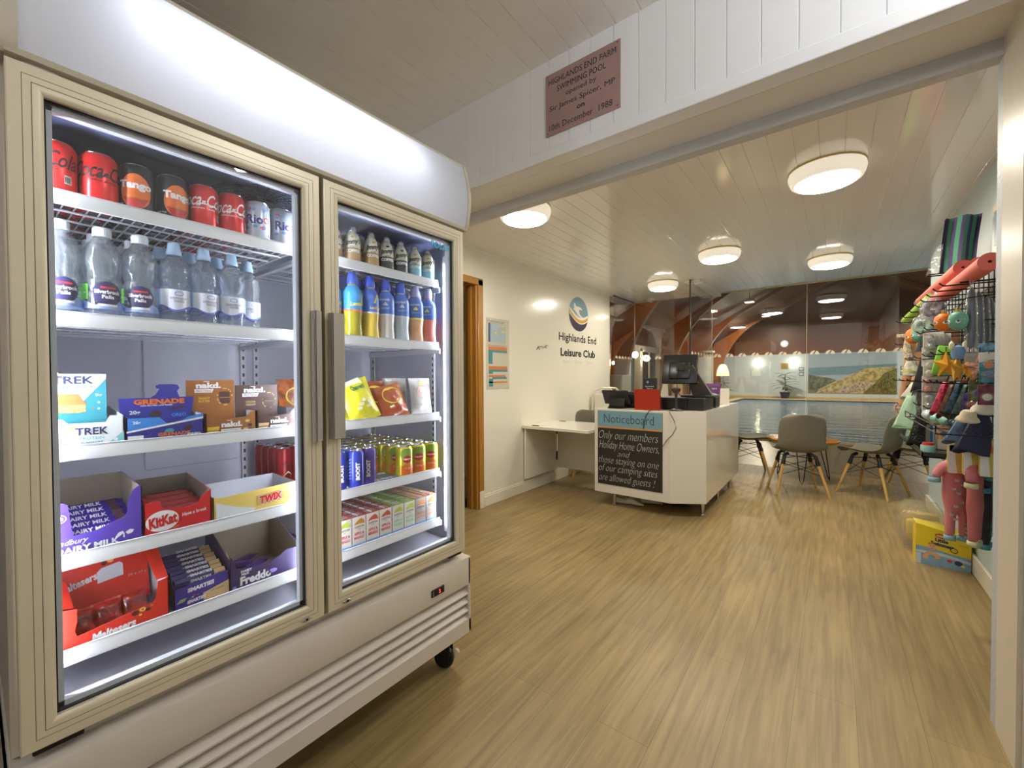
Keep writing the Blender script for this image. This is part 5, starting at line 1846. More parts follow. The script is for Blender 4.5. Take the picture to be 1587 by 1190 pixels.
WS = plane((XL, 0, 0), (0, 1, 0), (0, 0, 1), 0.0012)
lg = thing('wall_logo', 'oval wave logo above black lettering on the glossy white wall', 'sign', (XL, 4.74, 1.44))
m = MB()
LGB = mat('logo_blue', C(118, 155, 168), 0.35); LGN = mat('logo_navy', C(38, 34, 66), 0.35); LGO = mat('logo_amber', C(214, 160, 50), 0.35); LGW = mat('logo_white', C(235, 232, 222), 0.35)
cu, cv_, ra, rb = 4.735, 1.995, 0.250, 0.215
m.ell(cu, cv_, ra, rb, WS, LGB, n=48)


def wav(u):
    return cv_ + 0.035 - 0.085 * math.sin((u - cu + ra * 0.9) / (2 * ra) * PI * 1.0) - 0.02 * (u - cu) / ra


def band(lo, hi, mm, off):
    for k in range(30):
        u0 = cu - ra + 2 * ra * k / 30; u1 = u0 + 2 * ra / 30
        e0 = rb * math.sqrt(max(0, 1 - ((u0 - cu) / ra) ** 2)); e1 = rb * math.sqrt(max(0, 1 - ((u1 - cu) / ra) ** 2))
        a0 = max(cv_ - e0, lo(u0)); b0 = min(cv_ + e0, hi(u0)); a1 = max(cv_ - e1, lo(u1)); b1 = min(cv_ + e1, hi(u1))
        b0 = max(a0, b0); b1 = max(a1, b1)
        m.add([WS(u0, a0, off), WS(u1, a1, off), WS(u1, b1, off), WS(u0, b0, off)], [(0, 1, 2, 3)], mm)


band(lambda u: 0, lambda u: wav(u) - 0.070, LGN, 0.0024)
band(lambda u: wav(u) - 0.070, lambda u: wav(u) - 0.058, LGW, 0.0026)
band(lambda u: wav(u) - 0.058, lambda u: wav(u) - 0.018, LGO, 0.0024)
band(lambda u: wav(u) - 0.018, lambda u: wav(u) + 0.012, LGW, 0.0026)
sw = [(-0.12, 0.06), (-0.13, 0.10), (-0.125, 0.135), (-0.10, 0.125), (-0.07, 0.090), (-0.01, 0.096), (0.06, 0.085), (0.10, 0.055), (0.04, 0.064), (0.0, 0.05), (0.02, 0.0), (0.09, -0.03), (0.19, -0.025), (0.19, -0.04), (0.08, -0.052), (-0.02, -0.02), (-0.09, 0.03), (-0.15, 0.05)]
m.patch([(cu + a, cv_ + b_) for a, b_ in sw], WS, LGW, 0.003)
m.build('emblem', lg, world=True)
m = MB()
SGK = mat('sign_black', C(18, 16, 18), 0.7, spec=0.2)
m.text('Highlands End', WS, 4.735, 1.672, SGK, w=0.975, h=0.125, bold=0.014)
m.text('Leisure Club', WS, 4.735, 1.502, SGK, w=0.90, h=0.098, bold=0.03)
m.build('lettering', lg, world=True)
m = MB()
FNT = mat('sign_faint', C(196, 190, 176), 0.5)
m.text('9am - 5pm - 7pm', WS, 4.72, 1.385, FNT, w=0.78, h=0.055, shear=0.2, bold=-0.006)
tag(m.build('faint_writing'), 'faint scribbled opening times under the club lettering on the wall', 'writing')

# two poster sheets in a plastic sleeve
m = MB()
PAP = mat('paper_white', C(228, 222, 206), 0.5)
m.box(XL + 0.0005, XL + 0.0025, 2.955, 3.265, 1.52, 1.755, PAP)
po = thing('poster', 'laminated notice with a pale blue map above the timetable sheet', 'poster', (XL, 3.11, 1.52))
m.build('sheet', po, world=True)
m = MB()
PS = plane((XL + 0.0025, 0, 0), (0, 1, 0), (0, 0, 1), 0.0006)
m.rect(2.975, 3.235, 1.535, 1.715, PS, mat('map_blue', C(176, 196, 208), 0.4, noise=0.1, nscale=20))
m.rect(2.975, 3.005, 1.535, 1.715, PS, mat('map_navy', C(70, 90, 135), 0.4), 0.001)
for (a, b_, c, d_) in ((3.16, 3.22, 1.69, 1.705), (3.17, 3.23, 1.635, 1.655), (3.07, 3.10, 1.61, 1.635), (3.13, 3.15, 1.69, 1.70)):
    m.rect(a, b_, c, d_, PS, mat('map_yellow', C(222, 196, 110), 0.4), 0.001)
m.rect(2.96, 3.23, 1.733, 1.737, PS, mat('print_grey', C(120, 118, 112), 0.5), 0.001)
m.rect(3.0, 3.2, 1.722, 1.725, PS, mat('print_grey'), 0.001)
m.build('print', po, world=True)
po = thing('poster', 'laminated timetable sheet with orange and teal bars below the map notice', 'poster', (XL, 3.11, 1.10))
m = MB()
m.box(XL + 0.0005, XL + 0.0025, 2.955, 3.275, 1.10, 1.515, PAP)
m.build('sheet', po, world=True)
m = MB()
OB = mat('bar_orange', C(205, 125, 70), 0.4); TB = mat('bar_teal', C(72, 140, 150), 0.4)
m.rect(2.97, 3.25, 1.503, 1.507, PS, mat('print_grey'))
for (a, b_, c, d_, mm) in ((2.975, 3.255, 1.460, 1.495, OB), (2.975, 3.255, 1.440, 1.460, TB), (2.975, 3.035, 1.330, 1.440, TB), (2.98, 3.26, 1.275, 1.308, OB), (2.98, 3.26, 1.255, 1.275, TB), (2.98, 3.04, 1.235, 1.255, TB), (2.98, 3.23, 1.205, 1.225, OB), (3.03, 3.25, 1.185, 1.205, TB), (2.98, 3.04, 1.115, 1.190, TB), (2.98, 3.255, 1.148, 1.162, OB)):
    m.rect(a, b_, c - 0.0, d_, PS, mm, 0.001)
m.build('print', po, world=True)
m = MB()
m.box(XL + 0.003, XL + 0.0034, 2.94, 3.29, 1.085, 1.765, clear_mat('sleeve_plastic', (0.97, 0.97, 0.96, 1), 1, 0.08, 1.4, bump=0.3, bscale=15))
tag(m.build('plastic_sleeve'), 'clear plastic sleeve covering the two notices beside the pine door', 'sleeve')
# small wire hook
m = MB()
m.tube([(XL + 0.003, 3.78, 1.50), (XL + 0.012, 3.80, 1.535), (XL + 0.02, 3.84, 1.54), (XL + 0.02, 3.90, 1.53), (XL + 0.012, 3.95, 1.545), (XL + 0.003, 3.97, 1.53)], 0.004, mat('wire_grey', C(150, 148, 142), 0.3, metal=0.8), 6)
m.tube([(XL + 0.012, 3.80, 1.535), (XL + 0.02, 3.81, 1.50)], 0.004, mat('wire_grey'), 6)
m.tube([(XL + 0.02, 3.92, 1.53), (XL + 0.02, 3.94, 1.56), (XL + 0.02, 3.98, 1.555)], 0.004, mat('wire_grey'), 6)
tag(m.build('wire_hook'), 'small bent wire hook on the glossy white wall between the notices and the lettering', 'hook')

# smoke detector / camera dome at the glass
t = thing('smoke_detector', 'small round white detector on the ceiling by the glass, beside a ceiling lamp', 'detector', (-2.19, 6.30, ZC - 0.045))
m = MB(); m.lathe([(0, 0.045), (0.06, 0.045), (0.06, 0.03), (0.05, 0.022), (0, 0.02)], WHITE, n=20); m.build('base', t)
m = MB(); m.lathe([(0.035, 0.024), (0.034, 0.008), (0.022, -0.004), (0, -0.008)], mat('dome_grey', C(190, 188, 180), 0.15), n=20); m.build('dome', t)

# ================================================================ fold-down desk on the wall
t = thing('wall_desk', 'white wall-mounted desk flap between the wall and the counter', 'desk', (-2.18, 3.9, 0.12))
m = MB(); m.box(XL + 0.003, -1.80, 3.50, 4.17, 0.672, 0.702, WHITE_G, bev=0.003); m.build('desk_top', t, world=True)
m = MB(); m.box(XL + 0.018, XL + 0.036, 3.52, 4.14, 0.14, 0.672, WHITE_G, bev=0.002); m.build('side_panel', t, world=True)
m = MB(); m.box(XL + 0.04, -1.80, 4.14, 4.158, 0.165, 0.671, WHITE_G, bev=0.002); m.build('back_panel', t, world=True)
m = MB(); m.box(XL + 0.003, XL + 0.018, 3.53, 4.0, 0.13, 0.6, mat('batten', C(190, 184, 168), 0.6)); m.build('batten', t, world=True)
for (x, y) in ((-2.44, 3.56), (-2.44, 4.10)):
    m = MB(); m.box(x - 0.03, x + 0.05, y - 0.011, y + 0.011, 0.702, 0.708, mat('hinge_bronze', C(110, 95, 60), 0.35, metal=0.7), bev=0.002)
    m.build('hinge', t, world=True)
for z in (0.30, 0.60):
    m = MB(); m.box(XL + 0.038, XL + 0.046, 4.12, 4.138, z - 0.05, z + 0.05, mat('hinge_dark', C(50, 45, 38), 0.4, metal=0.6), bev=0.002)
    m.build('hinge', t, world=True)

# ================================================================ reception counter
XC0, XC1, YC0, YC1, ZB, ZT = -1.79, -0.845, 3.61, 5.28, 0.125, 0.905
CH = [( -1.10, YC0), (XC1, 3.775)]
t = thing('reception_counter', 'white glossy reception counter with a cut corner on steel legs', 'counter', (-1.3, 4.3, 0))
GLW = mat('counter_gloss', C(226, 219, 202), 0.12, noise=0.008, nscale=2, coat=0.6)
FM_ = mat('counter_face', C(226, 221, 208), 0.3, noise=0.008, nscale=2)
m = MB()
m.box(XC0, -1.10, YC0, YC0 + 0.02, ZB, ZT - 0.001, FM_, bev=0.0015)
m.build('front_panel', t, world=True)
m = MB()
n_ = Vector((0.165, -0.255, 0)).normalized() * 0.018
m.add([(-1.10, YC0, ZB), (XC1, 3.775, ZB), (XC1, 3.775, ZT), (-1.10, YC0, ZT), (-1.10 - n_.x, YC0 - n_.y, ZB), (XC1 - 0.02, 3.785, ZB), (XC1 - 0.02, 3.785, ZT), (-1.10 - n_.x, YC0 - n_.y, ZT)],
      [(0, 1, 2, 3), (7, 6, 5, 4), (0, 4, 5, 1), (3, 2, 6, 7)], FM_)
m.build('corner_panel', t, world=True)
m = MB()
m.box(XC1 - 0.02, XC1, 3.775, YC1, ZB, ZT, GLW, bev=0.0015)
m.build('side_panel', t, world=True)
m = MB()
m.box(XC0, XC0 + 0.02, YC0 + 0.02, YC1, ZB, ZT - 0.03, FM_)
m.box(XC0 + 0.02, XC1 - 0.02, YC1 - 0.02, YC1, ZB, ZT - 0.03, FM_)
m.box(XC0 + 0.02, XC1 - 0.02, YC0 + 0.2, YC1 - 0.02, ZB, ZB + 0.02, FM_)
m.box(XC0 + 0.02, -1.10, YC0 + 0.02, YC0 + 0.2, ZB, ZB + 0.02, FM_)
m.build('carcass', t, world=True)
m = MB()
m.prism([(XC0, YC0 + 0.02), (-1.105, YC0 + 0.02), (XC1 - 0.02, 3.79), (XC1 - 0.02, YC1), (XC0, YC1)], 'Z', ZT - 0.03, ZT - 0.001, WHITE_G)
m.build('worktop', t, world=True)
for (x, y) in ((-1.63, 3.70), (-0.895, 3.86), (-0.895, 4.45), (-0.895, 5.05), (-1.70, 5.1)):
    m = MB()
    m.lathe([(0, 0.0), (0.018, 0.0), (0.020, 0.004), (0.018, 0.009), (0.0125, 0.012), (0.0155, 0.05), (0.020, 0.118), (0.024, 0.121), (0.024, 0.125), (0, 0.125)], CHROME, (x, y, 0), 20)
    m.build('leg', t, world=True)

# noticeboard on the front
t = thing('noticeboard', 'black chalkboard notice with a blue header on the front of the white counter', 'noticeboard', (-1.46, YC0, 0.21))
BW0, BW1, BH0, BH1 = -1.755, -1.155, 0.205, 0.888
m = MB(); m.box(BW0, BW1, YC0 - 0.004, YC0 - 0.0003, BH0, BH1, mat('chalkboard', C(42, 42, 38), 0.55, noise=0.12, nscale=14)); m.build('board', t, world=True)
m = MB()
s = plane((0, YC0 - 0.004, 0), (1, 0, 0), (0, 0, 1), 0.0008)
m.rect(BW0, BW1, 0.742, BH1, s, mat('header_blue', C(118, 158, 172), 0.45))
m.rect(BW0, BW1, 0.728, 0.742, s, mat('header_orange', C(212, 140, 62), 0.45))
m.text('Noticeboard', s, -1.46, 0.818, mat('header_ink', C(50, 62, 70), 0.5), w=0.465, h=0.078, off=0.0016, bold=-0.008)
m.build('header_band', t, world=True)
m = MB()
CHK = mat('chalk', C(205, 205, 196), 0.9, noise=0.25, nscale=160)
cc = -1.455
for txt, u0, u1, v, h in (('Only our members', -1.745, -1.19, 0.655, 0.10), ('Holiday Home Owners,', -1.74, -1.185, 0.565, 0.095), ('and', -1.56, -1.44, 0.500, 0.050), ('those staying on one', -1.745, -1.185, 0.425, 0.085), ('of our camping sites', -1.745, -1.195, 0.350, 0.085), ('are allowed guests !', -1.74, -1.215, 0.262, 0.085)):
    m.text(txt, s, (u0 + u1) / 2, v, CHK, w=u1 - u0, h=h, shear=0.35, bold=-0.02, off=0.0012, res=3)
m.build('chalk_writing', t, world=True)

# cable of the scanner hanging over the front
m = MB()
CP = [(-1.09, 3.72, 0.912), (-1.11, 3.66, 0.910), (-1.095, 3.600, 0.900), (-1.055, 3.598, 0.83), (-1.04, 3.598, 0.77), (-1.07, 3.598, 0.71), (-1.115, 3.598, 0.665), (-1.14, 3.598, 0.62), (-1.165, 3.6, 0.59)]
m.tube(CP, 0.003, BLACKP, 6)
m.tube([(-1.14, 3.70, 0.912), (-1.22, 3.66, 0.910), (-1.27, 3.602, 0.905), (-1.295, 3.600, 0.86), (-1.312, 3.600, 0.80), (-1.315, 3.600, 0.745)], 0.003, BLACKP, 6)
tag(m.build('scanner_cable'), 'thin black cable looping over the front edge of the white counter', 'cable')

# black till terminal at the left
t = thing('card_terminal', 'black till terminal with a tilted screen at the desk end of the counter', 'terminal', (-1.62, 3.78, ZT))
m = MB()
m.prism([(3.70, ZT + 0.0), (3.90, ZT), (3.88, ZT + 0.03), (3.80, ZT + 0.14), (3.77, ZT + 0.145), (3.73, ZT + 0.02)], 'X', -1.70, -1.55, BLACKP)
m.build('stand', t, world=True)
m = MB()
T = xf((-1.635, 3.76, ZT + 0.105), rx=0.55)
m.box(-0.135, 0.125, -0.010, 0.010, -0.08, 0.075, BLACKP, bev=0.006, T=T)
m.box(-0.12, 0.11, 0.0101, 0.0108, -0.065, 0.06, mat('screen_off', C(14, 16, 20), 0.05), T=T)
m.build('screen', t, world=True)
t = thing('receipt_printer', 'black rounded receipt printer between the till terminal and the red case', 'printer', (-1.50, 3.92, ZT))
m = MB(); m.box(-1.60, -1.43, 3.85, 4.02, ZT, ZT + 0.145, BLACKP, bev=0.02, seg=3); m.build('housing', t, world=True)
m = MB(); m.box(-1.58, -1.45, 3.88, 3.93, ZT + 0.145, ZT + 0.152, mat('grey_plastic', C(70, 70, 72), 0.4), bev=0.003); m.build('paper_slot', t, world=True)

# red tablet case
REDC = mat('case_red', C(150, 44, 20), 0.8, spec=0.2, noise=0.04)
t = thing('tablet_case', 'red folded tablet case standing on the counter edge', 'tablet', (-1.31, 3.70, ZT))
m = MB()
a = [(-1.412, 3.66), (-1.190, 3.68)]
m.add([(-1.415, 3.655, ZT), (-1.195, 3.675, ZT), (-1.225, 3.735, ZT + 0.182), (-1.450, 3.72, ZT + 0.182), (-1.415, 3.660, ZT), (-1.195, 3.680, ZT), (-1.225, 3.741, ZT + 0.182), (-1.450, 3.726, ZT + 0.182)],
      [(0, 1, 2, 3), (7, 6, 5, 4), (0, 4, 5, 1), (1, 5, 6, 2), (2, 6, 7, 3), (3, 7, 4, 0)], REDC)
m.build('cover', t, world=True)
m = MB()
m.add([(-1.450, 3.726, ZT + 0.182), (-1.225, 3.741, ZT + 0.182), (-1.225, 3.83, ZT), (-1.450, 3.815, ZT), (-1.450, 3.734, ZT + 0.182), (-1.225, 3.749, ZT + 0.182), (-1.225, 3.838, ZT), (-1.450, 3.823, ZT)],
      [(3, 2, 1, 0), (4, 5, 6, 7), (0, 1, 5, 4), (1, 2, 6, 5), (2, 3, 7, 6), (3, 0, 4, 7)], mat('case_red_dark', C(128, 36, 22), 0.5))
m.add([(-1.450, 3.724, ZT + 0.18), (-1.415, 3.657, ZT), (-1.455, 3.81, ZT)], [(0, 1, 2)], mat('case_red_dark'))
m.build('back_flap', t, world=True)

# small framed chalk card
t = thing('table_sign', 'small black framed card with white lettering behind the red case', 'sign', (-1.38, 3.92, ZT + 0.145))
m = MB()
T = xf((-1.385, 3.93, ZT + 0.0), rx=-0.12)
m.box(-0.068, 0.068, -0.006, 0.006, 0.0, 0.285, mat('frame_walnut', C(60, 44, 30), 0.5), bev=0.002, T=T)
m.build('frame', t, world=True)
m = MB()
m.box(-0.058, 0.058, -0.008, -0.0062, 0.01, 0.275, mat('card_black', C(30, 30, 30), 0.5), T=T)
sT = lambda u, v, off=0.001: T @ Vector((u, -0.008 - off, v))
m.text('Please Sanitise Hands', sT, 0, 0.205, INK_W, w=0.08, h=0.012)
m.text('Thank You', sT, 0, 0.185, INK_W, w=0.06, h=0.012)
m.text('10%', sT, 0, 0.15, INK_W, w=0.045, h=0.018)
m.ell(-0.02, 0.245, 0.012, 0.012, sT, mat('logo_blue'), n=14)
m.build('card', t, world=True)
t['label'] = 'small black framed card with white lettering standing behind the red case'
t.location.z = ZT
for c_ in t.children:
    c_.location.z -= 0.0
    c_.matrix_parent_inverse = Matrix.Identity(4)
    c_.location = (0, 0, 0.145)

# monitor seen from behind
t = thing('till_monitor', 'black touch screen monitor seen from behind on its slanted stand', 'monitor', (-1.07, 4.0, ZT))
m = MB()
T = xf((-1.10, 3.92, ZT + 0.365), rx=-0.30, rz=0.10)
m.box(-0.150, 0.150, -0.012, 0.022, -0.14, 0.135, mat('monitor_black', C(30, 30, 32), 0.3), bev=0.008, seg=2, T=T)
m.box(-0.09, 0.09, -0.030, -0.010, -0.10, 0.06, mat('monitor_black'), bev=0.012, seg=2, T=T)
m.build('screen_body', t, world=True)
m = MB()
m.box(-0.138, 0.138, 0.0222, 0.0232, -0.128, 0.122, mat('screen_off'), T=T)
m.build('display', t, world=True)
m = MB()
m.box(-0.022, 0.045, -0.036, -0.030, -0.03, 0.045, BLACKM, bev=0.003, T=T)
m.tube([T @ Vector((0.0, -0.036, 0.0)), T @ Vector((-0.01, -0.05, -0.06)), (-1.12, 3.90, ZT + 0.16), (-1.1, 3.95, ZT + 0.12)], 0.003, BLACKP, 6)
m.build('socket_plate', t, world=True)
m = MB()
m.add([(-1.075, 3.880, ZT + 0.385), (-0.985, 3.885, ZT + 0.395), (-0.845, 3.99, ZT + 0.125), (-1.005, 3.98, ZT + 0.125), (-1.075, 3.905, ZT + 0.385), (-0.985, 3.910, ZT + 0.395), (-0.845, 4.06, ZT + 0.125), (-1.005, 4.05, ZT + 0.125)],
      [(0, 3, 2, 1), (4, 5, 6, 7), (0, 1, 5, 4), (1, 2, 6, 5), (2, 3, 7, 6), (3, 0, 4, 7)], mat('stand_grey', C(74, 72, 66), 0.4))
m.build('stand_arm', t, world=True)
m = MB()
ar = lambda u, v, off=0.001: Vector((-0.93 + u, 3.925, ZT + 0.245)) + Vector((-0.05 + 0.15 * (0.5 - v), 0.03 * (0.5 - v) * 2, -0.15 * (0.5 - v))) + Vector((0, -0.006 - off, 0))
m.add([(-0.995, 3.905, ZT + 0.268), (-0.955, 3.905, ZT + 0.272), (-0.938, 3.918, ZT + 0.240), (-0.980, 3.918, ZT + 0.236)], [(3, 2, 1, 0)], mat('sticker_orange', C(226, 92, 48), 0.4))
m.build('sticker', t, world=True)
m = MB()
m.box(-1.10, -0.82, 3.94, 4.16, ZT + 0.108, ZT + 0.128, mat('monitor_black'), bev=0.006, T=None)
m.build('base_plate', t, world=True)

t = thing('cash_drawer', 'wide black cash drawer under the monitor', 'cash drawer', (-1.0, 3.98, ZT))
m = MB(); m.box(-1.27, -0.88, 3.84, 4.2, ZT, ZT + 0.108, mat('drawer_black', C(24, 24, 26), 0.4), bev=0.004); m.build('body', t, world=True)
m = MB(); m.box(-1.26, -1.02, 3.832, 3.841, ZT + 0.006, ZT + 0.10, mat('drawer_black'), bev=0.003); m.build('drawer_front', t, world=True)
m = MB(); m.text('POS', plane((0, 3.832, 0), (1, 0, 0), (0, 0, 1), 0.0006), -1.235, ZT + 0.05, mat('grey_plastic'), w=0.03, h=0.008); m.build('badge', t, world=True)
t = thing('power_supply', 'black box with a curved handle beside the cash drawer', 'box', (-0.90, 4.42, ZT))
m = MB(); m.box(-1.02, -0.875, 4.27, 4.45, ZT, ZT + 0.105, mat('drawer_black'), bev=0.006); m.build('housing', t, world=True)
m = MB(); m.tube([(-1.0 + 0.02 * k * 0, 4.262 - 0.018 * math.sin(PI * k / 8), ZT + 0.01 + 0.095 * k / 8) for k in range(9)], 0.006, mat('grey_plastic'), 8); m.build('handle', t, world=True)

# barcode scanner on a round foot
t = thing('barcode_scanner', 'black hands-free barcode scanner on a round foot at the counter edge', 'scanner', (-1.085, 3.755, ZT))
m = MB(); m.lathe([(0, 0), (0.058, 0), (0.060, 0.004), (0.055, 0.010), (0.02, 0.018), (0, 0.018)], mat('scanner_grey', C(60, 56, 52), 0.35), n=28); m.build('foot', t)
m = MB(); m.lathe([(0.016, 0.015), (0.012, 0.05), (0.010, 0.10), (0.014, 0.15), (0, 0.15)], mat('scanner_grey'), n=16); m.build('stem', t)
m = MB(); m.lathe([(0, 0.145), (0.020, 0.150), (0.036, 0.175), (0.036, 0.192), (0.022, 0.200), (0, 0.202)], mat('scanner_grey'), n=20, T=Matrix.Diagonal((1, 1.3, 1, 1))); m.build('head', t)

# holders on the right of the counter
t = thing('leaflet_stand', 'purple leaflet in a clear stand on the counter beside the white card', 'leaflet stand', (-0.95, 4.6, ZT))
m = MB()
T = xf((-0.985, 4.62, ZT), rx=-0.15)
m.box(-0.075, 0.075, 0.0, 0.002, 0.0, 0.225, mat('leaflet_purple', C(110, 60, 120), 0.4, noise=0.2, nscale=25), T=T)
sT2 = lambda u, v, off=0.001: T @ Vector((u, -off, v))
m.ell(-0.045, 0.12, 0.02, 0.045, sT2, mat('print_peach', C(235, 170, 120), 0.4), n=16)
m.patch([(-0.02, 0.08), (0.07, 0.06), (0.07, 0.11), (0.0, 0.13)], sT2, INK_W)
m.text('spa', sT2, 0.02, 0.17, INK_W, w=0.05, h=0.02)
m.build('leaflet', t, world=True)
m = MB(); m.box(-0.08, 0.08, -0.006, -0.004, 0.0, 0.20, clear_mat('acrylic', (0.96, 0.97, 0.97, 1), 1, 0.0, 1.45), T=T); m.box(-0.08, 0.08, -0.006, 0.06, 0.0, 0.003, MATS['acrylic'], T=T); m.build('acrylic_holder', t, world=True)
t = thing('card_display', 'white blank card in a holder beside the purple leaflet', 'card', (-0.90, 4.85, ZT))
m = MB(); m.box(-0.99, -0.855, 4.80, 4.803, ZT, ZT + 0.17, PAP); m.build('card', t, world=True)
m = MB(); m.box(-0.99, -0.855, 4.803, 4.86, ZT, ZT + 0.004, MATS['acrylic']); m.build('foot', t, world=True)
t = thing('acrylic_stand', 'tall clear acrylic stand behind the white card on the counter', 'stand', (-0.95, 5.05, ZT))
m = MB(); m.box(-1.03, -0.90, 5.03, 5.036, ZT, ZT + 0.33, MATS['acrylic'], bev=0.001); m.build('back', t, world=True)
m = MB(); m.box(-1.03, -0.90, 5.036, 5.10, ZT, ZT + 0.005, MATS['acrylic']); m.build('foot', t, world=True)
t = thing('table_lamp', 'cream shaded table lamp on the counter behind the monitor', 'lamp', (-0.985, 5.16, ZT))
m = MB(); m.lathe([(0, 0), (0.05, 0), (0.04, 0.012), (0.008, 0.02), (0.008, 0.32), (0, 0.32)], CHROME, n=20); m.build('base', t)
m = MB(); m.lathe([(0.065, 0.30), (0.058, 0.36), (0.040, 0.41), (0.02, 0.43)], mat('lamp_shade', C(235, 215, 160), 0.6, emit=(1, 0.8, 0.45, 1), estr=0.9), n=28); m.build('lamp_shade', t)
# white paper wedge beside the monitor
t = thing('paper_card', 'white upright card leaning between framed card and monitor', 'card', (-1.24, 4.25, ZT))
m = MB(); m.add([(-1.40, 4.22, ZT), (-1.29, 4.22, ZT), (-1.31, 4.25, ZT + 0.22), (-1.345, 4.25, ZT + 0.27), (-1.40, 4.224, ZT), (-1.29, 4.224, ZT), (-1.31, 4.254, ZT + 0.22), (-1.345, 4.254, ZT + 0.27)], [(0, 1, 2, 3), (7, 6, 5, 4), (0, 4, 5, 1), (1, 5, 6, 2), (2, 6, 7, 3), (3, 7, 4, 0)], PAP)
m.build('card', t, world=True)

# shoes and bag under the counter
CRC = mat('clog_white', C(226, 218, 200), 0.5)


def clog(label, loc, rz):
    t = thing('clog', label, 'shoe', loc, rz, 'white clogs under the counter')
    m = MB()
    vs = []; fs = []
    NU, NV = 14, 12
    for i in range(NV + 1):
        q = i / NV
        x = -0.135 + 0.27 * q
        wd = 0.048 * math.sin(PI * (0.06 + 0.9 * q)) ** 0.45 * (0.82 + 0.3 * q)
        ht = 0.035 + 0.035 * math.exp(-((q - 0.62) / 0.22) ** 2) + 0.01 * (q < 0.2)
        ht *= max(0.25, math.sin(PI * min(1, 0.03 + q * 0.97)) ** 0.35)
        for k in range(NU):
            a = 2 * PI * k / NU
            vs.append((x, wd * math.cos(a) * (1 if math.sin(a) < 0 else 0.9), ht * (0.5 + 0.5 * math.copysign(abs(math.sin(a)) ** 0.6, math.sin(a)))))
    for i in range(NV):
        for k in range(NU):
            fs.append((i * NU + k, i * NU + (k + 1) % NU, (i + 1) * NU + (k + 1) % NU, (i + 1) * NU + k))
    fs.append(tuple(range(NU))); fs.append(tuple(NV * NU + k for k in range(NU))[::-1])
    m.add(vs, [f[::-1] for f in fs], CRC, True)
    for k in range(9):
        a = 0.35 + 0.03 * k
        m.lathe([(0, 0.001), (0.004, 0.0005), (0.0042, -0.001)], mat('clog_hole', C(70, 66, 60), 0.8), c=(0.02 + 0.024 * (k % 4), -0.030 + 0.03 * (k // 4), 0.066 - 0.010 * (k % 4)), n=8)
    m.build('upper', t)
    m = MB(); m.tube([(-0.03, 0.05, 0.045), (-0.10, 0.056, 0.052), (-0.145, 0.0, 0.058), (-0.10, -0.056, 0.052), (-0.03, -0.05, 0.045)], 0.006, CRC, 6); m.build('strap', t)
    return t


clog('white clog under the counter, close to a steel leg', (-1.53, 3.80, 0.0), 0.15)
clog('white clog under the counter between the other clog and the dark bag', (-1.40, 3.93, 0.0), 0.35)
t = thing('floor_bag', 'dark cloth bag lying under the counter', 'bag', (-1.2, 4.0, 0))
m = MB(); m.box(-1.38, -1.06, 4.02, 4.25, 0.0, 0.10, mat('bag_dark', C(30, 29, 30), 0.8, bump=0.5), bev=0.035, seg=3); m.build('body', t, world=True)
m = MB(); m.tube([(-1.30, 4.03, 0.07), (-1.27, 4.0, 0.105), (-1.17, 4.0, 0.105), (-1.14, 4.03, 0.07)], 0.006, mat('bag_dark'), 6); m.build('handle', t, world=True)

# ================================================================ shell chairs
SHELL = mat('shell_grey', C(122, 118, 104), 0.45, noise=0.02)
t_leg = OAK


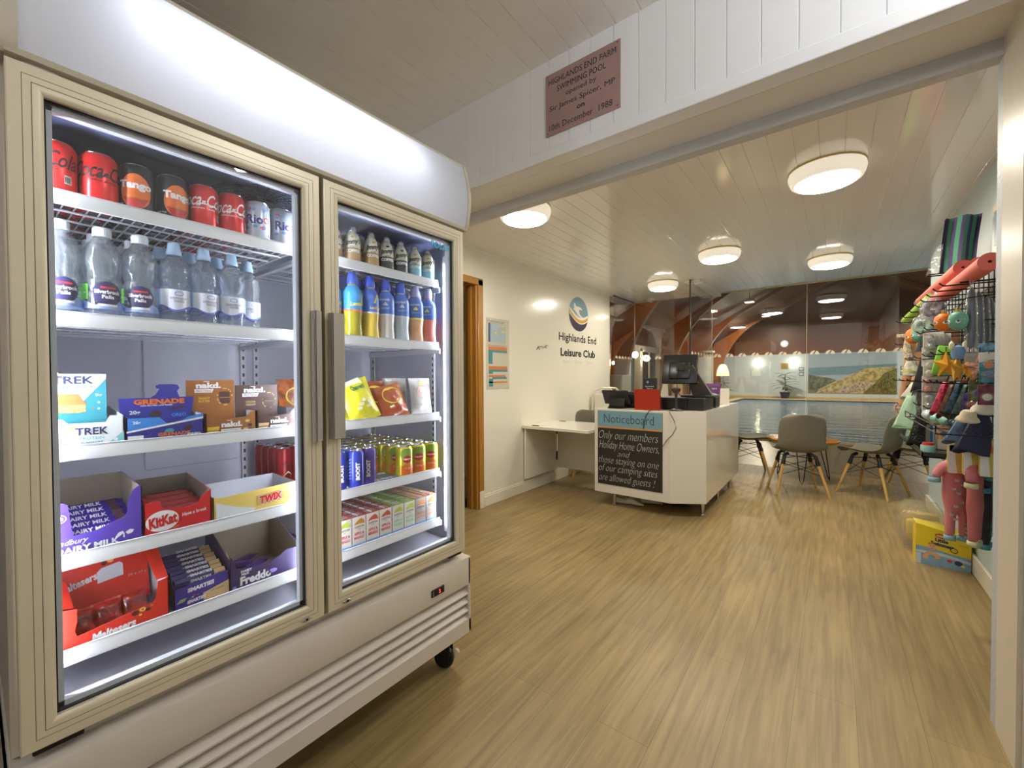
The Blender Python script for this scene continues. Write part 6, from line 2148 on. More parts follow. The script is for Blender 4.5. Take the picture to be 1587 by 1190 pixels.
def make_chair(name, label, loc, rz, group):
    """Moulded shell chair; local -y is the back, +y the front."""
    t = thing(name, label, 'chair', loc, rz, group)
    prof = [(0.235, 0.405, 0.185), (0.225, 0.428, 0.205), (0.17, 0.436, 0.222), (0.08, 0.424, 0.232), (-0.02, 0.415, 0.236), (-0.10, 0.425, 0.232), (-0.155, 0.455, 0.222), (-0.19, 0.51, 0.208), (-0.21, 0.58, 0.205), (-0.225, 0.66, 0.206), (-0.24, 0.73, 0.200), (-0.252, 0.785, 0.180), (-0.258, 0.812, 0.135), (-0.259, 0.820, 0.09)]
    # refine profile
    P = []
    for i in range(len(prof) - 1):
        for k in range(2):
            q = k / 2
            P.append(tuple(prof[i][j] * (1 - q) + prof[i + 1][j] * q for j in range(3)))
    P.append(prof[-1])
    NU = 16
    vs = []
    for (y, z, w_) in P:
        up = max(0, min(1, (z - 0.44) / 0.15))       # 0 seat, 1 back
        for k in range(NU + 1):
            u = -1 + 2 * k / NU
            c_ = abs(u) ** 2.4
            x = w_ * u
            zz = z + (1 - up) * 0.045 * c_
            yy = y + up * 0.055 * c_ + (0.5 - abs(up - 0.5)) * 0.03 * c_
            vs.append((x, yy, zz))
    fs = [(j * (NU + 1) + i, j * (NU + 1) + i + 1, (j + 1) * (NU + 1) + i + 1, (j + 1) * (NU + 1) + i) for j in range(len(P) - 1) for i in range(NU)]
    m = MB(); m.add(vs, fs, SHELL, True)
    sh_ = m.build('seat_shell', t)
    so = sh_.modifiers.new('thickness', 'SOLIDIFY'); so.thickness = 0.009; so.offset = 0
    su = sh_.modifiers.new('smooth', 'SUBSURF'); su.levels = 1; su.render_levels = 1
    tops = {}
    for sx in (-1, 1):
        for sy in (-1, 1):
            a = Vector((0.135 * sx, 0.11 * sy + 0.01, 0.372)); b_ = Vector((0.225 * sx, 0.215 * sy + 0.005, 0.0))
            m = MB(); m.tube([a + (b_ - a) * 0.12, a + (b_ - a) * 0.5, b_], 0.0165, t_leg, 12, r1=0.0105)
            lg_ = m.build('leg', t)
            m = MB()
            m.tube([(0.10 * sx, 0.085 * sy + 0.01, 0.408), a + Vector((0, 0, 0.012)), a + (b_ - a) * 0.16], 0.017, BLACKP, 8)
            m.tube([a + (b_ - a) * 0.10, a + (b_ - a) * 0.2], 0.0195, BLACKP, 10)
            m.build('leg_bracket', t)
            tops[(sx, sy)] = (a, b_)
    m = MB()
    for (p, q) in (((-1, -1), (1, -1)), ((-1, 1), (1, 1)), ((-1, -1), (-1, 1)), ((1, -1), (1, 1))):
        for (r_, s_) in ((p, q), (q, p)):
            a, b_ = tops[r_]; c_, d_ = tops[s_]
            m.tube([a + (b_ - a) * 0.16, c_ + (d_ - c_) * 0.46], 0.0032, BLACKM, 6)
    m.tube([(-0.13, -0.10, 0.365), (0.13, 0.12, 0.365)], 0.004, BLACKM, 6)
    m.tube([(0.13, -0.10, 0.365), (-0.13, 0.12, 0.365)], 0.004, BLACKM, 6)
    m.build('wire_brace', t)
    return t


CG = 'grey shell chairs round the low wooden table'
ch = make_chair('shell_chair', 'grey shell chair with its back to the viewer, centre of the three by the glass', (-0.295, 5.24, 0), 0.29, CG)
dup(ch, (0.325, 5.60, 0), 1.12, 'grey shell chair seen side on beside the swimwear rack')
dup(ch, (0.66, 6.02, 0), 1.35, 'grey shell chair mostly hidden behind the swimwear rack')
dup(ch, (-0.85, 5.93, 0), -1.35, 'grey shell chair half hidden behind the white counter')
dup(ch, (-2.27, 4.62, 0), 0.15, 'grey shell chair tucked behind the white wall desk', 'chair behind the wall desk')

t = thing('coffee_table', 'low round wooden table with black hairpin legs in front of the glass', 'table', (-0.28, 5.87, 0))
m = MB(); m.lathe([(0, 0.455), (0.335, 0.455), (0.345, 0.462), (0.345, 0.478), (0.335, 0.484), (0, 0.484)], mat('table_wood', C(168, 112, 52), 0.25, noise=0.25, nscale=5, stretch=(1, 9, 1)), n=48); m.build('table_top', t)
for k in range(3):
    a = PI / 2 * 0 + 2 * PI * k / 3 + 0.55
    c_, s_ = math.cos(a), math.sin(a)
    p = lambda r, w_, z: (r * c_ - w_ * s_, r * s_ + w_ * c_, z)
    m = MB(); m.tube([p(0.20, -0.06, 0.455), p(0.28, -0.018, 0.05), p(0.292, 0.0, 0.005), p(0.28, 0.018, 0.05), p(0.20, 0.06, 0.455)], 0.005, BLACKM, 8); m.build('hairpin_leg', t)

# folded white chair leaning behind the desk
t = thing('folding_chair', 'folded white chair leaning against the wall end beside the counter', 'chair', (-2.38, 5.1, 0))
WPL = mat('white_plastic', C(222, 216, 198), 0.35)
T = xf((-2.40, 5.10, 0.0), ry=0.0, rz=0.55)
m = MB()
for dx_ in (0.0, 0.09):
    m.tube([T @ Vector((-0.14 + dx_, dx_, 0)), T @ Vector((-0.14 + dx_, dx_, 0.95)), T @ Vector((-0.10 + dx_, dx_, 1.03)), T @ Vector((-0.02 + dx_, dx_, 1.06)), T @ Vector((0.08 + dx_, dx_, 1.05)), T @ Vector((0.15 + dx_, dx_, 0.98)), T @ Vector((0.17 + dx_, dx_, 0.0))], 0.012, WPL, 10)
m.build('frame', t, world=True)
m = MB(); m.box(-0.12, 0.15, -0.01, 0.02, 0.45, 0.98, WPL, bev=0.008, T=T); m.build('seat_panel', t, world=True)
# ================================================================ pool hall beyond the glass
HXL, HXR, HY1 = -5.2, 6.85, 27.0
APX = 0.7
TILE = brick_mat('pool_tile', C(158, 142, 106), C(150, 135, 100), C(130, 115, 84), 0.30, 0.30, 0.006, rot=('x', 'y'), rough=0.3)
WDK = mat('hall_timber', C(122, 72, 42), 0.35, noise=0.25, nscale=3, stretch=(1, 0.3, 1))
GLU = mat('glulam', C(158, 98, 54), 0.3, noise=0.18, nscale=4)
HBLUE = mat('hall_blue_wall', C(206, 222, 228), 0.5, noise=0.02, nscale=2)
PX0, PX1, PY0, PY1 = -3.9, 5.4, 9.35, 25.6
m = MB()
YS = YG + 0.02
m.box(HXL - 0.4, HXR, YS, PY0, -0.06, 0.0, TILE)
m.box(HXL - 0.4, PX0, PY0, HY1, -0.06, 0.0, TILE)
m.box(PX1, HXR, PY0, HY1, -0.06, 0.0, TILE)
m.box(PX0, PX1, PY1, HY1, -0.06, 0.0, TILE)
struct(m.build('pool_deck_floor'))
m = MB()
EDG = mat('pool_edge_cream', C(214, 190, 146), 0.4)
for (a, b_, c, d_) in ((PX0 - 0.3, PX1 + 0.3, PY0 - 0.30, PY0 + 0.02), (PX0 - 0.3, PX1 + 0.3, PY1 - 0.02, PY1 + 0.35), (PX0 - 0.3, PX0 + 0.02, PY0, PY1), (PX1 - 0.02, PX1 + 0.3, PY0, PY1)):
    m.box(a, b_, c, d_, -0.02, 0.035, EDG, bev=0.01)
struct(m.build('trim_6'))
# pool basin and water
m = MB()
BAS = mat('pool_lining', C(92, 150, 190), 0.5)
m.box(PX0, PX1, PY0, PY1, -1.45, -1.40, BAS)
m.box(PX0 - 0.05, PX0, PY0, PY1, -1.4, 0, BAS); m.box(PX1, PX1 + 0.05, PY0, PY1, -1.4, 0, BAS)
m.box(PX0, PX1, PY0 - 0.05, PY0, -1.4, 0, BAS); m.box(PX0, PX1, PY1, PY1 + 0.05, -1.4, 0, BAS)
struct(m.build('pool_basin_floor'))
wm = bpy.data.materials.new('pool_water')
wm.use_nodes = True
nt = wm.node_tree
b = nt.nodes['Principled BSDF']
b.inputs['Base Color'].default_value = C(74, 132, 178)
b.inputs['Roughness'].default_value = 0.03
b.inputs['IOR'].default_value = 1.33
b.inputs['Specular IOR Level'].default_value = 0.7
tc = nt.nodes.new('ShaderNodeTexCoord'); mp = nt.nodes.new('ShaderNodeMapping'); mp.inputs['Scale'].default_value = (0.6, 2.2, 1)
nz = nt.nodes.new('ShaderNodeTexNoise'); nz.inputs['Scale'].default_value = 1.4; nz.inputs['Detail'].default_value = 4
nt.links.new(tc.outputs['Object'], mp.inputs[0]); nt.links.new(mp.outputs[0], nz.inputs['Vector'])
bp = nt.nodes.new('ShaderNodeBump'); bp.inputs['Strength'].default_value = 0.35; bp.inputs['Distance'].default_value = 0.08
nt.links.new(nz.outputs['Fac'], bp.inputs['Height']); nt.links.new(bp.outputs[0], b.inputs['Normal'])
m = MB()
m.add([(PX0, PY0, -0.04), (PX1, PY0, -0.04), (PX1, PY1, -0.04), (PX0, PY1, -0.04)], [(0, 1, 2, 3)], wm)
o = m.build('pool_water'); o['kind'] = 'stuff'; tag(o, 'still blue water filling the indoor swimming pool', 'water')

# walls: pale blue up to 2.35 m, timber above
m = MB()
m.box(HXL - 0.3, HXR + 0.1, HY1, HY1 + 0.15, 0.0, 2.38, HBLUE)
m.box(HXL - 0.3, HXR + 0.1, HY1, HY1 + 0.15, 2.38, 7.0, WDK)
struct(m.build('hall_wall_back'))
m = MB()
m.box(HXL - 0.3, HXR, HY1 - 0.03, HY1, 0.0, 0.10, EDG)
struct(m.build('hall_baseboard'))
HCR = mat('hall_cream', C(172, 150, 118), 0.5)
m = MB()
for (y0, y1) in ((5.0, 13.4), (16.6, HY1)):
    m.box(HXL - 0.35, HXL - 0.2, y0, y1, 0.0, 2.2, HCR)
    m.box(HXL - 0.35, HXL - 0.2, y0, y1, 2.2, 3.2, WDK)
m.box(HXL - 0.35, HXL - 0.2, 13.4, 16.6, 2.2, 3.2, WDK)
struct(m.build('hall_wall_left'))
m = MB()
m.box(HXR, HXR + 0.15, YS, HY1, 0, 3.2, HCR)
struct(m.build('hall_wall_right'))
m = MB()
m.box(HXL - 0.35, XL - 0.12, 5.3, 5.45, 0.0, 7.0, HCR)
m.box(1.6, HXR, 5.3, 5.45, 0, 7.0, HCR)
m.box(XL - 0.2, 1.65, 5.35, 5.45, ZC + 0.12, 7.0, HCR)
m.box(XL - 0.12, -2.515, 5.66, YG - 0.02, 0.0, 0.0 + 0.001, HCR)
struct(m.build('hall_wall_front'))
# pitched timber roof lining
EZ, AZ = 3.0, 6.3
m = MB()
for s_, xe in ((1, HXL - 0.35), (-1, HXR + 0.15)):
    m.add([(xe, 5.3, EZ), (APX, 5.3, AZ), (APX, HY1 + 0.1, AZ), (xe, HY1 + 0.1, EZ), (xe, 5.3, EZ + 0.1), (APX, 5.3, AZ + 0.1), (APX, HY1 + 0.1, AZ + 0.1), (xe, HY1 + 0.1, EZ + 0.1)],
          [(0, 1, 2, 3), (7, 6, 5, 4), (0, 4, 5, 1), (2, 6, 7, 3)], WDK)
struct(m.build('hall_ceiling'))
# glulam portals
def portal(y, n):
    m = MB()
    for s_ in (-1, 1):
        xf0 = HXL + 0.25 if s_ < 0 else HXR - 0.25
        inner = []
        outer = []
        # foot, knee curve, rafter
        ang = math.atan2(AZ - EZ, APX - HXL)
        R = 3.6
        x0 = HXL
        kn = 0.95
        pin = [(0.42, 0.0), (0.50, 0.9)]
        cx_, cz_ = 0.50 + R, 0.9
        for k in range(1, 13):
            th = PI - (PI / 2 - ang + 0.0) * k / 12
            pin.append((cx_ + R * math.cos(th), cz_ + R * math.sin(th)))
        px, pz = pin[-1]
        L = (APX - HXL - px)
        pin.append((APX - HXL, pz + L * math.tan(ang)))
        top = pin[-1][1] + 0.55
        pout = [(0.0, 0.0), (0.0, 0.9), (0.05, 2.0), (0.10, 2.7), (0.25, 3.0)]
        pout.append((APX - HXL, AZ - 0.06))
        poly = pin + pout[::-1]
        if s_ < 0:
            P2 = [(HXL - 0.15 + a, c_) for a, c_ in poly]
        else:
            P2 = [(2 * APX - HXL + 0.15 - a, c_) for a, c_ in poly]
            P2 = P2[::-1]
        m.prism(P2, 'Y', y - 0.09, y + 0.09, GLU)
    o = m.build('timber_arch')
    tag(o, n, 'arch', 'laminated timber arches of the pool hall')
    return o


for y, n in ((8.3, 'varnished timber roof arch nearest the glass screen'), (12.2 - 0.3, 'varnished timber roof arch, second from the glass screen'), (16.4, 'varnished timber roof arch, third from the glass screen'), (20.6, 'varnished timber roof arch, fourth from the glass screen'), (24.8, 'varnished timber roof arch furthest from the glass, nearest the mural wall')):
    portal(y, n)
# air duct
m = MB(); m.tube([(-2.4, 9.0, 4.05), (-2.4, 14.0, 4.05)], 0.2, mat('duct_grey', C(150, 140, 122), 0.35, metal=0.3), 24); tag(m.build('air_duct'), 'round grey ventilation duct under the pool hall roof', 'duct')

# mural on the far wall
def scenic(name, c1, c2, sc, rough=0.35, stretch=None):
    return mat(name, tuple((a + b) / 2 for a, b in zip(c1, c2)), rough, noise=0.35, nscale=sc, stretch=stretch)


MX0, MX1, MZ0, MZ1 = -1.06, 2.40, 0.32, 2.36
t = thing('beach_mural', 'large beach photograph of dunes, sea and sky on the far pool wall', 'mural', (0.67, HY1, MZ0))
m = MB(); m.box(MX0, MX1, HY1 - 0.03, HY1 - 0.002, MZ0, MZ1, mat('mural_sky', C(168, 188, 200), 0.35, noise=0.12, nscale=1.2)); m.build('panel', t, world=True)
m = MB()
s = plane((MX0, HY1 - 0.03, MZ0), (1, 0, 0), (0, 0, 1), 0.002)
WW, HH = MX1 - MX0, MZ1 - MZ0
m.patch([(0, 1.30), (WW, 1.45), (WW, 1.0), (0, 0.9)], s, mat('mural_sea', C(112, 150, 162), 0.35, noise=0.15, nscale=3), 0.003)
m.patch([(0, 0.95), (1.0, 0.75), (1.6, 0.4), (1.8, 0), (0, 0)], s, mat('mural_rockpool', C(104, 112, 84), 0.4, noise=0.5, nscale=6), 0.004)
m.patch([(0.45, 0.12), (1.2, 0.62), (1.9, 1.02), (2.3, 1.25), (WW, 1.32), (WW, 0), (0.3, 0)], s, mat('mural_dune', C(182, 168, 112), 0.4, noise=0.4, nscale=7), 0.005)
m.patch([(0.45, 0.12), (1.2, 0.60), (1.9, 0.98), (1.9, 1.03), (1.2, 0.66), (0.42, 0.16)], s, mat('mural_path', C(196, 186, 150), 0.4), 0.007)
m.patch([(1.0, 0.05), (1.5, 0.35), (2.1, 0.55), (2.6, 0.62), (2.5, 0.2), (1.6, 0.0)], s, mat('mural_pebble', C(178, 160, 140), 0.4, noise=0.5, nscale=14), 0.007)
m.patch([(2.2, 0.0), (2.7, 0.55), (3.0, 1.0), (WW, 1.25), (WW, 0)], s, mat('mural_grass', C(112, 108, 52), 0.5, noise=0.55, nscale=9, stretch=(3, 1, 1)), 0.008)
m.build('picture', t, world=True)

def sconce(label, loc, rz, w_=6.0):
    t = thing('wall_sconce', label, 'wall lamp', loc, rz, 'glowing wall lamps in the pool hall')
    m = MB(); m.box(-0.05, 0.05, 0.0, 0.02, -0.08, 0.12, mat('sconce_plate', C(215, 200, 160), 0.3), bev=0.006); m.tube([(0, 0.0, 0.0), (0, -0.08, -0.02)], 0.012, mat('sconce_plate'), 8); m.build('back_plate', t)
    m = MB(); m.lathe([(0, -0.11), (0.07, -0.09), (0.10, -0.03), (0.10, 0.03), (0.07, 0.09), (0, 0.11)], glow('sconce_globe', (1.0, 0.86, 0.6, 1), 26.0), (0, -0.13, 0), 20); m.build('globe', t)
    return t


sconce('glowing round wall lamp alone on the blue wall, away from the potted palm', (-3.35, HY1 - 0.03, 1.93), 0)
sconce('glowing round wall lamp on the blue wall, beside the notice and palm', (-1.70, HY1 - 0.03, 1.93), 0)
sconce('low glowing wall lamp, the first before the white doorway', (HXL - 0.17, 11.9, 1.62), PI / 2)
sconce('low glowing wall lamp just before the white doorway', (HXL - 0.17, 12.8, 1.62), PI / 2)
sconce('glowing globe added on the first white post of the hall doorway', (HXL - 0.13, 13.45, 1.93), PI / 2)  # two globes added for bright spots at the doorway, not known wall lamps
sconce('glowing globe added on the middle white post of the hall doorway', (HXL - 0.13, 14.5, 1.85), PI / 2)
sconce('glowing wall lamp far down the hall beside the last arches', (HXL - 0.17, 22.6, 1.75), PI / 2)

# doorway with curtain
m = MB()
DW = mat('door_frame_white', C(224, 214, 196), 0.35)
for (y0, y1) in ((13.3, 13.5), (14.35, 14.55), (16.5, 16.7)):
    m.box(HXL - 0.36, HXL - 0.16, y0, y1, 0.0, 2.2, DW)
m.box(HXL - 0.36, HXL - 0.16, 13.3, 16.7, 2.1, 2.3, DW)
m.box(HXL - 0.30, HXL - 0.25, 15.5, 15.6, 0.0, 2.1, DW)
struct(m.build('door_2'))
m = MB(); m.box(HXL - 1.6, HXL - 1.5, 12.8, 17.4, 0, 2.4, mat('corridor_wall', C(120, 110, 100), 0.6)); m.box(HXL - 1.6, HXL - 0.35, 12.7, 12.8, 0, 2.4, mat('corridor_wall')); m.box(HXL - 1.6, HXL - 0.35, 17.4, 17.5, 0, 2.4, mat('corridor_wall')); m.box(HXL - 1.6, HXL - 0.35, 12.7, 17.5, 2.4, 2.5, mat('corridor_wall')); m.box(HXL - 1.6, HXL - 0.4, 12.7, 17.5, -0.05, 0, TILE)
struct(m.build('corridor_wall'))
m = MB()
vs = []; K = 40
for k in range(K + 1):
    y = 14.6 + 1.2 * k / K
    x = HXL - 0.34 + 0.03 * math.sin(k * 1.9)
    vs += [(x, y, 0.03), (x, y, 2.08)]
m.add(vs, [(2 * i, 2 * i + 2, 2 * i + 3, 2 * i + 1) for i in range(K)], mat('curtain_brown', C(96, 78, 66), 0.8), True)
tag(m.build('curtain'), 'brown curtain hanging in the white doorway of the pool hall', 'curtain')

# cabinets at the left
t = thing('pool_cabinet', 'white upright cabinet on the deck beside the white doorway wall', 'cabinet', (-4.2, 10.2, 0))
m = MB(); m.box(-4.75, -4.20, 10.0, 10.5, 0.0, 1.25, DW, bev=0.01); m.build('body', t, world=True)
m = MB(); m.box(-4.72, -4.23, 9.985, 10.0, 0.05, 1.2, DW, bev=0.004); m.build('door', t, world=True)
t = thing('column', 'round white column on the deck by the pool handrails', 'column', (-4.3, 19.5, 0))
m = MB(); m.lathe([(0, 0), (0.30, 0), (0.30, 0.1), (0.25, 0.12), (0.25, 2.2), (0, 2.2)], mat('column_white', C(228, 218, 196), 0.4), (-4.35, 19.5, 0), 24); m.build('shaft', t, world=True)
m = MB(); m.lathe([(0.25, 2.2), (0.32, 2.22), (0.32, 2.3), (0, 2.3)], mat('column_white'), (-4.35, 19.5, 0), 24); m.build('capital', t, world=True)

# potted palms
def palm(label, loc, H, seed):
    random.seed(seed)
    t = thing('potted_palm', label, 'plant', loc)
    m = MB(); m.lathe([(0, 0), (0.16, 0), (0.24, 0.34), (0.26, 0.36), (0.24, 0.36), (0.22, 0.30), (0, 0.30)], mat('pot_navy', C(48, 52, 84), 0.35), n=22); m.build('pot', t)
    LF = mat('palm_green', C(66, 84, 62), 0.5, noise=0.2)
    m = MB()
    for k in range(26):
        a = random.uniform(0, 2 * PI); z0 = 0.35 + (H - 0.45) * random.random() ** 0.8
        L = 0.42 + 0.25 * random.random(); up = random.uniform(0.05, 0.55)
        c_, s_ = math.cos(a), math.sin(a)
        pts = []
        for q in range(6):
            f = q / 5
            r_ = L * f
            pts.append((c_ * r_, s_ * r_, z0 + up * L * f - 0.35 * L * f * f))
        vs = []
        for q, p in enumerate(pts):
            w_ = 0.055 * math.sin(PI * (0.1 + 0.85 * q / 5))
            vs += [(p[0] - s_ * w_, p[1] + c_ * w_, p[2] - 0.012), p, (p[0] + s_ * w_, p[1] - c_ * w_, p[2] - 0.012)]
        fs = []
        for q in range(5):
            fs += [(3 * q, 3 * q + 1, 3 * q + 4, 3 * q + 3), (3 * q + 1, 3 * q + 2, 3 * q + 5, 3 * q + 4)]
        m.add(vs, fs, LF)
    m.build('foliage', t)
    m = MB(); m.tube([(0, 0, 0.3), (0.01, 0, H * 0.6), (0, 0.01, H * 0.9)], 0.02, mat('palm_stem', C(90, 80, 55), 0.7), 7); m.build('stem', t)
    return t


palm('potted palm in a navy pot against the blue wall beside the mural', (-2.03, 26.3, 0.0), 1.42, 4)
palm('leafy potted palm beyond the pool handrails, partly hidden by the counter cards', (-4.55, 23.2, 0.0), 1.2, 8)

def frame(label, x, z, w_, h_, col, inner, name='wall_notice'):
    t = thing(name, label, 'notice', (x, HY1 - 0.03, z))
    m = MB(); m.box(x - w_ / 2, x + w_ / 2, HY1 - 0.028, HY1 - 0.001, z, z + h_, col, bev=0.004); m.build('frame', t, world=True)
    m = MB(); m.box(x - w_ * 0.38, x + w_ * 0.38, HY1 - 0.032, HY1 - 0.0285, z + h_ * 0.14, z + h_ * 0.86, inner); m.build('sheet', t, world=True)


frame('small brass framed notice beside the wall lamp and palm', -2.10, 1.60, 0.34, 0.30, mat('brass', C(190, 160, 70), 0.35), mat('notice_olive', C(148, 136, 84), 0.5))
DKN = mat('notice_dark', C(60, 70, 84), 0.5)
frame('upper of two small dark notices between palm and mural', -1.36, 1.48, 0.20, 0.18, DKN, HBLUE)
frame('lower of two small dark notices between palm and mural', -1.36, 1.22, 0.20, 0.18, DKN, HBLUE)
frame('upper of two small dark notices between mural and mannequin', 2.62, 1.48, 0.20, 0.18, DKN, HBLUE)
frame('lower of two small dark notices between mural and mannequin', 2.62, 1.22, 0.20, 0.18, DKN, HBLUE)
t = thing('ventilation_dome', 'white half round lamp high on the timber gable', 'lamp', (-2.12, HY1 - 0.05, 2.95))
m = MB(); m.lathe([(0, 0), (0.17, 0), (0.12, 0.08), (0, 0.12)], mat('dome_lit', C(225, 225, 235), 0.4, emit=(0.9, 0.92, 1, 1), estr=0.8), n=20, T=xf((0, 0, 0), rx=PI / 2)); m.build('dome', t)
m = MB(); m.lathe([(0, 0.0), (0.19, 0.0), (0.19, 0.02), (0, 0.02)], WHITE, n=20, T=xf((0, 0.03, 0), rx=PI / 2)); m.build('rim', t)

# pool ladder rails
t = thing('pool_handrail', 'white curved pool handrails on the pool edge by the column', 'handrail', (-3.9, 17.5, 0.03))
for dx_ in (0.0, 0.55):
    m = MB()
    m.tube([(-4.15, 17.2 + dx_, 0.03), (-4.15, 17.2 + dx_, 0.55), (-4.08, 17.2 + dx_, 0.72), (-3.90, 17.2 + dx_, 0.80), (-3.65, 17.2 + dx_, 0.74), (-3.45, 17.2 + dx_, 0.45), (-3.25, 17.2 + dx_, -0.03)], 0.03, mat('rail_white', C(228, 222, 210), 0.25), 10)
    m.build('rail', t, world=True)

# skimmer box on deck
t = thing('deck_box', 'small white step at the near edge of the pool behind the grey chair', 'step', (-0.60, 9.3, 0.035))
m = MB(); m.box(-0.95, -0.15, 9.02, 9.35, 0.036, 0.10, DW, bev=0.01); m.build('body', t, world=True)

# made-up floodlights under the roof, added to light the hall
for k, (x, y) in enumerate(((-2.6, 10.6), (3.6, 10.6), (-2.6, 18.5), (3.6, 18.5), (-2.6, 23.4), (3.6, 23.4))):
    t = thing('added_hall_lamp', 'square floodlight added under the pool hall roof for light, ' + ['by the air duct', 'over the near deck', 'over the pool handrails', 'over the middle of the pool', 'over the potted palm', 'over the mural end'][k], 'lamp', (x, y, 4.05))
    m = MB(); m.box(-0.18, 0.18, -0.18, 0.18, 0.02, 0.10, WHITE, bev=0.01); m.tube([(0, 0, 0.1), (0, 0, 0.4)], 0.01, BLACKM, 6); m.build('housing', t)
    m = MB(); m.box(-0.15, 0.15, -0.15, 0.15, 0.008, 0.02, glow('added_lamp_glow', (1, 0.9, 0.72, 1), 3.0)); m.build('lens', t)
    la = bpy.data.lights.new('added_hall_light', 'AREA'); la.shape = 'SQUARE'; la.size = 0.3; la.energy = HALL_W * [0.7, 0.6, 1.0, 1.0, 1.7, 1.7][k]; la.color = (1, 0.86, 0.66)
    lo2 = bpy.data.objects.new('added_hall_light', la); COL.objects.link(lo2); lo2.location = (x, y, 4.05); lo2['kind'] = 'structure'
# ================================================================ swimwear rack on the right wall
def at(px, py, ax, val):
    """World point seen at a photograph pixel, on the plane ax = val."""
    d = fw + r2 * ((px - 793.5) / F_PX) + d2 * ((py - 595.0) / F_PX)
    o = Vector((0, 0, 1.2))
    i = 'XYZ'.index(ax)
    return o + d * ((val - o[i]) / d[i])


XB = XR - 0.012
rk = thing('display_rack', 'black wire grid rack on the pale blue wall carrying swimming accessories', 'rack', (XR - 0.02, 3.7, 0.55))
m = MB()
RY0, RY1, RZ0, RZ1 = 2.45, 5.05, 0.55, 1.80
y = RY0
while y <= RY1 + 0.01:
    m.tube([(XB, y, RZ0), (XB, y, RZ1)], 0.003, BLACKM, 5); y += 0.10
z = RZ0
while z <= RZ1 + 0.01:
    m.tube([(XB - 0.006, RY0, z), (XB - 0.006, RY1, z)], 0.003, BLACKM, 5); z += 0.125
m.build('wire_grid', rk, world=True)
HK = []
for (z, ys, L) in ((1.585, (2.60, 2.75, 2.92, 3.10, 3.3, 3.55, 3.85, 4.2), 0.30), (1.44, (2.72, 2.95, 3.15, 3.4, 3.7, 4.05, 4.5), 0.28), (1.30, (2.75, 2.95, 3.2, 3.5, 3.9), 0.28), (1.16, (2.65, 2.82, 3.0, 3.25, 3.6, 4.0, 4.4), 0.30), (1.02, (2.7, 2.9, 3.15, 3.5), 0.28)):
    for y in ys:
        HK.append((y, z, L))
for (y, z, L) in HK:
    m = MB(); m.tube([(XB - 0.006, y, z), (XB - L, y, z + 0.004), (XB - L - 0.014, y, z + 0.018)], 0.0034, BLACKM, 6); m.build('hook', rk, world=True)
m = MB()
for k in range(8):
    x = 0.345 + 0.045 * k
    m.tube([(x, 2.50, 0.955), (x, 3.45, 0.955)], 0.003, BLACKM, 5)
m.tube([(0.345, 2.50, 0.985), (0.345, 3.45, 0.985)], 0.0035, BLACKM, 6)
for y in (2.5, 2.75, 3.0, 3.25, 3.45):
    m.tube([(0.345, y, 0.985), (0.345, y, 0.952), (XB, y, 0.952)], 0.0035, BLACKM, 6)
m.build('wire_shelf', rk, world=True)
TRY = mat('tray_dark', C(48, 58, 50), 0.4)
m = MB()
m.box(0.40, XB - 0.006, 3.30, 4.30, 0.735, 0.742, TRY)
m.box(0.40, 0.406, 3.30, 4.30, 0.735, 0.765, TRY)
m.box(0.40, XB - 0.006, 3.30, 3.306, 0.735, 0.765, TRY)
m.build('lower_tray', rk, world=True)

FOAM = mat('foam_coral', C(222, 106, 92), 0.6, bump=0.1, nscale=80)
FOAMG = mat('foam_lime', C(160, 205, 70), 0.6, bump=0.1, nscale=80)


def noodle(label, x, y0, y1, z, r, mm, z1=None):
    o = thing('pool_noodle', label, 'pool noodle', (x, (y0 + y1) / 2, z - r))
    z1 = z if z1 is None else z1
    m = MB()
    n = 20
    P0, P1 = Vector((x, y0, z)), Vector((x, y1, z1))
    vs = []
    for p in (P0, P1):
        for k in range(n):
            a = 2 * PI * k / n
            vs.append((p.x + r * math.cos(a), p.y, p.z + r * math.sin(a)))
        for k in range(n):
            a = 2 * PI * k / n
            vs.append((p.x + 0.16 * r * math.cos(a), p.y, p.z + 0.16 * r * math.sin(a)))
    fs = [(k, (k + 1) % n, 2 * n + (k + 1) % n, 2 * n + k) for k in range(n)]
    m.add(vs, [f[::-1] for f in fs], mm, True)
    fs = [(k, (k + 1) % n, n + (k + 1) % n, n + k) for k in range(n)] + [(2 * n + k, 3 * n + k, 3 * n + (k + 1) % n, 2 * n + (k + 1) % n) for k in range(n)]
    fs += [(n + k, n + (k + 1) % n, 3 * n + (k + 1) % n, 3 * n + k) for k in range(n)]
    m.add(vs, fs, mm)
    m.build('foam', o, world=True)
    m = MB()
    m.lathe([(r + 0.001, 0), (r + 0.001, 0.05)], clear_mat('wrap_film', (0.92, 0.93, 0.92, 1), 1, 0.1, 1.5, body=0.35, bump=0.5, bscale=40), n=20, T=Matrix.Translation((x, y1 - 0.07, z1)) @ Euler((-PI / 2, 0, 0)).to_matrix().to_4x4())
    m.build('wrap', o, world=True)
    return o


noodle('coral pool noodle reaching to the jamb, lying along the top of the rack', 0.470, 2.38, 3.52, 1.633, 0.034, FOAM)
noodle('coral pool noodle, the further of the two long ones on the rack top', 0.475, 2.83, 4.03, 1.702, 0.034, FOAM)
noodle('coral pool noodle peeping out between the other two, nearer the wall', 0.56, 3.03, 4.2, 1.745, 0.034, FOAM)
noodle('lime green pool noodle low at the far end of the rack', 0.455, 3.45, 4.60, 1.66, 0.027, FOAMG, 1.64)

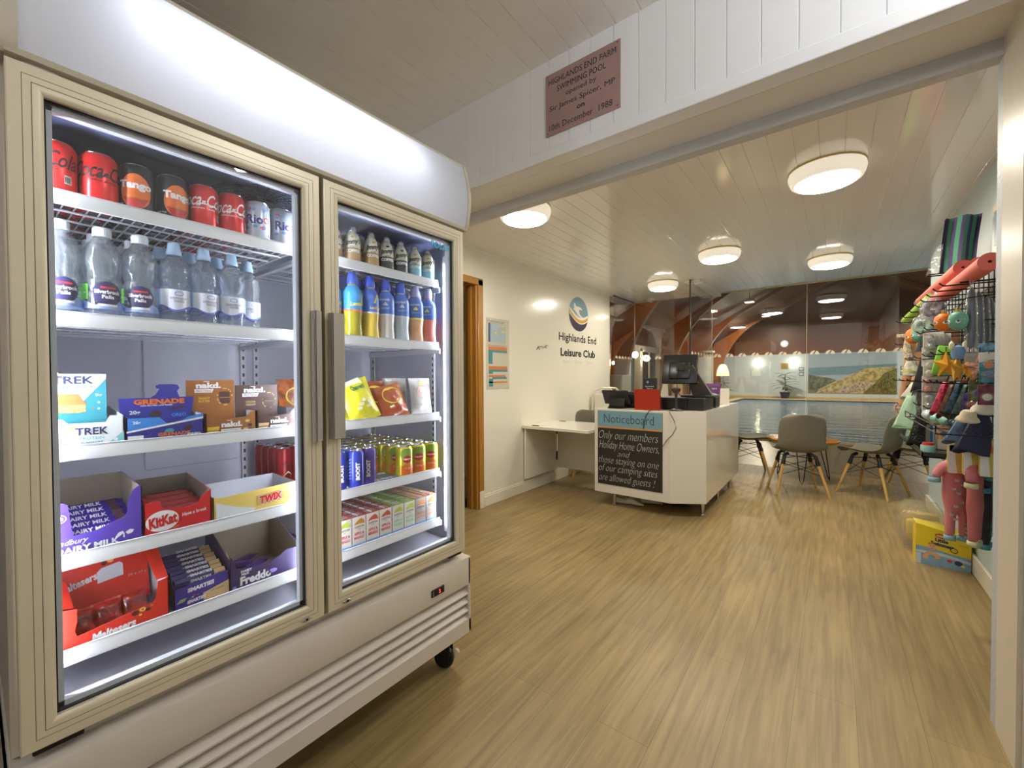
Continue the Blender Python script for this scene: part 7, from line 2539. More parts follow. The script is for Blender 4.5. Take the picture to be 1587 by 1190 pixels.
# rolled striped mat standing above the rack
t = thing('striped_mat', 'purple and green striped mat standing on top of the rack', 'mat', (0.55, 3.3, 1.77))
m = MB()
x0, x1 = 0.485, 0.622
PU = mat('stripe_purple', C(58, 46, 84), 0.7); GR = mat('stripe_green', C(62, 128, 100), 0.7)
N = 9
rowz = [1.77, 1.85, 1.93, 2.0, 2.06]
for i in range(N):
    ua, ub = i / N, (i + 1) / N
    for j in range(4):
        def PT(u, jj, dy):
            lean = 0.02 * (1 - jj / 4) ** 1.5
            return (x0 + (x1 - x0) * u - lean, 3.3 + 0.02 * math.sin(u * 9) + dy + 0.03 * math.sin(jj * 0.9), rowz[jj] + 0.0 * u)
        m.add([PT(ua, j, 0), PT(ub, j, 0), PT(ub, j + 1, 0), PT(ua, j + 1, 0)], [(0, 1, 2, 3)], PU if i % 2 == 0 else GR, True)
        m.add([PT(ua, j, 0.03), PT(ub, j, 0.03), PT(ub, j + 1, 0.03), PT(ua, j + 1, 0.03)], [(3, 2, 1, 0)], PU if i % 2 == 0 else GR, True)
    m.add([PT(ua, 4, 0), PT(ub, 4, 0), PT(ub, 4, 0.03), PT(ua, 4, 0.03)], [(0, 1, 2, 3)], PU)
m.build('fabric', t, world=True)
m = MB(); m.add([(x0 - 0.07, 3.35, 1.77), (x0 - 0.02, 3.32, 1.77), (x0 - 0.005, 3.32, 1.93), (x0 - 0.03, 3.34, 1.92)], [(0, 1, 2, 3)], clear_mat('bag_film', (0.94, 0.94, 0.92, 1), 1, 0.10, 1.5, body=0.09, bump=0.8, bscale=30)); m.build('plastic_wrap', t, world=True)
m = MB(); m.tube([(0.42, 3.30, 1.765), (XB, 3.30, 1.765)], 0.004, BLACKM, 6); m.tube([(0.42, 3.36, 1.765), (XB, 3.36, 1.765)], 0.004, BLACKM, 6); m.build('support_hook', rk, world=True)
# picture on the wall above
t = thing('wall_picture', 'blue picture in a pale frame high on the pale blue wall', 'picture', (XR, 3.1, 1.85))
m = MB(); m.box(XR - 0.02, XR - 0.001, 2.72, 3.36, 1.84, 2.10, mat('frame_pale', C(220, 205, 180), 0.4), bev=0.003); m.build('frame', t, world=True)
m = MB(); m.box(XR - 0.022, XR - 0.0202, 2.76, 3.32, 1.88, 2.06, mat('picture_blue', C(92, 140, 160), 0.4, noise=0.2)); m.build('picture', t, world=True)

FILM = MATS['bag_film']


def bagged(label, p, L, r, mm, i):
    t = thing('snorkel_bag', label, 'snorkel', p, 0, 'dark blue items in clear bags at the near end of the rack')
    m = MB(); m.lathe([(0, -L), (r * 0.7, -L + 0.01), (r, -L * 0.8), (r * 0.9, -L * 0.5), (r * 0.8, -L * 0.2), (r * 0.4, -0.04), (0, -0.03)], mm, n=14); m.build('tube', t)
    m = MB(); m.lathe([(r * 1.5, -L - 0.03), (r * 1.35, -L + 0.02), (r * 1.25, -L * 0.5), (r * 1.0, -L * 0.2), (r * 0.3, -0.035), (r * 0.5, -0.005)], FILM, n=14, T=Matrix.Diagonal((1, 1.2, 1, 1))); m.build('clear_bag', t)
    m = MB(); m.box(-r * 1.3, r * 1.3, -0.002, 0.002, -L - 0.055, -L - 0.02, mat('card_grey', C(170, 168, 158), 0.5)); m.build('header_card', t)
    return t


DKB = mat('neoprene_blue', C(30, 46, 74), 0.45, noise=0.2)
for i, (px, X) in enumerate(((1506, 0.455), (1517, 0.50), (1527, 0.545), (1535, 0.59))):
    p = at(px, 432, 'X', X)
    p.y = max(2.25, p.y)
    bagged(['bagged dark blue snorkel, the one beside the teal fish toy', 'bagged dark blue snorkel, second after the teal fish toy', 'bagged dark blue snorkel, between the second one and the jamb', 'bagged dark blue snorkel half hidden by the jamb'][i], (p.x, p.y, 1.60), 0.29, 0.015, DKB, i)
m = MB(); m.tube([(0.43, 2.62, 1.585 + 0.015), (XB, 2.62, 1.6)], 0.004, BLACKM, 6); m.build('hook', rk, world=True)


def fish(label, p, r, mm, fin, face, eye=True):
    t = thing('fish_toy', label, 'toy', p, face)
    m = MB()
    m.lathe([(0, -r), (r * 0.5, -r * 0.87), (r * 0.85, -r * 0.55), (r, 0), (r * 0.85, r * 0.55), (r * 0.5, r * 0.87), (0, r)], mm, n=20, T=Matrix.Diagonal((1.0, 0.95, 1.2, 1)))
    for k in range(10):
        a = k * 2.4
        m.lathe([(0, 0.0015), (0.004, 0)], mat('fish_fleck', C(240, 200, 120), 0.5), n=6, T=Matrix.Rotation(a, 4, 'X') @ Matrix.Translation((r * 0.5 * math.sin(k), 0, r * 0.86)))
    m.build('body', t)
    m = MB()
    m.prism([(-r * 0.9, 0), (-r * 1.7, r * 0.5), (-r * 1.8, 0.0), (-r * 1.7, -r * 0.5)], 'Y', -0.004, 0.004, fin)
    m.build('tail_fin', t)
    m = MB()
    m.prism([(-r * 0.3, r * 0.8), (-r * 0.2, r * 1.6), (r * 0.4, r * 1.5), (r * 0.4, r * 0.8)], 'Y', -0.004, 0.004, fin)
    m.build('top_fin', t)
    for s_ in (-1, 1):
        m = MB()
        T = xf((r * 0.82, 0.42 * r * s_, -r * 0.15), ry=PI / 2 * 0.8, rz=0.5 * s_)
        m.lathe([(0, 0.006), (r * 0.16, 0.004), (r * 0.24, 0.0)], INK_W, n=14, T=T)
        m.lathe([(0, 0.009), (r * 0.13, 0.0065)], mat('eye_blue', C(50, 50, 120), 0.3), n=12, T=T)
        m.build('eye', t)
    return t


FO = mat('fish_orange', C(238, 128, 30), 0.5, noise=0.06); FT = mat('fish_teal', C(110, 176, 155), 0.5, noise=0.06)
FY = mat('fin_yellow', C(225, 190, 90), 0.6)
p = at(1462, 499, 'X', 0.40); fish('big orange fish toy hanging in the upper middle of the rack', p, 0.035, FO, FY, -2.0)
p = at(1485, 497, 'X', 0.415); fish('big teal fish toy with yellow fins beside the big orange one', p, 0.034, FT, FY, -2.2)
p = at(1415, 521, 'X', 0.40); fish('small orange fish toy at the far end of the rack', p, 0.042, FO, FY, -1.9)
p = at(1425, 518, 'X', 0.42); fish('small teal fish toy behind the small orange one', p, 0.042, FT, FY, -2.1)
# loops they hang by
for (px, py, X) in ((1461, 499, 0.40), (1484, 497, 0.41), (1415, 521, 0.40), (1425, 518, 0.42)):
    p = at(px, py, 'X', X)
    m = MB(); m.tube([(p.x, p.y, p.z + 0.05), (p.x + 0.02, p.y, p.z + 0.09), (XB, p.y, p.z + 0.12)], 0.002, BLACKM, 5); m.build('hook', rk, world=True)

# goggles in blister packs: rows on hooks
SILV_ = mat('goggle_silver', C(225, 226, 222), 0.15, metal=0.9, noise=0.3, nscale=60)
BLI = clear_mat('blister', (0.90, 0.91, 0.90, 1), 1, 0.06, 1.5, body=0.12, bump=0.6, bscale=60)


def goggle(loc, lens, card, label, group):
    t = thing('goggle_pack', label, 'goggles', loc, 0, group)
    m = MB()
    for s_ in (-1, 1):
        m.lathe([(0, 0.014), (0.014, 0.010), (0.020, 0.0), (0.014, -0.006)], lens, n=12, T=xf((0.0, -0.010, 0.022 * s_), rx=PI / 2))
    m.build('goggles', t)
    m = MB(); m.box(-0.028, 0.028, -0.002, 0.0, -0.055, 0.055, card); m.build('backing_card', t)
    m = MB(); m.box(-0.025, 0.025, -0.030, -0.002, -0.045, 0.045, BLI, bev=0.008, seg=2); m.build('blister', t)
    return t


CW = mat('card_white', C(222, 218, 205), 0.5)
rows = [(530, 1436, 5, SILV_, 'silver goggle pack in the highest row of the rack', 'silver goggle packs, highest row'), (552, 1434, 6, SILV_, 'silver goggle pack in the second row of the rack', 'silver goggle packs, second row'), (572, 1436, 6, mat('goggle_cream', C(215, 205, 185), 0.3, noise=0.2, nscale=50), 'cream goggle pack in the third row of the rack', 'cream goggle packs, third row'),
        (597, 1434, 5, mat('goggle_pink', C(230, 130, 125), 0.35, noise=0.3, nscale=50), 'pink goggle pack in the row below the cream ones', 'pink goggle packs'), (622, 1434, 5, SILV_, 'silver goggle pack in the row under the pink ones', 'silver goggle packs under the pink ones')]
for (py, px, n, mm, lab, grp) in rows:
    g0 = None
    for k in range(n):
        p = at(px + 5 + 5.5 * k, py, 'X', 0.42 + 0.022 * k)
        q = (p.x, p.y - 0.0, p.z)
        if g0 is None:
            g0 = goggle(q, mm, CW, lab, grp)
        else:
            dup(g0, q)
    p = at(px + 5, py, 'X', 0.42)
    m = MB(); m.tube([(p.x - 0.03, p.y, p.z + 0.055), (XB, p.y - 0.3, p.z + 0.052)], 0.0035, BLACKM, 6); m.build('hook', rk, world=True)


def slab(name, label, cat, p, w_, h_, d_, mm, rz=0.0, tiltx=0.0, group=None, deco=None, nm='pack'):
    """Shaped soft pack facing -y, top hung at p."""
    t = thing(name, label, cat, p, rz, group)
    m = MB(); m.box(-w_ / 2, w_ / 2, -d_ / 2, d_ / 2, -h_, 0, mm, bev=min(d_, w_) * 0.3, seg=2, T=Matrix.Rotation(tiltx, 4, 'Y')); m.build(nm, t)
    if deco:
        m = MB(); s_ = plane((0, -d_ / 2, 0), (1, 0, 0), (0, 0, 1), 0.001); deco(m, s_); m.build('print', t)
    return t


def star(label, p, R_, mm, rz, group=None):
    t = thing('starfish_toy', label, 'toy', p, rz, group)
    m = MB()
    P = []
    for k in range(10):
        a = PI / 2 + PI * k / 5
        r_ = R_ if k % 2 == 0 else R_ * 0.45
        P.append((r_ * math.cos(a), r_ * 1.35 * math.sin(a)))
    n = len(P)
    vs = [(x, 0, z) for x, z in P] + [(0, -0.02, 0), (0, 0.02, 0)]
    fs = [(i, (i + 1) % n, n) for i in range(n)] + [((i + 1) % n, i, n + 1) for i in range(n)]
    m.add(vs, [f[::-1] for f in fs], mm, True)
    m.build('body', t)
    m = MB(); m.tube([(0, 0, R_ * 1.25), (0.0, 0, R_ * 1.7)], 0.002, BLACKM, 5); m.build('loop', t)
    return t


YEL2 = mat('toy_amber', C(238, 172, 40), 0.6, noise=0.1)
p = at(1466, 566, 'X', 0.41); star('amber starfish shaped toy hanging in the middle of the rack', p, 0.050, YEL2, 0.2)
p = at(1484, 572, 'X', 0.43); star('second amber starfish toy, turned away beside the first', p, 0.050, mat('toy_ochre', C(215, 160, 50), 0.6, noise=0.1), 1.0)
p = at(1518, 572, 'X', 0.47); star('coral and grey patterned star shaped swim cap near the jamb', p, 0.052, mat('coral_print', C(190, 140, 122), 0.6, noise=0.6, nscale=45), 0.1)
p = at(1502, 570, 'X', 0.47); star('amber and grey toy behind the coral patterned one', p, 0.045, YEL2, 1.2)

# blue bird-like character: plain generic blue float with pale tips
p = at(1485, 545, 'X', 0.42)
t = thing('dive_toy', 'light blue dive toy with two cream tips above the amber starfish', 'toy', p)
m = MB(); m.lathe([(0, -0.035), (0.018, -0.03), (0.024, -0.005), (0.016, 0.02), (0, 0.03)], mat('toy_blue', C(110, 150, 190), 0.5), n=14); m.build('body', t)
for s_ in (-1, 1):
    m = MB(); m.lathe([(0, -0.02), (0.008, -0.012), (0.009, 0.008), (0, 0.022)], mat('toy_cream', C(236, 228, 190), 0.5), (0.020 * s_, 0, 0.026), 10); m.build('tip', t)

def dgo(m, s_):
    m.patch([(-0.020, -0.05), (0.010, -0.05), (0.016, -0.13), (-0.014, -0.13)], s_, mat('toy_orange', C(225, 115, 50), 0.5))
    m.patch([(0.016, -0.05), (0.022, -0.05), (0.026, -0.14), (0.020, -0.14)], s_, mat('print_midblue'))
p = at(1466, 536, 'X', 0.46); slab('dive_stick_pack', 'lime green pack of orange and blue dive sticks', 'toy', p, 0.056, 0.15, 0.02, mat('toy_lime', C(135, 205, 70), 0.5), 0, 0.18, None, dgo)
# clear swim ring bags at the upper left
FX = mat('ring_mixed', C(120, 110, 128), 0.4, noise=0.6, nscale=50)
for i, (px, py, X, mm, lab) in enumerate(((1446, 478, 0.42, FX, 'grey patterned bagged arm bands under the lime noodle'), (1430, 506, 0.42, mat('ring_green', C(150, 180, 160), 0.4, noise=0.4, nscale=30), 'pale green bagged arm bands near the small fish toys'), (1438, 500, 0.46, mat('ring_violet', C(95, 80, 130), 0.4, noise=0.3), 'violet bagged arm bands between the fish toys'))):
    p = at(px, py, 'X', X)
    t = thing('arm_band_bag', lab, 'arm bands', p)
    m = MB(); m.tube([(0.030 * math.cos(a), 0.0, 0.034 * math.sin(a)) for a in [2 * PI * k / 14 for k in range(14)]], 0.017, mm, 10, closed=True); m.build('ring', t)
    m = MB(); m.lathe([(0.0, -0.062), (0.045, -0.055), (0.055, 0.0), (0.042, 0.05), (0.01, 0.075), (0.02, 0.09)], FILM, n=16, T=Matrix.Diagonal((1, 0.5, 1, 1))); m.build('clear_bag', t)
# hanging pale items at far end
p = at(1407, 545, 'X', 0.41)
t = thing('shell_toy', 'cream knitted toy hanging at the glass end of the rack', 'toy', p)
m = MB(); m.tube([(0, 0, 0.10), (-0.004, 0, 0.03), (0.004, 0, -0.04)], 0.016, mat('knit_cream', C(205, 190, 160), 0.8, noise=0.4, nscale=90), 8, r1=0.026); m.build('body', t)
m = MB(); m.box(-0.06, 0.03, -0.006, 0.006, 0.10, 0.125, mat('knit_cream'), bev=0.004); m.build('arms', t)
p = at(1412, 575, 'X', 0.43)
t = thing('cloth_roll', 'white and yellow cloth roll hanging above the mannequin', 'cloth', p)
m = MB(); m.lathe([(0, -0.04), (0.045, -0.03), (0.05, 0.0), (0.03, 0.05), (0.022, 0.10), (0, 0.11)], mat('cloth_pale', C(205, 205, 185), 0.7, noise=0.3, nscale=30, bump=0.6), n=14); m.build('cloth', t)
m = MB(); m.lathe([(0.052, -0.004), (0.0525, 0.004)], mat('print_lemon'), n=14); m.build('band', t)

# mannequin in a bikini
SKN = mat('mannequin_skin', C(196, 148, 112), 0.45, noise=0.04)
mq = thing('mannequin', 'headless skin coloured half mannequin in a dark bikini at the end of the rack', 'mannequin', (0.553, 4.22, 0.94), -1.15)


def skinned(pts, edges, name, parent, mm, root=0, sub=2):
    me = bpy.data.meshes.new(name)
    me.from_pydata([p[:3] for p in pts], edges, [])
    me.materials.append(mm)
    o = bpy.data.objects.new(name, me); COL.objects.link(o); o.parent = parent
    sm = o.modifiers.new('skin', 'SKIN')
    sm.use_smooth_shade = True
    for i, p in enumerate(pts):
        v = me.skin_vertices[0].data[i]
        v.radius = (p[3], p[4]); v.use_root = (i == root)
    s_ = o.modifiers.new('sub', 'SUBSURF'); s_.levels = 1; s_.render_levels = sub
    return o


pts = [(0, 0, 0.02, 0.145, 0.10), (0, 0, 0.12, 0.15, 0.10), (0, 0, 0.26, 0.115, 0.08), (0, 0, 0.38, 0.125, 0.085), (0, -0.01, 0.50, 0.145, 0.10), (0, 0, 0.60, 0.10, 0.07), (0, 0, 0.67, 0.05, 0.05), (0, 0, 0.74, 0.045, 0.045),
       (-0.12, 0, 0.58, 0.055, 0.055), (-0.185, 0, 0.53, 0.045, 0.045), (-0.215, 0, 0.36, 0.036, 0.038), (-0.225, -0.01, 0.27, 0.032, 0.034), (-0.235, -0.03, 0.12, 0.025, 0.026), (-0.235, -0.035, 0.05, 0.022, 0.030), (-0.235, -0.04, 0.01, 0.018, 0.034),
       (0.12, 0, 0.58, 0.055, 0.055), (0.185, 0, 0.53, 0.045, 0.045), (0.215, 0, 0.36, 0.036, 0.038), (0.225, -0.01, 0.27, 0.032, 0.034), (0.235, -0.03, 0.12, 0.025, 0.026), (0.235, -0.035, 0.05, 0.022, 0.030), (0.235, -0.04, 0.01, 0.018, 0.034)]
ed = [(0, 1), (1, 2), (2, 3), (3, 4), (4, 5), (5, 6), (6, 7), (4, 8), (8, 9), (9, 10), (10, 11), (11, 12), (12, 13), (13, 14), (4, 15), (15, 16), (16, 17), (17, 18), (18, 19), (19, 20), (20, 21)]
skinned(pts, ed, 'body', mq, SKN, 1)
m = MB()
for s_ in (-1, 1):
    for k, (dy, L_) in enumerate(((-0.03, 0.055), (-0.01, 0.065), (0.010, 0.062), (0.028, 0.05))):
        m.tube([(0.235 * s_, -0.04 + dy, 0.005), (0.232 * s_, -0.04 + dy, -0.02), (0.225 * s_, -0.04 + dy, 0.005 - L_)], 0.0075, SKN, 8, r1=0.006)
    m.tube([(0.235 * s_, -0.07, 0.04), (0.230 * s_, -0.088, 0.015), (0.228 * s_, -0.09, -0.008)], 0.008, SKN, 8)
m.build('fingers', mq)
BK = mat('bikini_dark', C(48, 50, 46), 0.6, noise=0.4, nscale=40)
m = MB()
for s_ in (-1, 1):
    vs = []; 
    for j in range(6):
        for i in range(6):
            u = (i / 5 - 0.5) * (1 - j / 6); v = j / 5
            vs.append((s_ * 0.062 + u * 0.10, -0.118 - 0.012 * math.cos(u * 6) + 0.025 * v + abs(s_ * 0.062 + u * 0.1) * 0.12, 0.425 + 0.12 * v))
    m.add(vs, [(j * 6 + i, j * 6 + i + 1, (j + 1) * 6 + i + 1, (j + 1) * 6 + i) for j in range(5) for i in range(5)], BK, True)
    m.tube([(s_ * 0.062, -0.10, 0.54), (s_ * 0.055, -0.07, 0.62), (s_ * 0.03, 0.0, 0.68)], 0.004, INK_W, 6)
m.build('bikini_top', mq)
m = MB()
vs = []
for j in range(5):
    for i in range(25):
        a = 2 * PI * i / 24
        z = 0.03 + 0.032 * j
        vs.append((0.162 * math.cos(a), 0.115 * math.sin(a), z + 0.03 * abs(math.cos(a))))
m.add(vs, [(j * 25 + i, j * 25 + i + 1, (j + 1) * 25 + i + 1, (j + 1) * 25 + i) for j in range(4) for i in range(24)], BK, True)
m.build('bikini_bottom', mq)
m = MB(); m.tube([(0.0, 0.03, 0.74), (0.04, 0.08, 0.80), (0.14, 0.22, 0.82)], 0.005, BLACKM, 6); m.build('hanger', mq)


def cloth_bag(name, label, cat, p, w_, h_, d_, mm, rz=0, flare=1.3, band=None):
    """Soft hanging fabric: narrow gathered top, flared wavy hem."""
    t = thing(name, label, cat, p, rz)
    m = MB()
    N, K = 18, 8
    vs = []
    for j in range(K + 1):
        q = j / K
        s_ = 0.35 + (flare - 0.35) * q ** 0.7
        for i in range(N):
            a = 2 * PI * i / N
            r_ = 1 + 0.10 * math.sin(3 * a + 4 * q) + 0.06 * math.sin(7 * a)
            vs.append((w_ / 2 * s_ * r_ * math.cos(a) - 0.03 * q, d_ / 2 * s_ * r_ * math.sin(a), -h_ * q + 0.012 * math.sin(2 * a) * q))
    m.add(vs, [(j * N + i, j * N + (i + 1) % N, (j + 1) * N + (i + 1) % N, (j + 1) * N + i) for j in range(K) for i in range(N)], mm, True)
    o = m.build('fabric', t)
    o.modifiers.new('thickness', 'SOLIDIFY').thickness = 0.003
    if band:
        m = MB(); m.tube([(w_ / 2 * flare * 1.02 * math.cos(a) - 0.03, d_ / 2 * flare * 1.02 * math.sin(a), -h_ + 0.006) for a in [2 * PI * k / 18 for k in range(18)]], 0.004, band, 6, closed=True); m.build('hem', t)
    m = MB(); m.tube([(0, 0, -0.005), (0.01, 0, 0.03), (0.05, 0, 0.04)], 0.003, BLACKM, 6); m.build('loop', t)
    return t


MNT = mat('mint_towelling', C(176, 212, 182), 0.9, noise=0.08, nscale=120, bump=0.4)
p = at(1412, 632, 'X', 0.40); cloth_bag('towelling_robe', 'mint green towelling garment hanging in front of the grey chair', 'robe', (0.40, 3.72, 1.07), 0.085, 0.215, 0.07, MNT, 0, 1.35, mat('mint_hem', C(130, 178, 145), 0.8))
cloth_bag('towelling_hood', 'white towelling hood just above the mint green garment', 'hood', (0.42, 3.78, 1.15), 0.06, 0.10, 0.06, mat('towel_white', C(226, 224, 208), 0.9, bump=0.4, nscale=120), 0, 1.2)
cloth_bag('net_bag', 'black net bag hanging beside the mint green garment', 'bag', (0.435, 3.58, 1.01), 0.06, 0.24, 0.05, mat('black_net', C(24, 24, 24), 0.35, noise=0.4, nscale=90, bump=0.8), 0, 1.3)
cloth_bag('swim_shorts', 'black swim shorts hanging beside the mannequin', 'shorts', (0.47, 3.75, 1.35), 0.07, 0.26, 0.05, mat('short_black', C(28, 26, 34), 0.6), 0, 1.1)
# bucket hats and navy shorts near the jamb
HAT = mat('hat_cream', C(218, 206, 178), 0.8, noise=0.2, nscale=60)


def hat(label, p, rz, mm, tilt):
    t = thing('sun_hat', label, 'hat', p, rz, None)
    m = MB()
    T = xf((0, 0, 0), rx=tilt)
    m.lathe([(0, 0.024), (0.016, 0.023), (0.022, 0.014), (0.024, 0.0), (0.032, -0.010), (0.036, -0.020)], mm, n=20, T=T)
    o = m.build('crown', t); o.modifiers.new('thickness', 'SOLIDIFY').thickness = 0.002
    m = MB(); m.lathe([(0.0245, 0.0), (0.0245, 0.006), (0.0235, 0.008)], mat('hat_band', C(120, 150, 160), 0.7), n=20, T=T); m.build('hat_band', t)
    return t


p = at(1500, 645, 'X', 0.45); hat('cream sun hat tipped down on the near part of the rack', p, 0.2, HAT, 0.25)
p = at(1525, 630, 'X', 0.50); hat('white sun hat standing upright near the jamb', p, 0.1, mat('hat_white', C(228, 222, 208), 0.8), 0.5)
NVY = mat('cloth_navy', C(46, 52, 78), 0.75, noise=0.15, nscale=30)
DNM = mat('cloth_denim', C(98, 128, 160), 0.75, noise=0.2, nscale=30)
p = at(1500, 640, 'X', 0.47); cloth_bag('swim_shorts', 'denim blue swim shorts below the cream sun hat', 'shorts', (p.x, p.y, p.z), 0.075, 0.135, 0.05, DNM, 0, 1.25)
p = at(1522, 640, 'X', 0.50); cloth_bag('swim_shorts', 'navy swim shorts beside the jamb', 'shorts', (p.x, p.y, p.z), 0.085, 0.17, 0.05, NVY, 0, 1.25)
# darker swimwear row between
cols = [('red and purple', C(190, 50, 80)), ('brown patterned', C(88, 60, 44)), ('teal and navy', C(40, 70, 90)), ('dark green patterned', C(60, 84, 72)), ('navy and rust', C(60, 44, 80)), ('orange and black', C(150, 84, 40)), ('dark violet', C(52, 40, 74))]
for i, (nm, c_) in enumerate(cols):
    p = at(1466 + 11 * i, 592 + (i % 2) * 4, 'X', 0.42 + 0.02 * i)
    cloth_bag('swimsuit', '%s swimsuit hanging in the dark middle row of the rack' % nm, 'swimsuit', p, 0.040, 0.15, 0.04, mat('swim_cloth_%d' % i, c_, 0.5, noise=0.6, nscale=55), 0, 1.1)
# clear drink bottles
for i, (px, py, c_, lab) in enumerate(((1440, 643, C(190, 205, 210), 'clear plastic bottle lying in the rack'), (1452, 648, C(140, 200, 190), 'turquoise ended bottle lying in the rack'), (1466, 652, C(120, 185, 160), 'green ended bottle lying in the rack'), (1477, 655, C(40, 60, 64), 'dark teal bottle lying in the rack'))):
    p = at(px, py, 'X', 0.41 + 0.02 * i)
    t = thing('drink_bottle', lab, 'bottle', p)
    m = MB(); m.lathe([(0, -0.05), (0.026, -0.048), (0.028, 0.03), (0.014, 0.05), (0, 0.05)], mat('bottle_tone_%d' % i, c_, 0.15), n=16, T=Matrix.Rotation(PI / 2, 4, 'X')); m.build('body', t)
    m = MB(); m.lathe([(0, 0.068), (0.013, 0.066), (0.0145, 0.05), (0, 0.05)], TIN, n=14, T=Matrix.Rotation(PI / 2, 4, 'X')); m.build('cap', t)
# books / packs on the lower tray
def stand(name, label, cat, x0, x1, y, z0, z1, d_, mm, deco=None):
    t = thing(name, label, cat, ((x0 + x1) / 2, y, z0))
    m = MB(); m.box(x0, x1, y, y + d_, z0, z1, mm, bev=0.004); m.build('pack', t, world=True)
    if deco:
        m = MB(); deco(m, plane((x0, y, z0), (1, 0, 0), (0, 0, 1), 0.001)); m.build('print', t, world=True)
    return t


PKW = mat('pack_white', C(224, 216, 206), 0.45)
def db(m, s_):
    m.rect(0.05, 0.062, 0.02, 0.15, s_, mat('print_midblue')); m.rect(0.012, 0.02, 0.02, 0.09, s_, mat('print_leafgreen'))
    m.text('BABY', s_, 0.035, 0.16, mat('print_midblue'), w=0.04, h=0.012)
stand('swim_nappy_pack', 'white pack with a blue strip standing on the lower tray', 'pack', 0.425, 0.495, 3.62, 0.743, 0.930, 0.05, PKW, db)
stand('swim_nappy_pack', 'plain pinkish white pack beside the blue striped one', 'pack', 0.505, 0.585, 3.62, 0.743, 0.92, 0.05, mat('pack_pinkish', C(214, 196, 186), 0.5))
stand('flyer_pack', 'lime green edged flyer pack at the far end of the lower tray', 'pack', 0.41, 0.44, 3.90, 0.743, 0.84, 0.03, mat('toy_lime'))
p = at(1452, 703, 'X', 0.43)
t = thing('cream_tub', 'red lidded tub with a pale teal ring on the lower tray', 'tub', (0.435, 3.38, 0.7425))
m = MB(); m.lathe([(0, 0), (0.030, 0), (0.033, 0.05), (0.030, 0.055), (0, 0.055)], mat('tub_teal', C(150, 195, 190), 0.35), n=20); m.build('tub', t)
m = MB(); m.lathe([(0.02, 0.055), (0.026, 0.056), (0.024, 0.07), (0, 0.072)], mat('tub_red', C(205, 55, 60), 0.35), n=20); m.build('lid', t)
def dy(m, s_):
    m.patch([(0.0, 0.0), (0.03, 0.0), (0.02, 0.14), (0.0, 0.14)], s_, INK_W); m.rect(0.005, 0.115, 0.10, 0.13, s_, ORG)
YP = mat('pack_yellow', C(214, 190, 92), 0.35, noise=0.15, nscale=12)
for i, (px, X) in enumerate(((1472, 0.43), (1496, 0.46), (1522, 0.50))):
    p = at(px, 676, 'X', X)
    t = stand('float_vest_bag', ['yellow bagged float vest hanging above the front pink wetsuit', 'yellow bagged float vest in the middle under the shorts', 'yellow bagged float vest beside the jamb'][i], 'bag', p.x - 0.005, p.x + 0.095, p.y, p.z - 0.17, p.z - 0.01, 0.03, YP, dy)

# wetsuits hanging under the rack
def wetsuit(label, p, rz, mm, trim, sc=1.0, pattern=True, seed=1):
    t = thing('baby_wetsuit', label, 'wetsuit', p, rz, None)
    B_ = [(0, 0, 0, 0.055, 0.032), (0, 0, -0.05, 0.092, 0.040), (0, 0, -0.16, 0.092, 0.040), (0, 0, -0.25, 0.086, 0.040), (0, 0, -0.29, 0.06, 0.036),
          (-0.034, 0, -0.34, 0.034, 0.030), (-0.038, 0, -0.44, 0.030, 0.028), (-0.036, 0, -0.52, 0.027, 0.026), (0.034, 0, -0.34, 0.034, 0.030), (0.038, 0, -0.44, 0.030, 0.028), (0.036, 0, -0.52, 0.027, 0.026),
          (-0.085, 0, -0.05, 0.036, 0.030), (-0.120, 0, -0.13, 0.031, 0.027), (0.085, 0, -0.05, 0.036, 0.030), (0.120, 0, -0.13, 0.031, 0.027)]
    B_ = [tuple(v * sc for v in q) for q in B_]
    E_ = [(0, 1), (1, 2), (2, 3), (3, 4), (4, 5), (5, 6), (6, 7), (4, 8), (8, 9), (9, 10), (1, 11), (11, 12), (1, 13), (13, 14)]
    skinned(B_, E_, 'suit', t, mm, 2)
    for (x, z, r_) in ((-0.036, -0.535, 0.030), (0.036, -0.535, 0.030), (-0.123, -0.145, 0.032), (0.123, -0.145, 0.032)):
        m = MB()
        m.lathe([(r_ * sc, -0.012 * sc), (r_ * 1.04 * sc, 0.0), (r_ * sc, 0.022 * sc)], trim, (x * sc, 0, z * sc), 14)
        m.build('cuff', t).modifiers.new('thickness', 'SOLIDIFY').thickness = 0.002
    m = MB()
    m.lathe([(0.034 * sc, 0.035 * sc), (0.040 * sc, 0.02 * sc), (0.054 * sc, 0.0)], trim, n=16)
    m.build('collar', t).modifiers.new('thickness', 'SOLIDIFY').thickness = 0.002
    if pattern:
        random.seed(seed)
        m = MB()
        for k in range(34):
            z = -0.035 - 0.0145 * k; x = random.uniform(-0.055, 0.055)
            if z < -0.32: x = random.choice((-0.036, 0.036)) + random.uniform(-0.012, 0.012)
            yy = -0.0375 if z > -0.32 else -0.031
            ss = lambda u, v, off=0: Vector(((x + u) * sc, (yy + 0.35 * (u) ** 2 * 10) * sc, (z + v) * sc))
            m.ell(0, 0, 0.013, 0.008, ss, mat('bear_white', C(228, 214, 205), 0.6) if k % 2 else mat('tree_sage', C(150, 160, 140), 0.6), n=10)
            if k % 2:
                m.ell(-0.009, 0.008, 0.004, 0.004, ss, mat('bear_white'), n=8); m.ell(0.009, 0.008, 0.004, 0.004, ss, mat('bear_white'), n=8)
        m.build('motifs', t)
    m = MB(); m.tube([(0, 0, 0.02 * sc), (0, 0, 0.07 * sc), (0.04, 0, 0.09 * sc)], 0.004, BLACKM, 6); m.build('hanger', t)
    return t


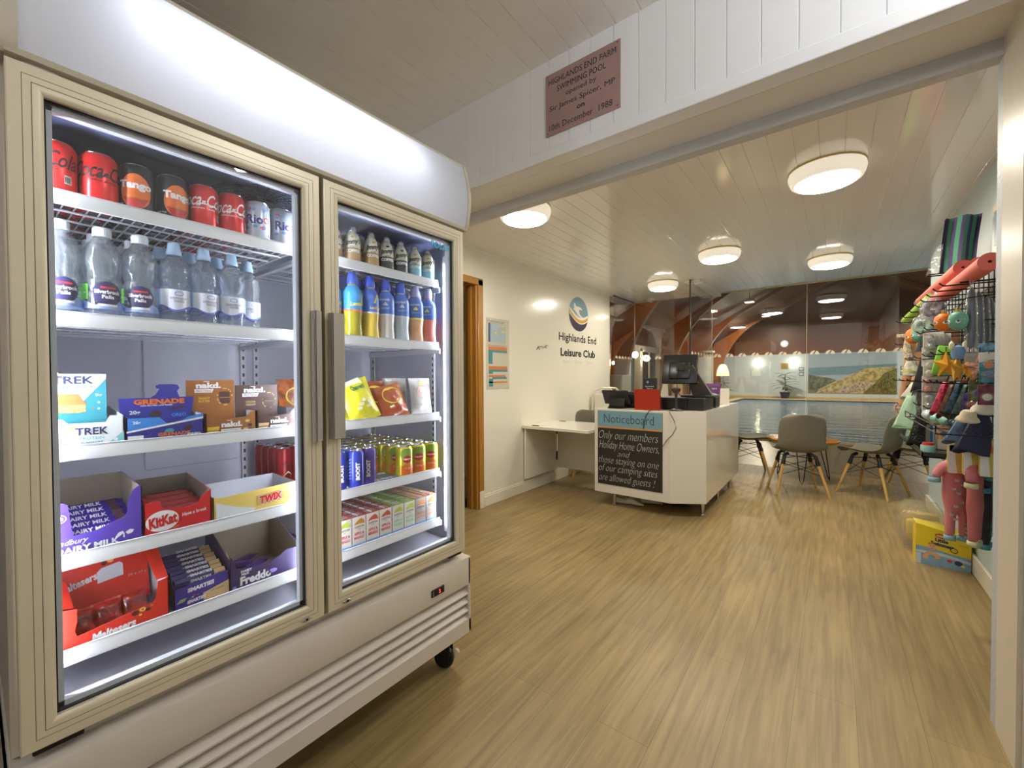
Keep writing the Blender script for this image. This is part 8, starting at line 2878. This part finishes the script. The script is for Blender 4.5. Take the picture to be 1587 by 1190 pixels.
PNK_ = mat('suit_pink', C(218, 134, 136), 0.6, noise=0.05)
TLT = mat('suit_tealtrim', C(140, 178, 188), 0.6)
p = at(1484, 712, 'X', 0.465); wetsuit('pink patterned baby wetsuit with pale blue cuffs, the front one', p, 0.35, PNK_, TLT, 0.70, True, 2)
p = at(1512, 715, 'X', 0.50); wetsuit('second pink baby wetsuit with cream cuffs, behind the front one', (p.x, p.y, p.z), 1.25, mat('suit_rose', C(190, 108, 110), 0.6, noise=0.06), mat('suit_cream', C(205, 205, 160), 0.6), 0.68, False)
p = at(1528, 722, 'X', 0.55); wetsuit('dark baby wetsuit with turquoise cuffs next to the pink ones', (p.x, p.y, p.z), 1.3, mat('suit_dark', C(44, 40, 56), 0.6, noise=0.3, nscale=20), mat('suit_turq', C(70, 150, 165), 0.6), 0.68, False)
p = at(1537, 705, 'X', 0.57); wetsuit('teal baby wetsuit beside the jamb', (p.x, p.y, p.z), 1.2, mat('suit_teal', C(44, 130, 132), 0.6, noise=0.1), mat('suit_turq'), 0.66, False)

# box and bags on the floor
t = thing('swim_nappy_box', 'yellow and blue box with a swimming baby picture on the floor under the rack', 'box', (0.55, 3.75, 0))
m = MB()
bx0, bx1, by = 0.425, 0.668, 3.70
m.add([(bx0, by, 0), (bx1, by - 0.01, 0), (bx1, by - 0.01, 0.205), (bx0, by, 0.255), (bx0, by + 0.13, 0), (bx1, by + 0.12, 0), (bx1, by + 0.12, 0.215), (bx0, by + 0.13, 0.255)],
      [(0, 1, 2, 3), (7, 6, 5, 4), (0, 4, 5, 1), (3, 2, 6, 7), (0, 3, 7, 4), (1, 5, 6, 2)], mat('box_yellow', C(230, 205, 40), 0.35))
m.build('carton', t, world=True)
m = MB()
def bxs(u, v, off=0.001):
    top = 0.255 - 0.05 * u
    return Vector((bx0 + (bx1 - bx0) * u, by - 0.01 * u - off, top * v))
m.patch([(0.0, 0.0), (1, 0.0), (1, 0.40), (0.6, 0.42), (0.3, 0.46), (0.0, 0.45)], bxs, mat('box_water', C(130, 170, 205), 0.35, noise=0.25, nscale=20))
m.patch([(0.0, 0.28), (0.5, 0.30), (1, 0.22), (1, 0.30), (0.5, 0.38), (0.0, 0.34)], bxs, mat('box_foamline', C(200, 215, 225), 0.4), 0.0015)
m.patch([(0.0, 0.0), (0.10, 0.0), (0.10, 0.27), (0.0, 0.27)], bxs, mat('box_foamline'), 0.0016)
m.ell(0.48, 0.83, 0.125, 0.062, bxs, mat('print_brick', C(188, 62, 40), 0.4), 0.0016)
m.text('HUGGIES', bxs, 0.48, 0.83, mat('print_pale_yellow'), w=0.18, h=0.055, bold=0.04, off=0.0024)
m.text('Little', bxs, 0.48, 0.715, mat('print_deepblue', C(40, 58, 110), 0.4), w=0.24, h=0.095, bold=0.05, off=0.0018)
m.text('Swimmers', bxs, 0.49, 0.605, mat('print_deepblue'), w=0.42, h=0.10, bold=0.05, off=0.0018)
BSK = mat('print_babyskin', C(222, 170, 130), 0.5)
m.ell(0.30, 0.50, 0.075, 0.085, bxs, BSK, 0.0020)
m.patch([(0.225, 0.53), (0.235, 0.585), (0.30, 0.60), (0.365, 0.585), (0.375, 0.54), (0.30, 0.565)], bxs, mat('print_caramel'), 0.0024)
for u in (0.275, 0.325):
    m.ell(u, 0.515, 0.008, 0.010, bxs, INK_K, 0.0026, n=8)
m.patch([(0.27, 0.465), (0.33, 0.465), (0.315, 0.448), (0.285, 0.448)], bxs, mat('label_red'), 0.0026)
m.patch([(0.13, 0.24), (0.22, 0.36), (0.36, 0.37), (0.48, 0.26), (0.40, 0.18), (0.30, 0.22), (0.20, 0.14), (0.13, 0.16)], bxs, BSK, 0.0020)
m.ell(0.30, 0.22, 0.07, 0.06, bxs, mat('box_water'), 0.0022)
m.ell(0.78, 0.20, 0.07, 0.07, bxs, mat('print_deepblue'), 0.0020); m.ell(0.62, 0.21, 0.05, 0.04, bxs, mat('label_red'), 0.0020)
m.ell(0.86, 0.14, 0.035, 0.035, bxs, mat('print_yellow'), 0.0022)
m.ell(0.70, 0.53, 0.072, 0.072, bxs, INK_K, 0.0018); m.ell(0.70, 0.53, 0.055, 0.052, bxs, mat('box_yellow'), 0.0022)
m.text('12', bxs, 0.70, 0.53, INK_K, w=0.04, h=0.05, off=0.0026)
m.text('swimpants', bxs, 0.87, 0.72, mat('print_rust'), w=0.16, h=0.035)
m.build('print', t, world=True)
CBG = clear_mat('crinkled_film', (0.95, 0.94, 0.90, 1), 1, 0.08, 1.7, body=0.16, bodycol=C(235, 230, 210), bump=1.0, bscale=45)
for i, (x, y, w_, h_) in enumerate(((0.50, 3.98, 0.115, 0.285), (0.50, 4.16, 0.12, 0.30))):
    t = thing('float_bag', ['crinkled clear bag of yellow floats standing behind the yellow box', 'crinkled clear bag, the rearmost on the floor behind the yellow box'][i], 'bag', (x, y, 0))
    m = MB()
    random.seed(20 + i)
    N, K = 20, 10
    vs = []
    for j in range(K + 1):
        for k in range(N):
            a = 2 * PI * k / N
            q = 1 + random.uniform(-0.06, 0.06)
            tt = j / K
            s_ = (0.9 + 0.15 * math.sin(PI * tt)) * (1 if tt < 0.8 else 1 - (tt - 0.8) * 1.2)
            cx_ = math.copysign(abs(math.cos(a)) ** 0.5, math.cos(a)); sy_ = math.copysign(abs(math.sin(a)) ** 0.5, math.sin(a))
            vs.append((w_ * s_ * q * cx_, 0.055 * s_ * q * sy_, h_ * tt + (random.uniform(-0.008, 0.012) if j == K else 0)))
    m.add(vs, [(j * N + k, j * N + (k + 1) % N, (j + 1) * N + (k + 1) % N, (j + 1) * N + k) for j in range(K) for k in range(N)], CBG, True)
    m.build('clear_bag', t)
    m = MB()
    m.box(-w_ * 0.8, w_ * 0.8, -0.035, 0.035, h_ * 0.25, h_ * 0.72, mat('float_yellow', C(236, 208, 96), 0.5), bev=0.02, seg=2)
    m.build('floats', t)
# small carded accessories filling the hooks
small = [(1452, 520, 'lilac', C(168, 150, 200)), (1532, 560, 'white', C(225, 222, 214)), (1534, 592, 'navy', C(40, 56, 96)), (1531, 545, 'sky blue', C(120, 170, 205)), (1450, 560, 'pale pink', C(228, 180, 180)), (1532, 575, 'teal', C(60, 130, 140)),
         (1456, 590, 'silver', C(200, 204, 206)), (1500, 600, 'rust', C(160, 80, 50)), (1515, 604, 'olive', C(110, 120, 70)), (1530, 610, 'maroon', C(110, 40, 56)), (1456, 612, 'cream', C(226, 216, 190)), (1470, 628, 'cyan', C(100, 190, 205)),
         (1484, 622, 'black', C(30, 30, 34)), (1505, 622, 'violet', C(90, 70, 140)), (1462, 668, 'peach', C(232, 180, 150)), (1480, 668, 'grey', C(150, 150, 148))]
for i, (px, py, nm, c_) in enumerate(small):
    p = at(px, py, 'X', 0.47 + 0.012 * (i % 4))
    cm = mat('card_%s' % nm.replace(' ', '_'), c_, 0.45, noise=0.4, nscale=50)
    t = thing('carded_accessory', 'small %s carded swimming accessory hanging on the wire rack' % nm, 'accessory', p)
    m = MB(); m.box(-0.026, 0.026, -0.002, 0.002, -0.045, 0.035, cm, bev=0.001); m.build('card', t)
    m = MB(); m.lathe([(0, 0.016), (0.014, 0.012), (0.021, 0.0)], BLI, n=14, T=xf((0, -0.002, -0.014), rx=PI / 2)); m.lathe([(0, 0.008), (0.012, 0.004), (0.014, 0)], mat('card_item_%d' % (i % 3), [C(235, 235, 230), C(230, 120, 60), C(60, 90, 150)][i % 3], 0.3), n=12, T=xf((0, -0.002, -0.014), rx=PI / 2)); m.build('blister', t)
    m = MB(); m.tube([(0, 0, 0.03), (0.0, 0.0, 0.042), (XB - p.x, 0.0, 0.04)], 0.0025, BLACKM, 5); m.build('loop', t)
